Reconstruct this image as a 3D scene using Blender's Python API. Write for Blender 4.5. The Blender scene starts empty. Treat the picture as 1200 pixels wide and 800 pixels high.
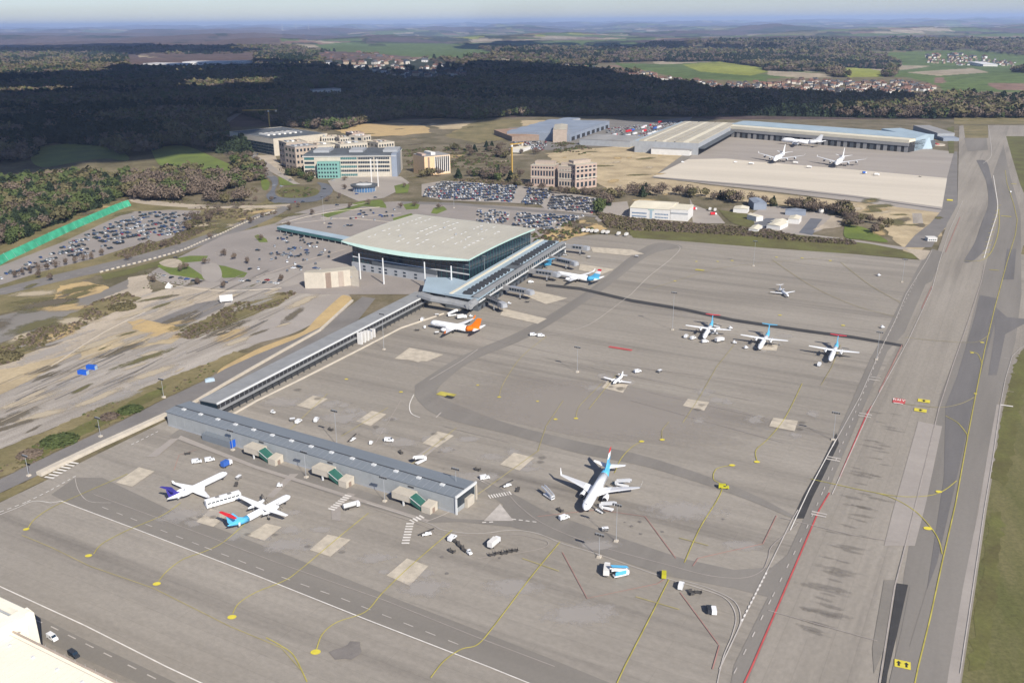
import bpy, bmesh, math, random
import numpy as np
from mathutils import Vector, Matrix
from mathutils.geometry import tessellate_polygon
random.seed(7); RNG = np.random.default_rng(7)
S = bpy.context.scene; COL = S.collection
R = math.radians
# ---------------------------------------------------------------- camera
F_PX, CAM_H, HOR_Y, HOR_SLOPE = 1075.0, 188.0, 26.0, 0.010      # focal length in px of a 1200 px wide frame
roll = math.atan(HOR_SLOPE); pitch = math.atan((400-HOR_Y)*math.cos(roll)/F_PX)
fwd = Vector((0, math.cos(pitch), -math.sin(pitch))); upv = Vector((0, math.sin(pitch), math.cos(pitch))); rgt = Vector((1, 0, 0))
cr, sr = math.cos(roll), math.sin(roll)
xa = rgt*cr - upv*sr; ya = rgt*sr + upv*cr                        # camera axes in the world
cam = bpy.data.objects.new('camera', bpy.data.cameras.new('camera')); COL.objects.link(cam)
cam.matrix_world = Matrix(((xa.x, ya.x, -fwd.x, 0), (xa.y, ya.y, -fwd.y, 0), (xa.z, ya.z, -fwd.z, CAM_H), (0, 0, 0, 1)))
cam.data.sensor_width = 36.0; cam.data.lens = 36.0*F_PX/1200.0
cam.data.clip_start = 1.0; cam.data.clip_end = 200000.0
S.camera = cam
# ---------------------------------------------------------------- light
SUN_EL, SUN_AZ = 36.0, -62.0                                      # azimuth counted from +X towards +Y
sd = Vector((math.cos(R(SUN_AZ))*math.cos(R(SUN_EL)), math.sin(R(SUN_AZ))*math.cos(R(SUN_EL)), math.sin(R(SUN_EL))))
W = bpy.data.worlds.new('World'); S.world = W; W.use_nodes = True
nt = W.node_tree; bg = nt.nodes['Background']; sky = nt.nodes.new('ShaderNodeTexSky')
sky.sky_type = 'NISHITA'; sky.sun_disc = False; sky.sun_elevation = R(SUN_EL); sky.sun_rotation = math.atan2(sd.x, sd.y)
sky.altitude = 500; sky.air_density = 1.2; sky.dust_density = 0.3; sky.ozone_density = 3.0
tint = nt.nodes.new('ShaderNodeVectorMath'); tint.operation = 'MULTIPLY'; tint.inputs[1].default_value = (0.68, 0.78, 1.08)
nt.links.new(sky.outputs[0], tint.inputs[0]); nt.links.new(tint.outputs[0], bg.inputs[0]); bg.inputs[1].default_value = 0.09
sl = bpy.data.lights.new('sun', 'SUN'); sl.energy = 5.0; sl.angle = R(0.5); sl.color = (1.0, 0.945, 0.86)
sun = bpy.data.objects.new('sun', sl); COL.objects.link(sun); sun.rotation_euler = sd.to_track_quat('Z', 'Y').to_euler(); sun.location = (0, 0, 500)
S.view_settings.view_transform = 'Standard'; S.view_settings.look = 'None'; S.view_settings.gamma = 1.0
S.view_settings.exposure = 0.42
S.cycles.use_denoising = True
S.cycles.max_bounces = 5; S.cycles.diffuse_bounces = 2; S.cycles.glossy_bounces = 2; S.cycles.transmission_bounces = 2
S.cycles.volume_bounces = 0; S.cycles.transparent_max_bounces = 16
# ---------------------------------------------------------------- picture <-> ground
def ray(px, py):
    return (fwd*F_PX + xa*(px-600) + ya*(400-py))
def P(px, py, z=0.0):
    d = ray(px, py); t = (z-CAM_H)/d.z
    return Vector((d.x*t, d.y*t, z))
def hgt(base, top, z0=0.0):                                       # height of a vertical seen from base pixel to top pixel
    B = P(base[0], base[1], z0); d = ray(*top)
    t = (B.x*d.x+B.y*d.y)/(d.x*d.x+d.y*d.y)
    return CAM_H+t*d.z-z0
U = Vector((math.cos(R(61.0)), math.sin(R(61.0)), 0)); V = Vector((math.cos(R(-29.0)), math.sin(R(-29.0)), 0))   # airfield axes
# ---------------------------------------------------------------- noise in numpy
def _h(ix, iy, s):
    n = (ix*374761393 + iy*668265263 + s*1442695041) & 0xFFFFFFFF
    n = ((n ^ (n >> 13))*1274126177) & 0xFFFFFFFF
    return ((n ^ (n >> 16)) & 0xFFFF)/65535.0
def vnoise(x, y, s=0):
    x = np.asarray(x, dtype=float); y = np.asarray(y, dtype=float)
    ix = np.floor(x).astype(np.int64); iy = np.floor(y).astype(np.int64); fx = x-ix; fy = y-iy
    fx = fx*fx*(3-2*fx); fy = fy*fy*(3-2*fy)
    a = _h(ix, iy, s); b = _h(ix+1, iy, s); c = _h(ix, iy+1, s); d = _h(ix+1, iy+1, s)
    return (a*(1-fx)+b*fx)*(1-fy)+(c*(1-fx)+d*fx)*fy
def fbm(x, y, s=0, o=4):
    v = 0; a = 0.5; t = 0
    for k in range(o):
        v = v+a*vnoise(x, y, s+k); t += a; a *= 0.5; x = x*2.03+17.1; y = y*2.03+3.7
    return v/t
def smooth(a, b, x):
    t = np.clip((x-a)/(b-a), 0, 1); return t*t*(3-2*t)
def H(x, y):                                                      # height of the land
    x = np.asarray(x, dtype=float); y = np.asarray(y, dtype=float); r = np.hypot(x, y)
    a = 46*smooth(2300, 5000, r)+80*smooth(5500, 16000, r)+110*smooth(16000, 50000, r)
    return -0.35 + a*(fbm(x/2100+9, y/2100+4, 11, 4)*2-0.95) - 12*smooth(3500, 6000, r)+45*smooth(15000, 60000, r)
def PT(px, py):                                                   # pixel to a point on the land
    d = ray(px, py).normalized(); t = 300.0; z0 = None
    for k in range(700):
        x, y, z = d.x*t, d.y*t, CAM_H+d.z*t
        if z < float(H(x, y)): break
        t *= 1.008
    return Vector((x, y, float(H(x, y))))
def inpoly(px, py, pts):
    px = np.asarray(px); py = np.asarray(py); c = np.zeros(px.shape, bool); n = len(pts)
    for i in range(n):
        x1, y1 = pts[i]; x2, y2 = pts[(i+1) % n]
        if y1 == y2: continue
        m = ((y1 > py) != (y2 > py)) & (px < (x2-x1)*(py-y1)/(y2-y1)+x1); c ^= m
    return c
def project(x, y, z):                                             # world to picture, vectorised
    dx, dy, dz = x, y, z-CAM_H
    w = dx*fwd.x+dy*fwd.y+dz*fwd.z
    a = dx*xa.x+dy*xa.y+dz*xa.z; b = dx*ya.x+dy*ya.y+dz*ya.z
    w = np.where(w < 1, 1, w)
    return 600+F_PX*a/w, 400-F_PX*b/w
# ---------------------------------------------------------------- materials
MATS = {}
def mat(name, col, rough=0.85, var=0.0, scale=0.05, col2=None, bump=0.0, metal=0.0, spec=0.3, stretch=None, fine=0.0, coat=0.0):
    if name in MATS: return MATS[name]
    m = bpy.data.materials.new(name); m.use_nodes = True; N = m.node_tree.nodes; L = m.node_tree.links
    b = N['Principled BSDF']; b.inputs['Roughness'].default_value = rough; b.inputs['Metallic'].default_value = metal
    b.inputs['Specular IOR Level'].default_value = spec; b.inputs['Coat Weight'].default_value = coat
    b.inputs['Base Color'].default_value = (*col, 1)
    if var > 0 or col2 is not None:
        g = N.new('ShaderNodeNewGeometry'); mp = N.new('ShaderNodeMapping'); L.new(g.outputs['Position'], mp.inputs[0])
        mp.vector_type = 'TEXTURE'
        if stretch: mp.inputs['Rotation'].default_value = (0, 0, R(stretch[0])); mp.inputs['Scale'].default_value = (stretch[1], 1, 1)
        n1 = N.new('ShaderNodeTexNoise'); n1.inputs['Scale'].default_value = scale; n1.inputs['Detail'].default_value = 6; n1.inputs['Roughness'].default_value = 0.62
        L.new(mp.outputs[0], n1.inputs['Vector'])
        rp = N.new('ShaderNodeValToRGB'); e = rp.color_ramp.elements
        c2 = col2 or tuple(c*(1-var) for c in col); c1 = col if col2 else tuple(min(1, c*(1+var)) for c in col)
        e[0].position = 0.36; e[0].color = (*c2, 1); e[1].position = 0.64; e[1].color = (*c1, 1)
        L.new(n1.outputs['Fac'], rp.inputs[0]); out = rp.outputs[0]
        if fine > 0:
            n2 = N.new('ShaderNodeTexNoise'); n2.inputs['Scale'].default_value = scale*14; n2.inputs['Detail'].default_value = 5; n2.inputs['Roughness'].default_value = 0.7
            L.new(g.outputs['Position'], n2.inputs['Vector'])
            r2 = N.new('ShaderNodeMapRange'); r2.inputs[1].default_value = 0.3; r2.inputs[2].default_value = 0.7
            r2.inputs[3].default_value = 1-fine; r2.inputs[4].default_value = 1+fine; L.new(n2.outputs['Fac'], r2.inputs[0])
            mx = N.new('ShaderNodeVectorMath'); mx.operation = 'SCALE'; L.new(out, mx.inputs[0]); L.new(r2.outputs[0], mx.inputs['Scale']); out = mx.outputs[0]
        L.new(out, b.inputs['Base Color'])
        if bump > 0:
            bp = N.new('ShaderNodeBump'); bp.inputs['Distance'].default_value = bump; bp.inputs['Strength'].default_value = 0.6
            L.new(n1.outputs['Fac'], bp.inputs['Height']); L.new(bp.outputs[0], b.inputs['Normal'])
    MATS[name] = m; return m
def apron_mat(name, base, light, dark, ang):
    """old asphalt laid in lanes: broad patches, long streaks along the lanes, fine grain, faint lane joints"""
    m = bpy.data.materials.new(name); m.use_nodes = True; N = m.node_tree.nodes; L = m.node_tree.links
    b = N['Principled BSDF']; b.inputs['Roughness'].default_value = 0.8; b.inputs['Specular IOR Level'].default_value = 0.25
    g = N.new('ShaderNodeNewGeometry')
    def noise(sc, stretch=None, det=5, rg=0.6):
        mp = N.new('ShaderNodeMapping'); mp.vector_type = 'TEXTURE'; L.new(g.outputs['Position'], mp.inputs[0])
        mp.inputs['Rotation'].default_value = (0, 0, R(ang))
        if stretch: mp.inputs['Scale'].default_value = (stretch, 1, 1)
        n = N.new('ShaderNodeTexNoise'); n.inputs['Scale'].default_value = sc; n.inputs['Detail'].default_value = det; n.inputs['Roughness'].default_value = rg
        L.new(mp.outputs[0], n.inputs['Vector']); return n.outputs['Fac']
    def mixc(f, c1, c2, lo, hi):
        rg = N.new('ShaderNodeMapRange'); rg.inputs[1].default_value = lo; rg.inputs[2].default_value = hi; L.new(f, rg.inputs[0])
        mx = N.new('ShaderNodeMix'); mx.data_type = 'RGBA'; L.new(rg.outputs[0], mx.inputs['Factor'])
        for c, i in ((c1, 6), (c2, 7)):
            if isinstance(c, tuple): mx.inputs[i].default_value = (*c, 1)
            else: L.new(c, mx.inputs[i])
        return mx.outputs[2]
    c = mixc(noise(0.012, 2.5), base, light, 0.42, 0.68)
    c = mixc(noise(0.05, 22.0, 4, 0.7), c, dark, 0.50, 0.76)
    c = mixc(noise(0.008, 5.0, 6, 0.72), c, dark, 0.56, 0.74)
    def gain(f, lo, hi, c):
        rg = N.new('ShaderNodeMapRange'); rg.inputs[1].default_value = 0.25; rg.inputs[2].default_value = 0.75; rg.inputs[3].default_value = lo; rg.inputs[4].default_value = hi; L.new(f, rg.inputs[0])
        v = N.new('ShaderNodeVectorMath'); v.operation = 'SCALE'; L.new(c, v.inputs[0]); L.new(rg.outputs[0], v.inputs['Scale']); return v.outputs[0]
    c = gain(noise(0.6, 1.5, 4, 0.7), 0.88, 1.12, c)
    c = gain(noise(0.22, 40.0, 2, 0.5), 0.93, 1.07, c)
    mp = N.new('ShaderNodeMapping'); mp.vector_type = 'TEXTURE'; mp.inputs['Rotation'].default_value = (0, 0, R(ang)); L.new(g.outputs['Position'], mp.inputs[0])
    bk = N.new('ShaderNodeTexBrick'); bk.inputs['Scale'].default_value = 1.0; bk.inputs['Brick Width'].default_value = 75.0; bk.inputs['Row Height'].default_value = 7.5; bk.inputs['Mortar Size'].default_value = 0.14; bk.inputs['Mortar Smooth'].default_value = 0.6
    bk.inputs['Color1'].default_value = (1, 1, 1, 1); bk.inputs['Color2'].default_value = (0.975, 0.975, 0.975, 1); bk.inputs['Mortar'].default_value = (0.87, 0.865, 0.86, 1); L.new(mp.outputs[0], bk.inputs['Vector'])
    vm = N.new('ShaderNodeVectorMath'); vm.operation = 'MULTIPLY'; L.new(c, vm.inputs[0]); L.new(bk.outputs['Color'], vm.inputs[1]); c = vm.outputs[0]
    L.new(c, b.inputs['Base Color']); MATS[name] = m; return m
mat('asphalt', (0.17, 0.155, 0.14), var=0.10, scale=0.03, fine=0.05)
apron_mat('apron_asphalt', (0.266, 0.237, 0.197), (0.325, 0.291, 0.244), (0.176, 0.157, 0.133), -29.0)
apron_mat('taxiway_asphalt', (0.270, 0.240, 0.198), (0.315, 0.281, 0.236), (0.183, 0.163, 0.138), 61.0)
mat('dark_asphalt', (0.150, 0.140, 0.132), var=0.14, scale=0.05, fine=0.06, stretch=(61, 8))
mat('mid_asphalt', (0.205, 0.186, 0.161), var=0.10, scale=0.05, fine=0.05, stretch=(61, 10))
mat('lane_asphalt', (0.206, 0.186, 0.158), var=0.09, scale=0.05, fine=0.05, stretch=(-29, 10))
mat('road_asphalt', (0.19, 0.175, 0.16), var=0.10, scale=0.04, fine=0.06)
mat('black_asphalt', (0.05, 0.048, 0.047), var=0.15, scale=0.1, fine=0.1)
mat('blue_asphalt', (0.13, 0.135, 0.15), var=0.1, scale=0.05)
mat('soot', (0.185, 0.166, 0.148), var=0.12, scale=0.08, fine=0.1)
mat('carpark_asphalt', (0.27, 0.24, 0.215), var=0.08, scale=0.03, fine=0.05)
mat('pale_tarmac', (0.32, 0.285, 0.25), var=0.08, scale=0.03, fine=0.05, stretch=(-29, 8))
mat('concrete', (0.47, 0.41, 0.32), var=0.14, scale=0.25, fine=0.12)
mat('cargo_concrete', (0.56, 0.50, 0.41), var=0.07, scale=0.02, fine=0.04, stretch=(-25, 8))
mat('kerb_concrete', (0.52, 0.46, 0.37), var=0.08, scale=0.3, fine=0.08)
mat('sand', (0.50, 0.40, 0.25), scale=0.03, col2=(0.33, 0.26, 0.16), fine=0.15, bump=1.0)
mat('yellow_sand', (0.50, 0.36, 0.17), scale=0.06, col2=(0.40, 0.29, 0.15), fine=0.12, bump=0.6)
mat('pale_soil', (0.47, 0.395, 0.30), scale=0.05, col2=(0.33, 0.28, 0.215), fine=0.2, stretch=(62, 3))
mat('gravel', (0.41, 0.365, 0.31), scale=0.09, col2=(0.245, 0.215, 0.18), fine=0.25, stretch=(62, 9))
mat('grass', (0.135, 0.135, 0.042), scale=0.04, col2=(0.10, 0.088, 0.034), fine=0.18, bump=0.3)
mat('bright_grass', (0.15, 0.19, 0.035), scale=0.03, col2=(0.105, 0.135, 0.03), fine=0.15)
mat('olive_grass', (0.17, 0.148, 0.068), scale=0.05, col2=(0.105, 0.105, 0.035), fine=0.25, stretch=(75, 4))
mat('dry_grass', (0.235, 0.19, 0.095), scale=0.03, col2=(0.135, 0.118, 0.05), fine=0.2, bump=0.3)
mat('scrub_soil', (0.20, 0.165, 0.11), scale=0.025, col2=(0.105, 0.09, 0.045), fine=0.25, bump=0.5)
mat('wood_floor', (0.085, 0.065, 0.045), scale=0.05, col2=(0.05, 0.045, 0.028), fine=0.2)
mat('white_paint', (0.66, 0.62, 0.56), var=0.10, scale=0.3)
mat('worn_white_paint', (0.44, 0.40, 0.355), var=0.14, scale=0.2)
mat('faint_white_paint', (0.34, 0.30, 0.265), var=0.12, scale=0.2)
mat('yellow_paint', (0.42, 0.36, 0.075), var=0.20, scale=0.15)
mat('bright_yellow_paint', (0.62, 0.52, 0.06), var=0.08, scale=0.3)
mat('faint_yellow_paint', (0.34, 0.29, 0.13), var=0.15, scale=0.15)
mat('red_paint', (0.46, 0.085, 0.08), var=0.12, scale=0.2)
mat('faint_red_paint', (0.36, 0.20, 0.165), var=0.12, scale=0.2)
mat('black_paint', (0.03, 0.03, 0.03))
def soft_mat(name, col, strength=0.8, rings=0.35):
    m = bpy.data.materials.new(name); m.use_nodes = True; N = m.node_tree.nodes; L = m.node_tree.links; b = N['Principled BSDF']; b.inputs['Roughness'].default_value = .85; b.inputs['Base Color'].default_value = (*col, 1); b.inputs['Specular IOR Level'].default_value = .2
    tc = N.new('ShaderNodeTexCoord'); vm = N.new('ShaderNodeVectorMath'); vm.operation = 'SUBTRACT'; vm.inputs[1].default_value = (.5, .5, 0); L.new(tc.outputs['Generated'], vm.inputs[0]); mu = N.new('ShaderNodeVectorMath'); mu.operation = 'MULTIPLY'; mu.inputs[1].default_value = (1, 1, 0); L.new(vm.outputs[0], mu.inputs[0]); ln = N.new('ShaderNodeVectorMath'); ln.operation = 'LENGTH'; L.new(mu.outputs[0], ln.inputs[0])
    g = N.new('ShaderNodeNewGeometry'); n = N.new('ShaderNodeTexNoise'); n.inputs['Scale'].default_value = .18; n.inputs['Detail'].default_value = 6; n.inputs['Roughness'].default_value = .7; L.new(g.outputs['Position'], n.inputs['Vector'])
    a = N.new('ShaderNodeMath'); a.operation = 'MULTIPLY_ADD'; L.new(n.outputs['Fac'], a.inputs[0]); a.inputs[1].default_value = rings; L.new(ln.outputs['Value'], a.inputs[2])
    r = N.new('ShaderNodeMapRange'); r.inputs[1].default_value = .22+rings*.5; r.inputs[2].default_value = .46+rings*.45; r.inputs[3].default_value = strength; r.inputs[4].default_value = 0; L.new(a.outputs[0], r.inputs[0]); L.new(r.outputs[0], b.inputs['Alpha']); MATS[name] = m
soft_mat('worn_soft', (0.43, 0.395, 0.355), .55, .9); soft_mat('band_soft', (0.35, 0.312, 0.27), .55, .3); soft_mat('stain_soft', (0.13, 0.118, 0.107), .30, .8); soft_mat('skid_soft', (0.12, 0.108, 0.098), .22, 1.1)
soft_mat('soil_soft', (0.50, 0.42, 0.30), .8, .6); soft_mat('dark_soil_soft', (0.16, 0.135, 0.095), .75, .7); soft_mat('ochre_soft', (0.50, 0.37, 0.19), .8, .6); soft_mat('grass_soft', (0.15, 0.135, 0.06), .8, .7)
# ---------------------------------------------------------------- objects
def tag(o, label=None, cat=None, group=None, kind=None):
    if label: o['label'] = label
    if cat: o['category'] = cat
    if group: o['group'] = group
    if kind: o['kind'] = kind
    return o
def empty(name, loc=(0, 0, 0), rz=0.0, label=None, cat=None, group=None, kind=None, parent=None):
    o = bpy.data.objects.new(name, None); COL.objects.link(o); o.location = loc; o.rotation_euler = (0, 0, rz); o.empty_display_size = 0.5
    if parent: o.parent = parent
    return tag(o, label, cat, group, kind)
def link_mesh(name, me, parent=None, loc=None, rz=None, scale=None):
    o = bpy.data.objects.new(name, me); COL.objects.link(o)
    if parent: o.parent = parent
    if loc is not None: o.location = loc
    if rz is not None: o.rotation_euler = (0, 0, rz)
    if scale is not None: o.scale = scale if hasattr(scale, '__len__') else (scale,)*3
    return o
class MB:
    """collects simple solids into one mesh"""
    def __init__(s): s.v = []; s.f = []; s.m = []; s.mats = []
    def mi(s, m):
        if isinstance(m, str): m = MATS[m]
        if m not in s.mats: s.mats.append(m)
        return s.mats.index(m)
    def add(s, vs, fs, m):
        b = len(s.v); i = s.mi(m); s.v += [tuple(v) for v in vs]
        for f in fs: s.f.append([b+k for k in f]); s.m.append(i)
        return s
    def box(s, x0, x1, y0, y1, z0, z1, m):
        return s.add([(x0, y0, z0), (x1, y0, z0), (x1, y1, z0), (x0, y1, z0), (x0, y0, z1), (x1, y0, z1), (x1, y1, z1), (x0, y1, z1)],
                     [(3, 2, 1, 0), (4, 5, 6, 7), (0, 1, 5, 4), (1, 2, 6, 5), (2, 3, 7, 6), (3, 0, 4, 7)], m)
    def prism(s, pts, z0, z1, m, mside=None):
        n = len(pts)
        if sum(pts[i][0]*pts[(i+1) % n][1]-pts[(i+1) % n][0]*pts[i][1] for i in range(n)) < 0: pts = pts[::-1]
        zz0 = z0 if hasattr(z0, '__len__') else [z0]*n; zz1 = z1 if hasattr(z1, '__len__') else [z1]*n
        vs = [(p[0], p[1], zz0[i]) for i, p in enumerate(pts)]+[(p[0], p[1], zz1[i]) for i, p in enumerate(pts)]
        tri = tessellate_polygon([[Vector((p[0], p[1], 0)) for p in pts]])
        top = []; bot = []
        for t in tri:
            a, b, c = (pts[k] for k in t)
            if (b[0]-a[0])*(c[1]-a[1])-(b[1]-a[1])*(c[0]-a[0]) < 0: t = (t[0], t[2], t[1])
            top.append([k+n for k in t]); bot.append([t[2], t[1], t[0]])
        s.add(vs, top+bot, m)
        b = len(s.v)-2*n; i = s.mi(mside or m)
        for k in range(n): s.f.append([b+k, b+(k+1) % n, b+n+(k+1) % n, b+n+k]); s.m.append(i)
        return s
    def tube(s, a, b, r0, r1, m, n=6, cap=True):
        a = Vector(a); b = Vector(b); d = (b-a).normalized(); q = d.orthogonal().normalized(); w = d.cross(q)
        vs = []
        for c, r in ((a, r0), (b, r1)):
            for k in range(n):
                t = 2*math.pi*k/n; vs.append(c+q*(r*math.cos(t))+w*(r*math.sin(t)))
        fs = [(k, (k+1) % n, n+(k+1) % n, n+k) for k in range(n)]
        if cap: fs += [tuple(range(n-1, -1, -1)), tuple(range(n, 2*n))]
        return s.add(vs, fs, m)
    def quad(s, a, b, c, d, m): return s.add([a, b, c, d], [(0, 1, 2, 3)], m)
    def loft(s, rings, m, caps=True, ms=None):
        n = len(rings[0]); b = len(s.v)
        for r in rings: s.v += [tuple(p) for p in r]
        for j in range(len(rings)-1):
            i = s.mi(ms[j] if ms else m)
            for k in range(n): s.f.append([b+j*n+k, b+j*n+(k+1) % n, b+(j+1)*n+(k+1) % n, b+(j+1)*n+k]); s.m.append(i)
        if caps:
            s.f.append([b+k for k in range(n)][::-1]); s.m.append(s.mi(ms[0] if ms else m))
            s.f.append([b+(len(rings)-1)*n+k for k in range(n)]); s.m.append(s.mi(ms[-1] if ms else m))
        return s
    def mesh(s, name, smooth=False):
        me = bpy.data.meshes.new(name); me.from_pydata(s.v, [], s.f)
        for m in s.mats: me.materials.append(m)
        me.polygons.foreach_set('material_index', s.m)
        if smooth: me.polygons.foreach_set('use_smooth', [True]*len(s.f))
        me.update()
        bm = bmesh.new(); bm.from_mesh(me); bmesh.ops.recalc_face_normals(bm, faces=bm.faces); bm.to_mesh(me); bm.free()
        return me
    def build(s, name, parent=None, smooth=False, loc=None, rz=None):
        return link_mesh(name, s.mesh(name, smooth), parent, loc, rz)
def crom(pts, k=6):
    out = []; n = len(pts)
    for i in range(n-1):
        p0, p1, p2, p3 = pts[max(i-1, 0)], pts[i], pts[i+1], pts[min(i+2, n-1)]
        for j in range(k):
            t = j/k
            out.append(tuple(0.5*((2*p1[a])+(-p0[a]+p2[a])*t+(2*p0[a]-5*p1[a]+4*p2[a]-p3[a])*t*t+(-p0[a]+3*p1[a]-3*p2[a]+p3[a])*t**3) for a in (0, 1)))
    out.append(tuple(pts[-1])); return out
ZC = [0]
def sheet(name, m, px, z, parent=None, kind='structure', curve=False, wob=0.0, label=None):
    """a flat piece of ground laid on the airfield"""
    ZC[0] = (ZC[0]+1) % 40; z += ZC[0]*0.0012                    # no two pieces share a plane
    if curve: px = crom(list(px)+[px[0]], 5)[:-1]
    pts = [P(x, y, 0) for x, y in px]
    if wob:
        q = []
        for i, a in enumerate(pts):
            b = pts[(i+1) % len(pts)]; n = max(1, min(24, int((b-a).length/(wob*3))))
            for k in range(n):
                p = a.lerp(b, k/n); q.append(p+Vector((random.uniform(-wob, wob), random.uniform(-wob, wob), 0)))
        pts = q
    me = bpy.data.meshes.new(name); tri = tessellate_polygon([pts])
    fs = []
    for t in tri:
        a, b, c = (pts[k] for k in t)
        fs.append(t if (b-a).cross(c-a).z > 0 else (t[0], t[2], t[1]))
    me.from_pydata([(p.x, p.y, z) for p in pts], [], fs); me.materials.append(MATS[m]); me.update()
    o = link_mesh(name, me, parent)
    if kind and not parent: tag(o, kind=kind)
    if label: o['label'] = label
    return o
def ribbon_pts(c, w):
    L_ = []; R_ = []
    for i, p in enumerate(c):
        a = c[max(i-1, 0)]; b = c[min(i+1, len(c)-1)]; d = (b-a); d.z = 0; d.normalize(); n = Vector((-d.y, d.x, 0))
        L_.append(p+n*(w/2)); R_.append(p-n*(w/2))
    return L_, R_
def line(name, m, px, w, z, parent=None, curve=False, dash=None, kind=None, h=0.0, world=None):
    """a painted line (or a low kerb when h > 0) along picture points"""
    ZC[0] = (ZC[0]+1) % 40; z += ZC[0]*0.0009
    c = world or [P(x, y, 0) for x, y in (crom(px, 6) if curve else px)]
    segs = [c]
    if dash:
        dl, gp = dash; segs = []
        for i in range(len(c)-1):
            a, b = c[i], c[i+1]; L_ = (b-a).length; t = 0
            while t+dl < L_:
                segs.append([a.lerp(b, t/L_), a.lerp(b, (t+dl)/L_)]); t += dl+gp
    mb = MB(); 
    for s_ in segs:
        A, B = ribbon_pts(s_, w); n = len(A)
        if h > 0:
            rings = [[(A[i].x, A[i].y, z-0.2), (A[i].x, A[i].y, z+h), (B[i].x, B[i].y, z+h), (B[i].x, B[i].y, z-0.2)] for i in range(n)]
            mb.loft(rings, m)
        else:
            mb.add([(p.x, p.y, z) for p in A]+[(p.x, p.y, z) for p in B], [(i, n+i, n+i+1, i+1) for i in range(n-1)], m)
    o = mb.build(name, parent)
    if dash and len(segs) > 1: o['kind'] = 'stuff'
    if kind: o['kind'] = kind
    elif not parent: o['kind'] = 'structure'
    return o
# ================================================================= LAND
F_MAIN = [(-200,99),(0,98),(130,93),(170,81),(300,73),(420,72),(560,72),(610,78),(700,87),(750,96),(825,109),(900,113),(960,114),(1050,117),(1100,118),(1200,117),(1400,116),
          (1400,140),(1150,139),(1060,139),(860,135),(800,137),(600,136),(560,141),(480,138),(430,145),(400,153),(330,149),(300,139),(276,132),(262,140),(258,150),(266,162),(292,182),
          (262,180),(225,172),(190,172),(176,180),(150,184),(120,172),(60,167),(42,176),(30,190),(-200,200)]
F_FAR = [(-200,50),(0,52),(150,47),(280,52),(330,60),(420,67),(560,73),(420,73),(300,74),(170,82),(130,94),(0,99),(-200,100)]
F_BROWN = [(-200,200),(0,192),(28,200),(60,190),(105,182),(140,192),(150,200),(195,196),(235,205),(262,212),(284,203),(296,188),(308,212),(306,226),(298,239),(240,238),(196,236),(160,236),(152,228),(143,213),(112,210),(60,214),(0,222),(-200,240)]
F_CONIF = [(-200,238),(0,223),(60,214),(112,212),(140,216),(146,229),(112,244),(78,258),(40,276),(0,289),(-200,350)]
F_STREET = [(700,233),(738,229),(745,226),(810,226),(870,236),(900,238),(990,244),(1040,262),(1040,276),(1015,276),(985,262),(960,250),(890,243),(868,250),(850,246),(830,240),(806,236),(806,231),(736,232),(710,250)]
GREEN_COVER = [  # land cover of the far country, read off the photograph: (kind, picture polygon)
 (2,[(370,53),(400,50),(470,49),(520,52),(560,58),(600,60),(600,66),(520,69),(430,66),(380,60)]),
 (2,[(560,52),(640,48),(700,47),(740,50),(770,56),(740,58),(640,56)]),
 (2,[(720,74),(800,76),(880,86),(960,90),(960,95),(880,98),(800,92),(740,84)]),
 (5,[(800,76),(850,72),(880,75),(900,84),(880,89),(820,84)]),
 (5,[(984,80),(1010,79),(1036,84),(1036,92),(1000,92),(984,87)]),
 (2,[(1048,84),(1090,78),(1200,80),(1400,82),(1400,104),(1200,103),(1130,110),(1060,106),(1090,100),(1048,94)]),
 (4,[(1155,98),(1400,98),(1400,107),(1170,106)]),(4,[(1095,91),(1106,91),(1108,97),(1096,98)]),
 (3,[(1060,85),(1140,80),(1160,85),(1100,89)]),
 (3,[(900,83),(960,86),(985,92),(940,92),(900,88)]),(3,[(820,50),(860,51),(885,57),(870,57),(830,53)]),(3,[(0,78),(40,80),(100,90),(60,96),(0,95)]),
 (1,[(900,61),(1000,61),(1060,72),(1050,82),(985,79),(985,86),(900,80),(840,72),(780,70),(820,62)]),
 (0,[(560,58),(700,58),(800,62),(780,72),(700,74),(620,70)]),
 (1,[(1140,55),(1200,48),(1400,46),(1400,70),(1200,68),(1150,62)]),
 (2,[(1020,62),(1140,60),(1200,66),(1400,70),(1400,80),(1200,80),(1060,77)]),
 (3,[(160,66),(185,64),(186,70),(165,70)]),
 (7,[(900,92),(1060,90),(1100,100),(1110,112),(1000,114),(900,113)]),(7,[(700,76),(750,82),(800,92),(905,96),(905,113),(815,108),(745,95),(690,86)]),(7,[(372,66),(470,70),(540,82),(540,93),(480,94),(430,84),(390,78)]),
 (2,[(0,76),(110,74),(140,80),(60,86),(0,86)]),
 (0,[(-200,46),(0,48),(280,47),(330,54),(380,62),(500,70),(360,74),(200,72),(150,64),(110,73),(0,75),(-200,76)]),
]
CCOL = np.array([(0.125,0.090,0.075),(0.100,0.074,0.070),(0.105,0.140,0.048),(0.34,0.28,0.19),(0.21,0.135,0.10),(0.24,0.25,0.055),(0.045,0.052,0.034),(0.160,0.135,0.080)])
def cell(x, y, size, s):
    gx, gy = x/size, y/size; ix, iy = np.floor(gx).astype(np.int64), np.floor(gy).astype(np.int64); best = np.full(x.shape, 1e9); val = np.zeros(x.shape)
    for i in (-1, 0, 1):
        for j in (-1, 0, 1):
            cx = ix+i+_h(ix+i, iy+j, s); cy = iy+j+_h(ix+i, iy+j, s+5); d = (gx-cx)**2+(gy-cy)**2
            m = d < best; best = np.where(m, d, best); val = np.where(m, _h(ix+i, iy+j, s+9), val)
    return val
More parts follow.
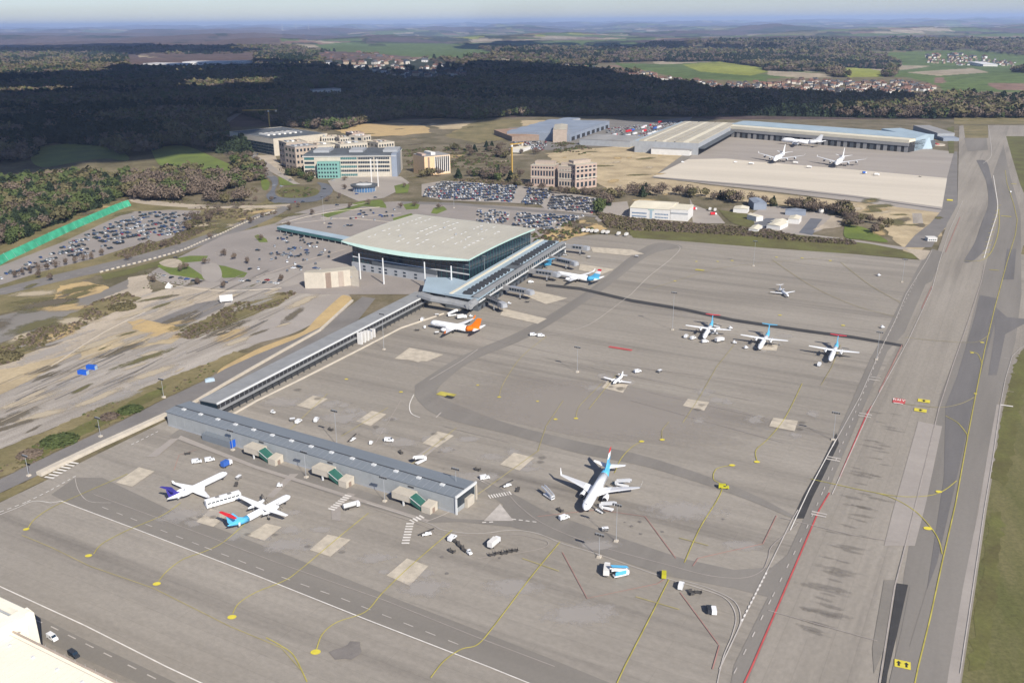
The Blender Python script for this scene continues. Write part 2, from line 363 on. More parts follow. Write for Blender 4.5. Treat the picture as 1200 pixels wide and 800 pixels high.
angs = np.concatenate([np.linspace(-180, -36, 60, endpoint=False), np.linspace(-36, 36, 620, endpoint=False), np.linspace(36, 180, 60, endpoint=False)])
rads = np.concatenate([[0.0, 40, 90, 160, 260, 400, 600, 850, 1100, 1400], 1700*np.power(1.0135, np.arange(272))])
A_, R_ = np.meshgrid(R(1)*angs, rads); X = R_*np.sin(A_); Y = R_*np.cos(A_)
Z = H(X, Y); PX, PY = project(X, Y, Z)
def cover(X, Y, PX, PY, R_):
    wx = X+260*(fbm(X/900, Y/900, 3)-.5); wy = Y+260*(fbm(X/900+50, Y/900, 4)-.5)
    c1 = cell(wx, wy, 400, 21); big = fbm(X/3800+3, Y/3800+1, 31, 3); big2 = fbm(X/1100, Y/1100, 37, 4)
    cls = np.where(c1 < .30, 2, np.where(c1 < .58, 7, np.where(c1 < .72, 3, np.where(c1 < .82, 4, np.where(c1 < .86, 5, 6)))))
    fm = big*0.5+big2*0.5+np.where(R_ > 14000, -0.01, 0.0)
    cls = np.where(fm > .475, 1, cls); cls = np.where((fm > .475) & (fm < .49), 6, cls)
    cls = np.where((PX < 330) & (fm > .37), 0, cls)
    inview = R_ > 1700
    for k, pl in GREEN_COVER: cls = np.where(inview & inpoly(PX, PY, pl) & ((big2 < .62) | (k < 2)), k, cls)
    return np.where((big2 > .60) & (c1 > .5) & (R_ > 2500), 6, cls)
cls = cover(X, Y, PX, PY, R_)
near = R_ < 1750
cls = np.where(R_ < 1900, 7, cls)
for pl in (F_MAIN,): cls = np.where((R_ > 900) & inpoly(PX, PY, pl), 6, cls)
isf = ((cls == 0) | (cls == 1) | (cls == 6)) & (R_ > 5400)
Z = Z+np.where(isf, 13+9*(vnoise(X/45, Y/45, 77)-.3)*1.0+6*(vnoise(X/150, Y/150, 78)-.5), 0)
colr = CCOL[cls]*(0.86+0.28*vnoise(X/260, Y/260, 91))[..., None]
nr, na = X.shape
vs = np.stack([X, Y, Z], -1).reshape(-1, 3)
ii, jj = np.meshgrid(np.arange(nr-1), np.arange(na), indexing='ij'); j2 = (jj+1) % na
fc = np.stack([ii*na+jj, (ii+1)*na+jj, (ii+1)*na+j2, ii*na+j2], -1).reshape(-1, 4)[:, ::-1]
me = bpy.data.meshes.new('countryside'); me.vertices.add(len(vs)); me.vertices.foreach_set('co', vs.ravel())
me.loops.add(fc.size); me.loops.foreach_set('vertex_index', fc.ravel().astype(np.int32))
me.polygons.add(len(fc)); me.polygons.foreach_set('loop_start', np.arange(0, fc.size, 4, dtype=np.int32)); me.polygons.foreach_set('loop_total', np.full(len(fc), 4, dtype=np.int32))
me.update(calc_edges=True); me.validate()
at = me.color_attributes.new('cover', 'FLOAT_COLOR', 'POINT'); at.data.foreach_set('color', np.concatenate([colr.reshape(-1, 3), np.ones((len(vs), 1))], 1).ravel())
me.polygons.foreach_set('use_smooth', np.ones(len(fc), bool))
m = bpy.data.materials.new('country'); m.use_nodes = True; N = m.node_tree.nodes; L = m.node_tree.links
b = N['Principled BSDF']; b.inputs['Roughness'].default_value = 1.0; b.inputs['Specular IOR Level'].default_value = 0.05
va = N.new('ShaderNodeVertexColor'); va.layer_name = 'cover'; g = N.new('ShaderNodeNewGeometry')
o_ = va.outputs[0]
for sc, lo, hi in ((0.02, 0.72, 1.28), (0.12, 0.8, 1.2)):
    n1 = N.new('ShaderNodeTexNoise'); n1.inputs['Scale'].default_value = sc; n1.inputs['Detail'].default_value = 5; L.new(g.outputs['Position'], n1.inputs['Vector'])
    r1 = N.new('ShaderNodeMapRange'); r1.inputs[1].default_value = .3; r1.inputs[2].default_value = .7; r1.inputs[3].default_value = lo; r1.inputs[4].default_value = hi; L.new(n1.outputs['Fac'], r1.inputs[0])
    mx = N.new('ShaderNodeVectorMath'); mx.operation = 'SCALE'; L.new(o_, mx.inputs[0]); L.new(r1.outputs[0], mx.inputs['Scale']); o_ = mx.outputs[0]
L.new(o_, b.inputs['Base Color']); me.materials.append(m)
tag(link_mesh('countryside_terrain', me), kind='structure')

# ================================================================= AIRFIELD GROUND (picture outlines dropped onto the ground)
G1, G2, G3, G4, G5, G6 = 0.00, 0.06, 0.12, 0.18, 0.24, 0.30
# land side, left
sheet('scrub_ground', 'scrub_soil', [(-300,620),(-300,300),(0,222),(150,222),(300,200),(330,150),(480,140),(740,135),(850,140),(1100,140),(1400,138),(1500,420),(1200,420),(1000,330),(650,300),(560,340),(240,470),(0,600)], -0.12)
sheet('meadow', 'bright_grass', [(45,172),(100,168),(142,178),(150,188),(120,186),(90,190),(50,196),(36,186)], G1, curve=True)
sheet('meadow', 'bright_grass', [(176,174),(215,171),(250,184),(282,200),(282,212),(258,216),(225,206),(190,196)], G1, curve=True)
sheet('rough_grass', 'dry_grass', [(-40,305),(60,262),(130,232),(140,224),(158,234),(240,240),(300,240),(330,225),(330,260),(200,300),(90,330),(-40,360)], G1, wob=2)
sheet('sandy_track', 'pale_soil', [(140,222),(150,228),(160,238),(240,244),(330,243),(330,241),(240,240),(165,233),(152,224)], G2, curve=True)
sheet('car_park', 'carpark_asphalt', [(-40,338),(-40,324),(0,312),(75,283),(120,262),(152,248),(200,246),(236,247),(226,262),(214,275),(180,284),(150,290),(110,303),(50,318),(0,334)], G2)
sheet('main_road', 'road_asphalt', [(-60,368),(-60,353),(0,338),(60,323),(120,309),(170,297),(205,287),(250,272),(290,256),(320,243),(338,243),(328,251),(300,264),(262,279),(210,296),(150,312),(90,325),(40,337),(0,347)], G2, curve=True)
line('lane_marking', 'worn_white_paint', [(-40,356),(0,343),(60,329),(120,314),(180,300),(250,276),(300,258)], 0.35, G3, dash=(5, 6))
sheet('green_verge', 'grass', [(118,322),(150,315),(210,299),(262,282),(302,264),(302,268),(262,288),(210,304),(150,322),(122,328)], G2)
sheet('rough_field', 'dry_grass', [(-60,380),(-60,352),(0,346),(50,338),(96,329),(126,338),(110,346),(60,356),(0,368)], G2, wob=1.5)
sheet('stripped_soil', 'yellow_sand', [(70,335),(100,330),(128,336),(118,344),(80,352),(62,350)], G3, wob=1.5)
sheet('service_road', 'mid_asphalt', [(-60,418),(-60,380),(0,370),(60,357),(110,345),(158,324),(172,330),(158,337),(118,350),(80,372),(40,388),(0,402)], G2)
sheet('pale_road', 'pale_soil', [(150,325),(172,322),(180,350),(150,350),(118,350),(150,338)], G2, wob=1)
sheet('scrub_bank', 'dry_grass', [(-60,455),(-60,416),(0,404),(60,380),(110,354),(150,343),(165,350),(150,358),(110,376),(60,402),(0,430)], G3, wob=1.5)
sheet('gravel_ground', 'gravel', [(-60,560),(-60,455),(0,430),(60,403),(110,376),(150,356),(170,345),(230,330),(300,338),(370,338),(410,345),(395,362),(345,386),(290,408),(240,428),(170,455),(100,486),(0,526)], G2, wob=1)
sheet('cleared_soil', 'pale_soil', [(-60,457),(-60,448),(0,430),(60,403),(110,378),(150,357),(190,340),(235,336),(270,340),(250,352),(200,365),(170,385),(120,396),(60,420),(0,442)], G3, wob=2)
sheet('sand_heap_ground', 'sand', [(-60,475),(-60,450),(0,434),(30,428),(60,420),(96,412),(70,424),(50,438),(25,450),(0,462)], G4, wob=2)
sheet('sand_ground', 'sand', [(95,408),(120,397),(165,385),(205,384),(216,392),(200,402),(160,408),(120,416),(95,422)], G4, wob=2)
sheet('sand_ground', 'yellow_sand', [(150,378),(165,374),(212,384),(216,396),(200,398),(175,392),(155,386)], G5, wob=1.5)
sheet('haul_road', 'road_asphalt', [(175,378),(230,356),(266,350),(262,360),(225,378),(205,386)], G4)
sheet('scrub_bank', 'dry_grass', [(205,392),(240,374),(275,356),(320,344),(350,341),(330,356),(290,372),(250,388),(225,398)], G3, wob=1.5)
sheet('loop_track', 'pale_tarmac', [(330,362),(360,352),(400,344),(412,350),(404,362),(370,378),(340,392),(300,402),(290,398)], G3, curve=True)
sheet('sand_strip', 'yellow_sand', [(254,438),(262,430),(300,410),(330,398),(356,388),(372,372),(396,350),(404,346),(412,352),(392,372),(372,388),(330,407),(290,426),(262,442)], G4, curve=True)
sheet('green_verge', 'dry_grass', [(-60,600),(-60,548),(0,527),(60,502),(110,480),(170,453),(240,427),(275,412),(290,414),(262,430),(240,445),(185,470),(130,498),(60,532),(0,560)], G3, wob=1)
sheet('green_verge', 'grass', [(20,545),(40,520),(80,505),(130,482),(170,462),(195,452),(190,462),(150,484),(90,514),(40,540)], G4, wob=1)
sheet('perimeter_road', 'road_asphalt', [(-60,610),(-60,585),(0,562),(60,533),(130,500),(185,472),(240,446),(265,432),(300,416),(345,398),(375,384),(400,366),(425,348),(440,350),(420,375),(380,398),(300,438),(235,476),(195,488),(120,521),(45,557),(0,578)], G5)
sheet('rough_grass', 'dry_grass', [(-60,628),(-60,606),(0,578),(44,558),(56,562),(0,588)], G4, wob=1)
# landside of the terminal
sheet('forecourt', 'carpark_asphalt', [(172,322),(196,308),(262,276),(322,262),(345,250),(380,240),(470,236),(500,238),(560,240),(640,244),(655,250),(660,262),(640,272),(620,300),(500,345),(430,345),(370,345),(300,340),(240,336),(190,330)], G3)
sheet('forecourt', 'pale_tarmac', [(176,325),(200,332),(250,338),(320,338),(362,330),(420,312),(405,300),(330,318),(300,325),(270,330),(232,330),(200,320)], G4, curve=True)
sheet('lawn', 'bright_grass', [(184,312),(200,304),(222,300),(244,300),(240,306),(215,308),(236,322),(240,328),(200,322)], G4)
sheet('lawn', 'bright_grass', [(256,311),(264,312),(290,320),(286,325),(262,326),(256,322)], G4)
sheet('lawn', 'bright_grass', [(302,275),(312,280),(314,284),(304,284),(298,277)], G4)
sheet('paved_circle', 'pale_tarmac', [(236,312),(246,308),(256,311),(260,324),(250,331),(238,326)], G5, curve=True)
sheet('paved_circle', 'pale_soil', [(186,308),(196,304),(208,304),(214,309),(206,314),(192,312)], G5, curve=True)
sheet('lawn', 'bright_grass', [(376,252),(420,240),(445,238),(452,243),(425,242),(384,255)], G4)
sheet('lawn', 'bright_grass', [(425,236),(447,234),(452,240),(453,244),(432,242),(412,239)], G4)
sheet('lawn', 'bright_grass', [(462,218),(474,215),(480,217),(478,226),(464,227)], G4)
sheet('lawn', 'bright_grass', [(472,240),(482,238),(492,240),(490,245),(476,246)], G4)
sheet('lawn', 'bright_grass', [(508,244),(520,242),(524,246),(512,251),(505,250)], G4)
sheet('lawn', 'bright_grass', [(460,256),(482,250),(484,252),(462,260)], G4)
sheet('roundabout_road', 'blue_asphalt', [(308,205),(318,212),(318,222),(312,230),(322,238),(345,238),(370,236),(386,229),(390,222),(384,216),(372,214),(376,219),(372,227),(350,232),(328,231),(322,224),(326,214),(322,206)], G4, curve=True)
sheet('roundabout_island', 'grass', [(324,224),(334,220),(356,219),(372,222),(372,228),(356,232),(332,231)], G4, curve=True)
sheet('verge', 'bright_grass', [(310,208),(316,214),(314,222),(308,222),(306,212)], G3, curve=True)
sheet('verge', 'bright_grass', [(326,206),(345,214),(348,217),(328,217)], G3)
sheet('approach_road', 'road_asphalt', [(304,205),(296,190),(288,178),(268,168),(258,158),(256,148),(264,140),(278,133),(286,131),(270,142),(264,150),(266,158),(276,167),(297,177),(306,190),(316,200),(320,207)], G4, curve=True)
sheet('approach_road', 'pale_tarmac', [(300,182),(316,192),(340,210),(352,216),(344,216),(318,202),(296,188)], G4)
sheet('path', 'pale_soil', [(220,243),(300,241),(340,239),(340,241),(300,243),(220,245)], G3)
sheet('building_site', 'pale_soil', [(296,182),(322,182),(330,195),(345,212),(330,204),(308,190)], G3, wob=1)
sheet('plaza', 'pale_tarmac', [(384,212),(410,205),(470,207),(480,214),(470,222),(450,232),(420,236),(392,224)], G3)
sheet('parking_field', 'pale_tarmac', [(494,216),(520,212),(600,216),(612,218),(645,220),(641,224),(634,240),(600,238),(520,235),(494,230)], G4)
sheet('parking_field', 'pale_tarmac', [(618,220),(700,232),(702,238),(694,252),(640,246),(634,241)], G4)
sheet('parking_field', 'pale_tarmac', [(606,248),(650,250),(692,252),(668,260),(650,272),(620,268),(600,262)], G4)
sheet('parking_field', 'pale_tarmac', [(560,244),(598,248),(596,262),(556,258)], G4)
sheet('link_road', 'road_asphalt', [(470,236),(540,238),(640,247),(700,253),(700,255),(640,250),(540,241),(470,239)], G4)
sheet('dry_bank', 'yellow_sand', [(618,272),(640,268),(668,260),(700,262),(712,268),(690,274),(660,282),(640,292),(622,296),(612,290)], G3, wob=1.5)
# sand and earthworks behind
sheet('stripped_field', 'scrub_soil', [(385,148),(420,146),(480,141),(560,140),(640,140),(640,152),(600,160),(560,165),(500,168),(450,162),(400,156)], G2, wob=4)
sheet('earthworks', 'yellow_sand', [(388,150),(420,146),(470,144),(500,148),(505,156),(470,159),(430,160),(400,156)], G3, wob=5)
sheet('earthworks', 'sand', [(500,146),(560,142),(640,141),(640,146),(580,150),(520,152)], G3, wob=5)
sheet('stripped_field', 'dry_grass', [(560,141),(610,140),(612,150),(590,164),(560,168),(520,160)], G3, wob=4)
sheet('earthworks', 'sand', [(640,180),(680,175),(745,170),(800,182),(790,200),(765,208),(760,222),(720,228),(700,215),(690,196),(650,190)], G2, wob=4)
sheet('earthworks', 'sand', [(740,214),(762,208),(900,226),(1000,237),(1105,248),(1108,262),(1104,276),(1092,282),(1070,300),(1056,290),(1040,272),(1020,252),(960,244),(880,238),(800,228),(740,226)], G2, wob=3)
sheet('logistics_yard', 'road_asphalt', [(596,150),(700,140),(760,142),(812,137),(800,150),(755,164),(752,172),(690,172),(650,176),(600,176)], G3)
sheet('site_road', 'mid_asphalt', [(764,208),(800,182),(812,182),(800,192),(772,208)], G4)
sheet('cargo_apron', 'pale_tarmac', [(790,192),(812,180),(850,157),(1062,172),(1118,178),(1120,186),(1112,210),(1106,250),(1000,236),(900,224),(764,208)], G3)
sheet('cargo_concrete', 'cargo_concrete', [(765,207),(806,187),(850,186),(890,190),(1000,199),(1110,209),(1104,243),(1000,229),(900,218)], G4)
line('drain', 'dark_asphalt', [(763,208),(900,220),(1000,231),(1105,246)], 5.0, G5)
sheet('cargo_edge_road', 'road_asphalt', [(1104,246),(1110,208),(1118,178),(1122,178),(1122,240),(1112,262),(1100,276),(1092,290),(1060,290),(1072,276),(1090,262)], G4)
sheet('gravel_pad', 'gravel', [(1069,250),(1080,250),(1082,262),(1070,262)], G3)
# hangar estate between aprons
sheet('yard', 'pale_tarmac', [(700,246),(712,238),(735,236),(740,256),(820,262),(850,262),(840,250),(812,240),(808,232),(812,262),(700,260)], G3)
sheet('access_road', 'pale_tarmac', [(700,254),(760,258),(840,264),(900,270),(960,276),(1040,287),(1060,290),(1060,293),(1000,286),(900,275),(840,268),(740,261),(700,258)], G4, curve=True)
sheet('lawn', 'grass', [(842,246),(866,250),(890,254),(890,262),(876,266),(856,260)], G4, curve=True)
sheet('yard', 'pale_tarmac', [(882,250),(900,240),(960,248),(990,256),(962,270),(944,276),(896,270),(884,262)], G4)
sheet('yard', 'blue_asphalt', [(884,262),(898,256),(908,256),(900,272),(884,268)], G5)
sheet('yard', 'blue_asphalt', [(936,273),(950,256),(964,257),(958,264),(952,276)], G5)
sheet('dirt_mound_ground', 'pale_soil', [(952,270),(966,262),(976,252),(986,252),(986,266),(975,268)], G5, wob=1)
sheet('grass_strip', 'grass', [(738,274),(738,270),(800,272),(860,276),(900,272),(960,278),(1020,286),(1052,292),(1070,298),(1076,304),(1000,298),(900,291),(800,283),(742,279)], G4)
sheet('grass_verge', 'bright_grass', [(990,264),(1010,266),(1030,276),(1040,284),(1010,281),(990,278)], G4, curve=True)
sheet('pale_corner', 'pale_soil', [(1056,291),(1092,294),(1096,300),(1078,305),(1070,298)], G4)
# far right fields
sheet('grass_field', 'grass', [(1110,150),(1118,148),(1118,180),(1112,180)], G4)
sheet('grass_field', 'dry_grass', [(1129,147),(1158,147),(1158,162),(1131,162)], G4)
sheet('grass_field', 'grass', [(1179,160),(1240,160),(1300,250),(1210,250),(1195,215),(1186,185)], G4)
sheet('grass_field', 'dry_grass', [(1118,137),(1400,136),(1400,144),(1118,146)], G3)
sheet('grass_field', 'olive_grass', [(1196,412),(1204,405),(1400,405),(1400,870),(1116,870),(1129,785),(1143,690),(1156,600),(1166,540),(1176,475),(1184,445)], G4)
sheet('grass_field', 'dry_grass', [(1197,346),(1196,300),(1199,288),(1260,288),(1262,346)], G4)
# ---------------------------------------------------------------- airside
apron = sheet('apron', 'apron_asphalt', [(-200,735),(-60,612),(0,589),(52,564),(95,542),(150,515),(197,492),(230,481),(300,446),(420,386),(500,346),(520,350),(600,325),(650,290),(672,278),(700,275),(738,276),(800,283),(900,291),(1000,298),(1078,305),(1096,297),(1140,290),(1210,300),(1320,440),(1204,405),(1196,412),(1184,445),(1176,475),(1166,540),(1156,600),(1143,690),(1129,785),(1116,870),(-300,870)], G5-0.03)
sheet('taxiway', 'taxiway_asphalt', [(1080,306),(1098,296),(1110,262),(1122,240),(1124,148),(1129,147),(1131,162),(1158,162),(1158,147),(1400,148),(1400,160),(1179,160),(1186,185),(1195,215),(1210,250),(1300,260),(1300,292),(1199,288),(1196,300),(1197,346),(1300,350),(1300,406),(1204,405),(1196,412),(1184,445),(1176,475),(1166,540),(1156,600),(1143,690),(1129,785),(1116,870),(850,870),(882,785),(963,593),(1014,473),(1060,390)], G5)
T = dict(parent=apron)
Q1, Q2, Q3, Q4 = G5+0.05, G5+0.11, G5+0.17, G5+0.23
# taxiway bands
sheet('taxiway_band', 'mid_asphalt', [(1072,620),(1110,490),(1150,330),(1172,250),(1160,215),(1176,170),(1182,200),(1196,250),(1197,345),(1190,400),(1168,478),(1152,560),(1135,660),(1120,740),(1108,870),(1040,870),(1055,700),(1065,640)], Q1, **T)
sheet('taxiway_band', 'mid_asphalt', [(1050,870),(1062,770),(1086,690),(1121,700),(1108,800),(1100,870)], Q2, **T)
sheet('asphalt_patch', 'dark_asphalt', [(1108,476),(1122,440),(1142,372),(1148,346),(1168,350),(1164,385),(1152,430),(1138,480),(1128,530),(1112,600),(1098,660),(1086,692),(1094,640),(1106,560)], Q2, **T)
sheet('asphalt_patch', 'dark_asphalt', [(1180,292),(1191,292),(1188,328),(1175,328)], Q2, **T)
sheet('asphalt_patch', 'dark_asphalt', [(1164,358),(1180,372),(1200,374),(1260,376),(1260,382),(1200,380),(1178,392),(1168,440),(1158,440),(1166,390)], Q2, **T)
sheet('asphalt_patch', 'mid_asphalt', [(1100,470),(1126,400),(1140,402),(1130,440),(1118,480),(1104,540),(1092,590),(1078,640),(1070,640),(1088,560)], Q1, **T)
sheet('asphalt_patch', 'black_asphalt', [(1022,870),(1036,782),(1051,684),(1064,686),(1052,740),(1040,790),(1030,870)], Q3, **T)
sheet('asphalt_patch', 'lane_asphalt', [(1022,760),(1036,680),(1050,680),(1036,760),(1024,790)], Q2, **T)
sheet('resurfaced_shoulder', 'mid_asphalt', [(1048,868),(1060,790),(1072,720),(1084,692),(1066,688),(1056,740),(1042,800),(1034,868)], Q2, **T)
sheet('dark_wear', 'dark_asphalt', [(1144,188),(1150,200),(1156,215),(1158,240),(1150,262),(1142,285),(1130,306),(1140,306),(1156,290),(1164,262),(1168,240),(1162,210),(1156,190)], Q2, curve=True, **T)
sheet('dark_wear', 'mid_asphalt', [(1130,162),(1156,162),(1158,176),(1134,178)], Q2, **T)
sheet('concrete_band', 'pale_tarmac', [(1046,600),(1076,494),(1104,500),(1085,590),(1072,640),(1036,640)], Q2, **T)
sheet('shoulder_band', 'pale_tarmac', [(1114,870),(1127,785),(1141,690),(1154,600),(1164,540),(1174,475),(1168,474),(1156,540),(1146,600),(1128,690),(1112,785),(1100,870)], Q1, **T)
# service road beside the taxiway
sheet('service_road', 'mid_asphalt', [(845,868),(860,780),(905,690),(940,612),(960,560),(985,500),(1020,420),(1040,385),(1062,340),(1080,306),(1098,298),(1084,335),(1060,390),(1040,412),(1014,473),(985,540),(963,593),(935,660),(884,780),(850,868)], Q1, **T)
sheet('asphalt_patch', 'black_asphalt', [(929,608),(942,580),(962,545),(980,508),(983,520),(966,556),(952,584),(942,608)], Q2, **T)
sheet('asphalt_patch', 'mid_asphalt', [(1074,320),(1092,292),(1106,296),(1092,330),(1080,336)], Q2, **T)
# apron bands and roads parallel to the pier
def band(name, m, a, b, za=None, w0=0, w1=0, z=Q1):
    return sheet(name, m, [a[0], a[1], b[1], b[0]], z, **T)
sheet('tug_road', 'lane_asphalt', [(60,580),(94,596),(300,675),(430,728),(572,782),(760,856),(850,856),(640,770),(480,708),(330,648),(200,598),(120,560),(88,560)], Q1, **T)
sheet('tug_road', 'lane_asphalt', [(-120,640),(-120,670),(0,700),(90,745),(195,795),(330,860),(260,860),(160,800),(60,755),(-20,712)], Q1, **T)
sheet('apron_road', 'mid_asphalt', [(198,512),(330,560),(420,590),(500,613),(540,612),(600,618),(640,628),(720,655),(780,675),(860,690),(900,700),(918,690),(935,640),(905,665),(860,668),(800,655),(720,628),(640,600),(600,578),(560,560),(556,566),(590,592),(580,610),(530,608),(500,600),(420,574),(330,545),(215,500)], Q1, **T)
sheet('apron_lane', 'mid_asphalt', [(486,452),(490,470),(520,490),(600,510),(680,532),(760,548),(860,580),(930,608),(922,600),(860,570),(760,536),(680,518),(600,498),(545,478),(512,462),(530,440),(560,420),(620,395),(700,345),(760,300),(800,290),(770,285),(740,300),(690,340),(610,388),(540,418)], Q1, curve=True, **T)
sheet('worn_band', 'band_soft', [(480,425),(620,440),(700,450),(800,466),(900,490),(1000,520),(980,545),(880,535),(780,522),(690,514),(600,495),(500,470)], Q1, curve=True, **T)
sheet('expansion_strip', 'black_asphalt', [(640,333),(680,337),(740,351),(800,361),(860,374),(940,386),(1000,394),(1058,404),(1058,407),(1000,397.5),(940,389.5),(860,377.5),(800,364.5),(740,354.5),(680,340.5),(640,336)], Q2, **T)
PADS = [[(136,566),(163,548),(181,553),(155,571)],[(348,476),(367,464),(384,468),(365,480)],[(417,494),(436,482),(453,486),(434,500)],[(495,520),(513,506),(532,511),(512,525)],[(586,545),(602,531),(626,537),(609,552)],
        [(363,645),(384,627),(411,633),(387,653)],[(453,675),(477,655),(502,664),(480,687)],[(705,455),(712,447),(737,450),(730,461)],[(800,476),(806,468),(831,472),(825,482)],[(901,500),(906,490),(935,494),(931,506)],[(890,410),(896,402),(912,403),(910,412)],
        [(230,612),(247,597),(270,602),(250,618)],[(290,628),(312,614),(330,618),(310,634)]]
for i, p in enumerate(PADS):
    sheet('concrete_pad', 'concrete', p, Q3, **T)
for p in ([(462,421),(480,408),(520,416),(500,424)],[(692,290),(740,293),(755,298),(735,300),(695,296)],[(680,310),(720,316),(705,322),(678,317)],[(620,340),(665,350),(640,357),(612,346)],[(590,362),(641,374),(630,380),(586,370)],[(490,425),(470,420),(500,412),(515,416)]):
    sheet('concrete_pad', 'concrete', p, Q3, **T)
for p in PADS[1:9]+PADS[9:]:
    cx, cy = sum(q[0] for q in p)/4, sum(q[1] for q in p)/4
    for k in range(5):
        x, y = cx+random.gauss(0, 20), cy+random.gauss(0, 8); rx, ry = random.uniform(8, 20), random.uniform(3, 7)
        sheet('worn_surface', 'worn_soft', [(x+rx*math.cos(t), y+ry*math.sin(t)) for t in [q*math.pi/6 for q in range(12)]], Q2+.02, **T)
        if k < 2: x, y = cx+random.gauss(0, 14), cy+random.gauss(0, 6); sheet('oil_stain', 'stain_soft', [(x+6*math.cos(t), y+2.5*math.sin(t)) for t in [q*math.pi/6 for q in range(12)]], Q3+.03, **T)
# soft wear round the stands
for c, rx, ry in (((680,720),40,12),((800,600),40,10),((870,640),20,6),((600,690),30,9),((330,472),22,5),((400,491),26,6),((470,520),18,5),((560,560),24,6),((340,640),26,8),((440,655),18,5),((500,690),26,9),((210,605),22,8),((700,640),20,6)):
    sheet('worn_surface', 'worn_soft', [(c[0]+1.5*rx*math.cos(t), c[1]+1.5*ry*math.sin(t)) for t in [k*math.pi/8 for k in range(16)]], Q3+.05, **T)
for pts in ([(383,766),(400,760),(412,753),(423,753),(422,768),(412,775),(395,773)],):
    sheet('oil_stain', 'soot', pts, Q3, wob=0.6, **T)
sheet('white_hatching', 'worn_white_paint', [(586,591),(602,611),(567,611)], Q3, **T)
# concrete walkways from the pier
for p in ([(172,536),(200,515),(210,514),(184,536)],[(312,583),(325,570),(340,556),(350,556),(338,566),(320,584)],[(389,610),(388,598),(408,578),(417,580),(400,592),(399,611)],[(480,540),(492,532),(505,523),(512,525),(500,535)]):
    sheet('walkway', 'pale_tarmac', p, Q3, **T)
sheet('stand_kerb', 'pale_tarmac', [(208,515),(300,550),(420,588),(500,612),(503,610),(420,584),(300,546),(212,511)], Q3, **T)

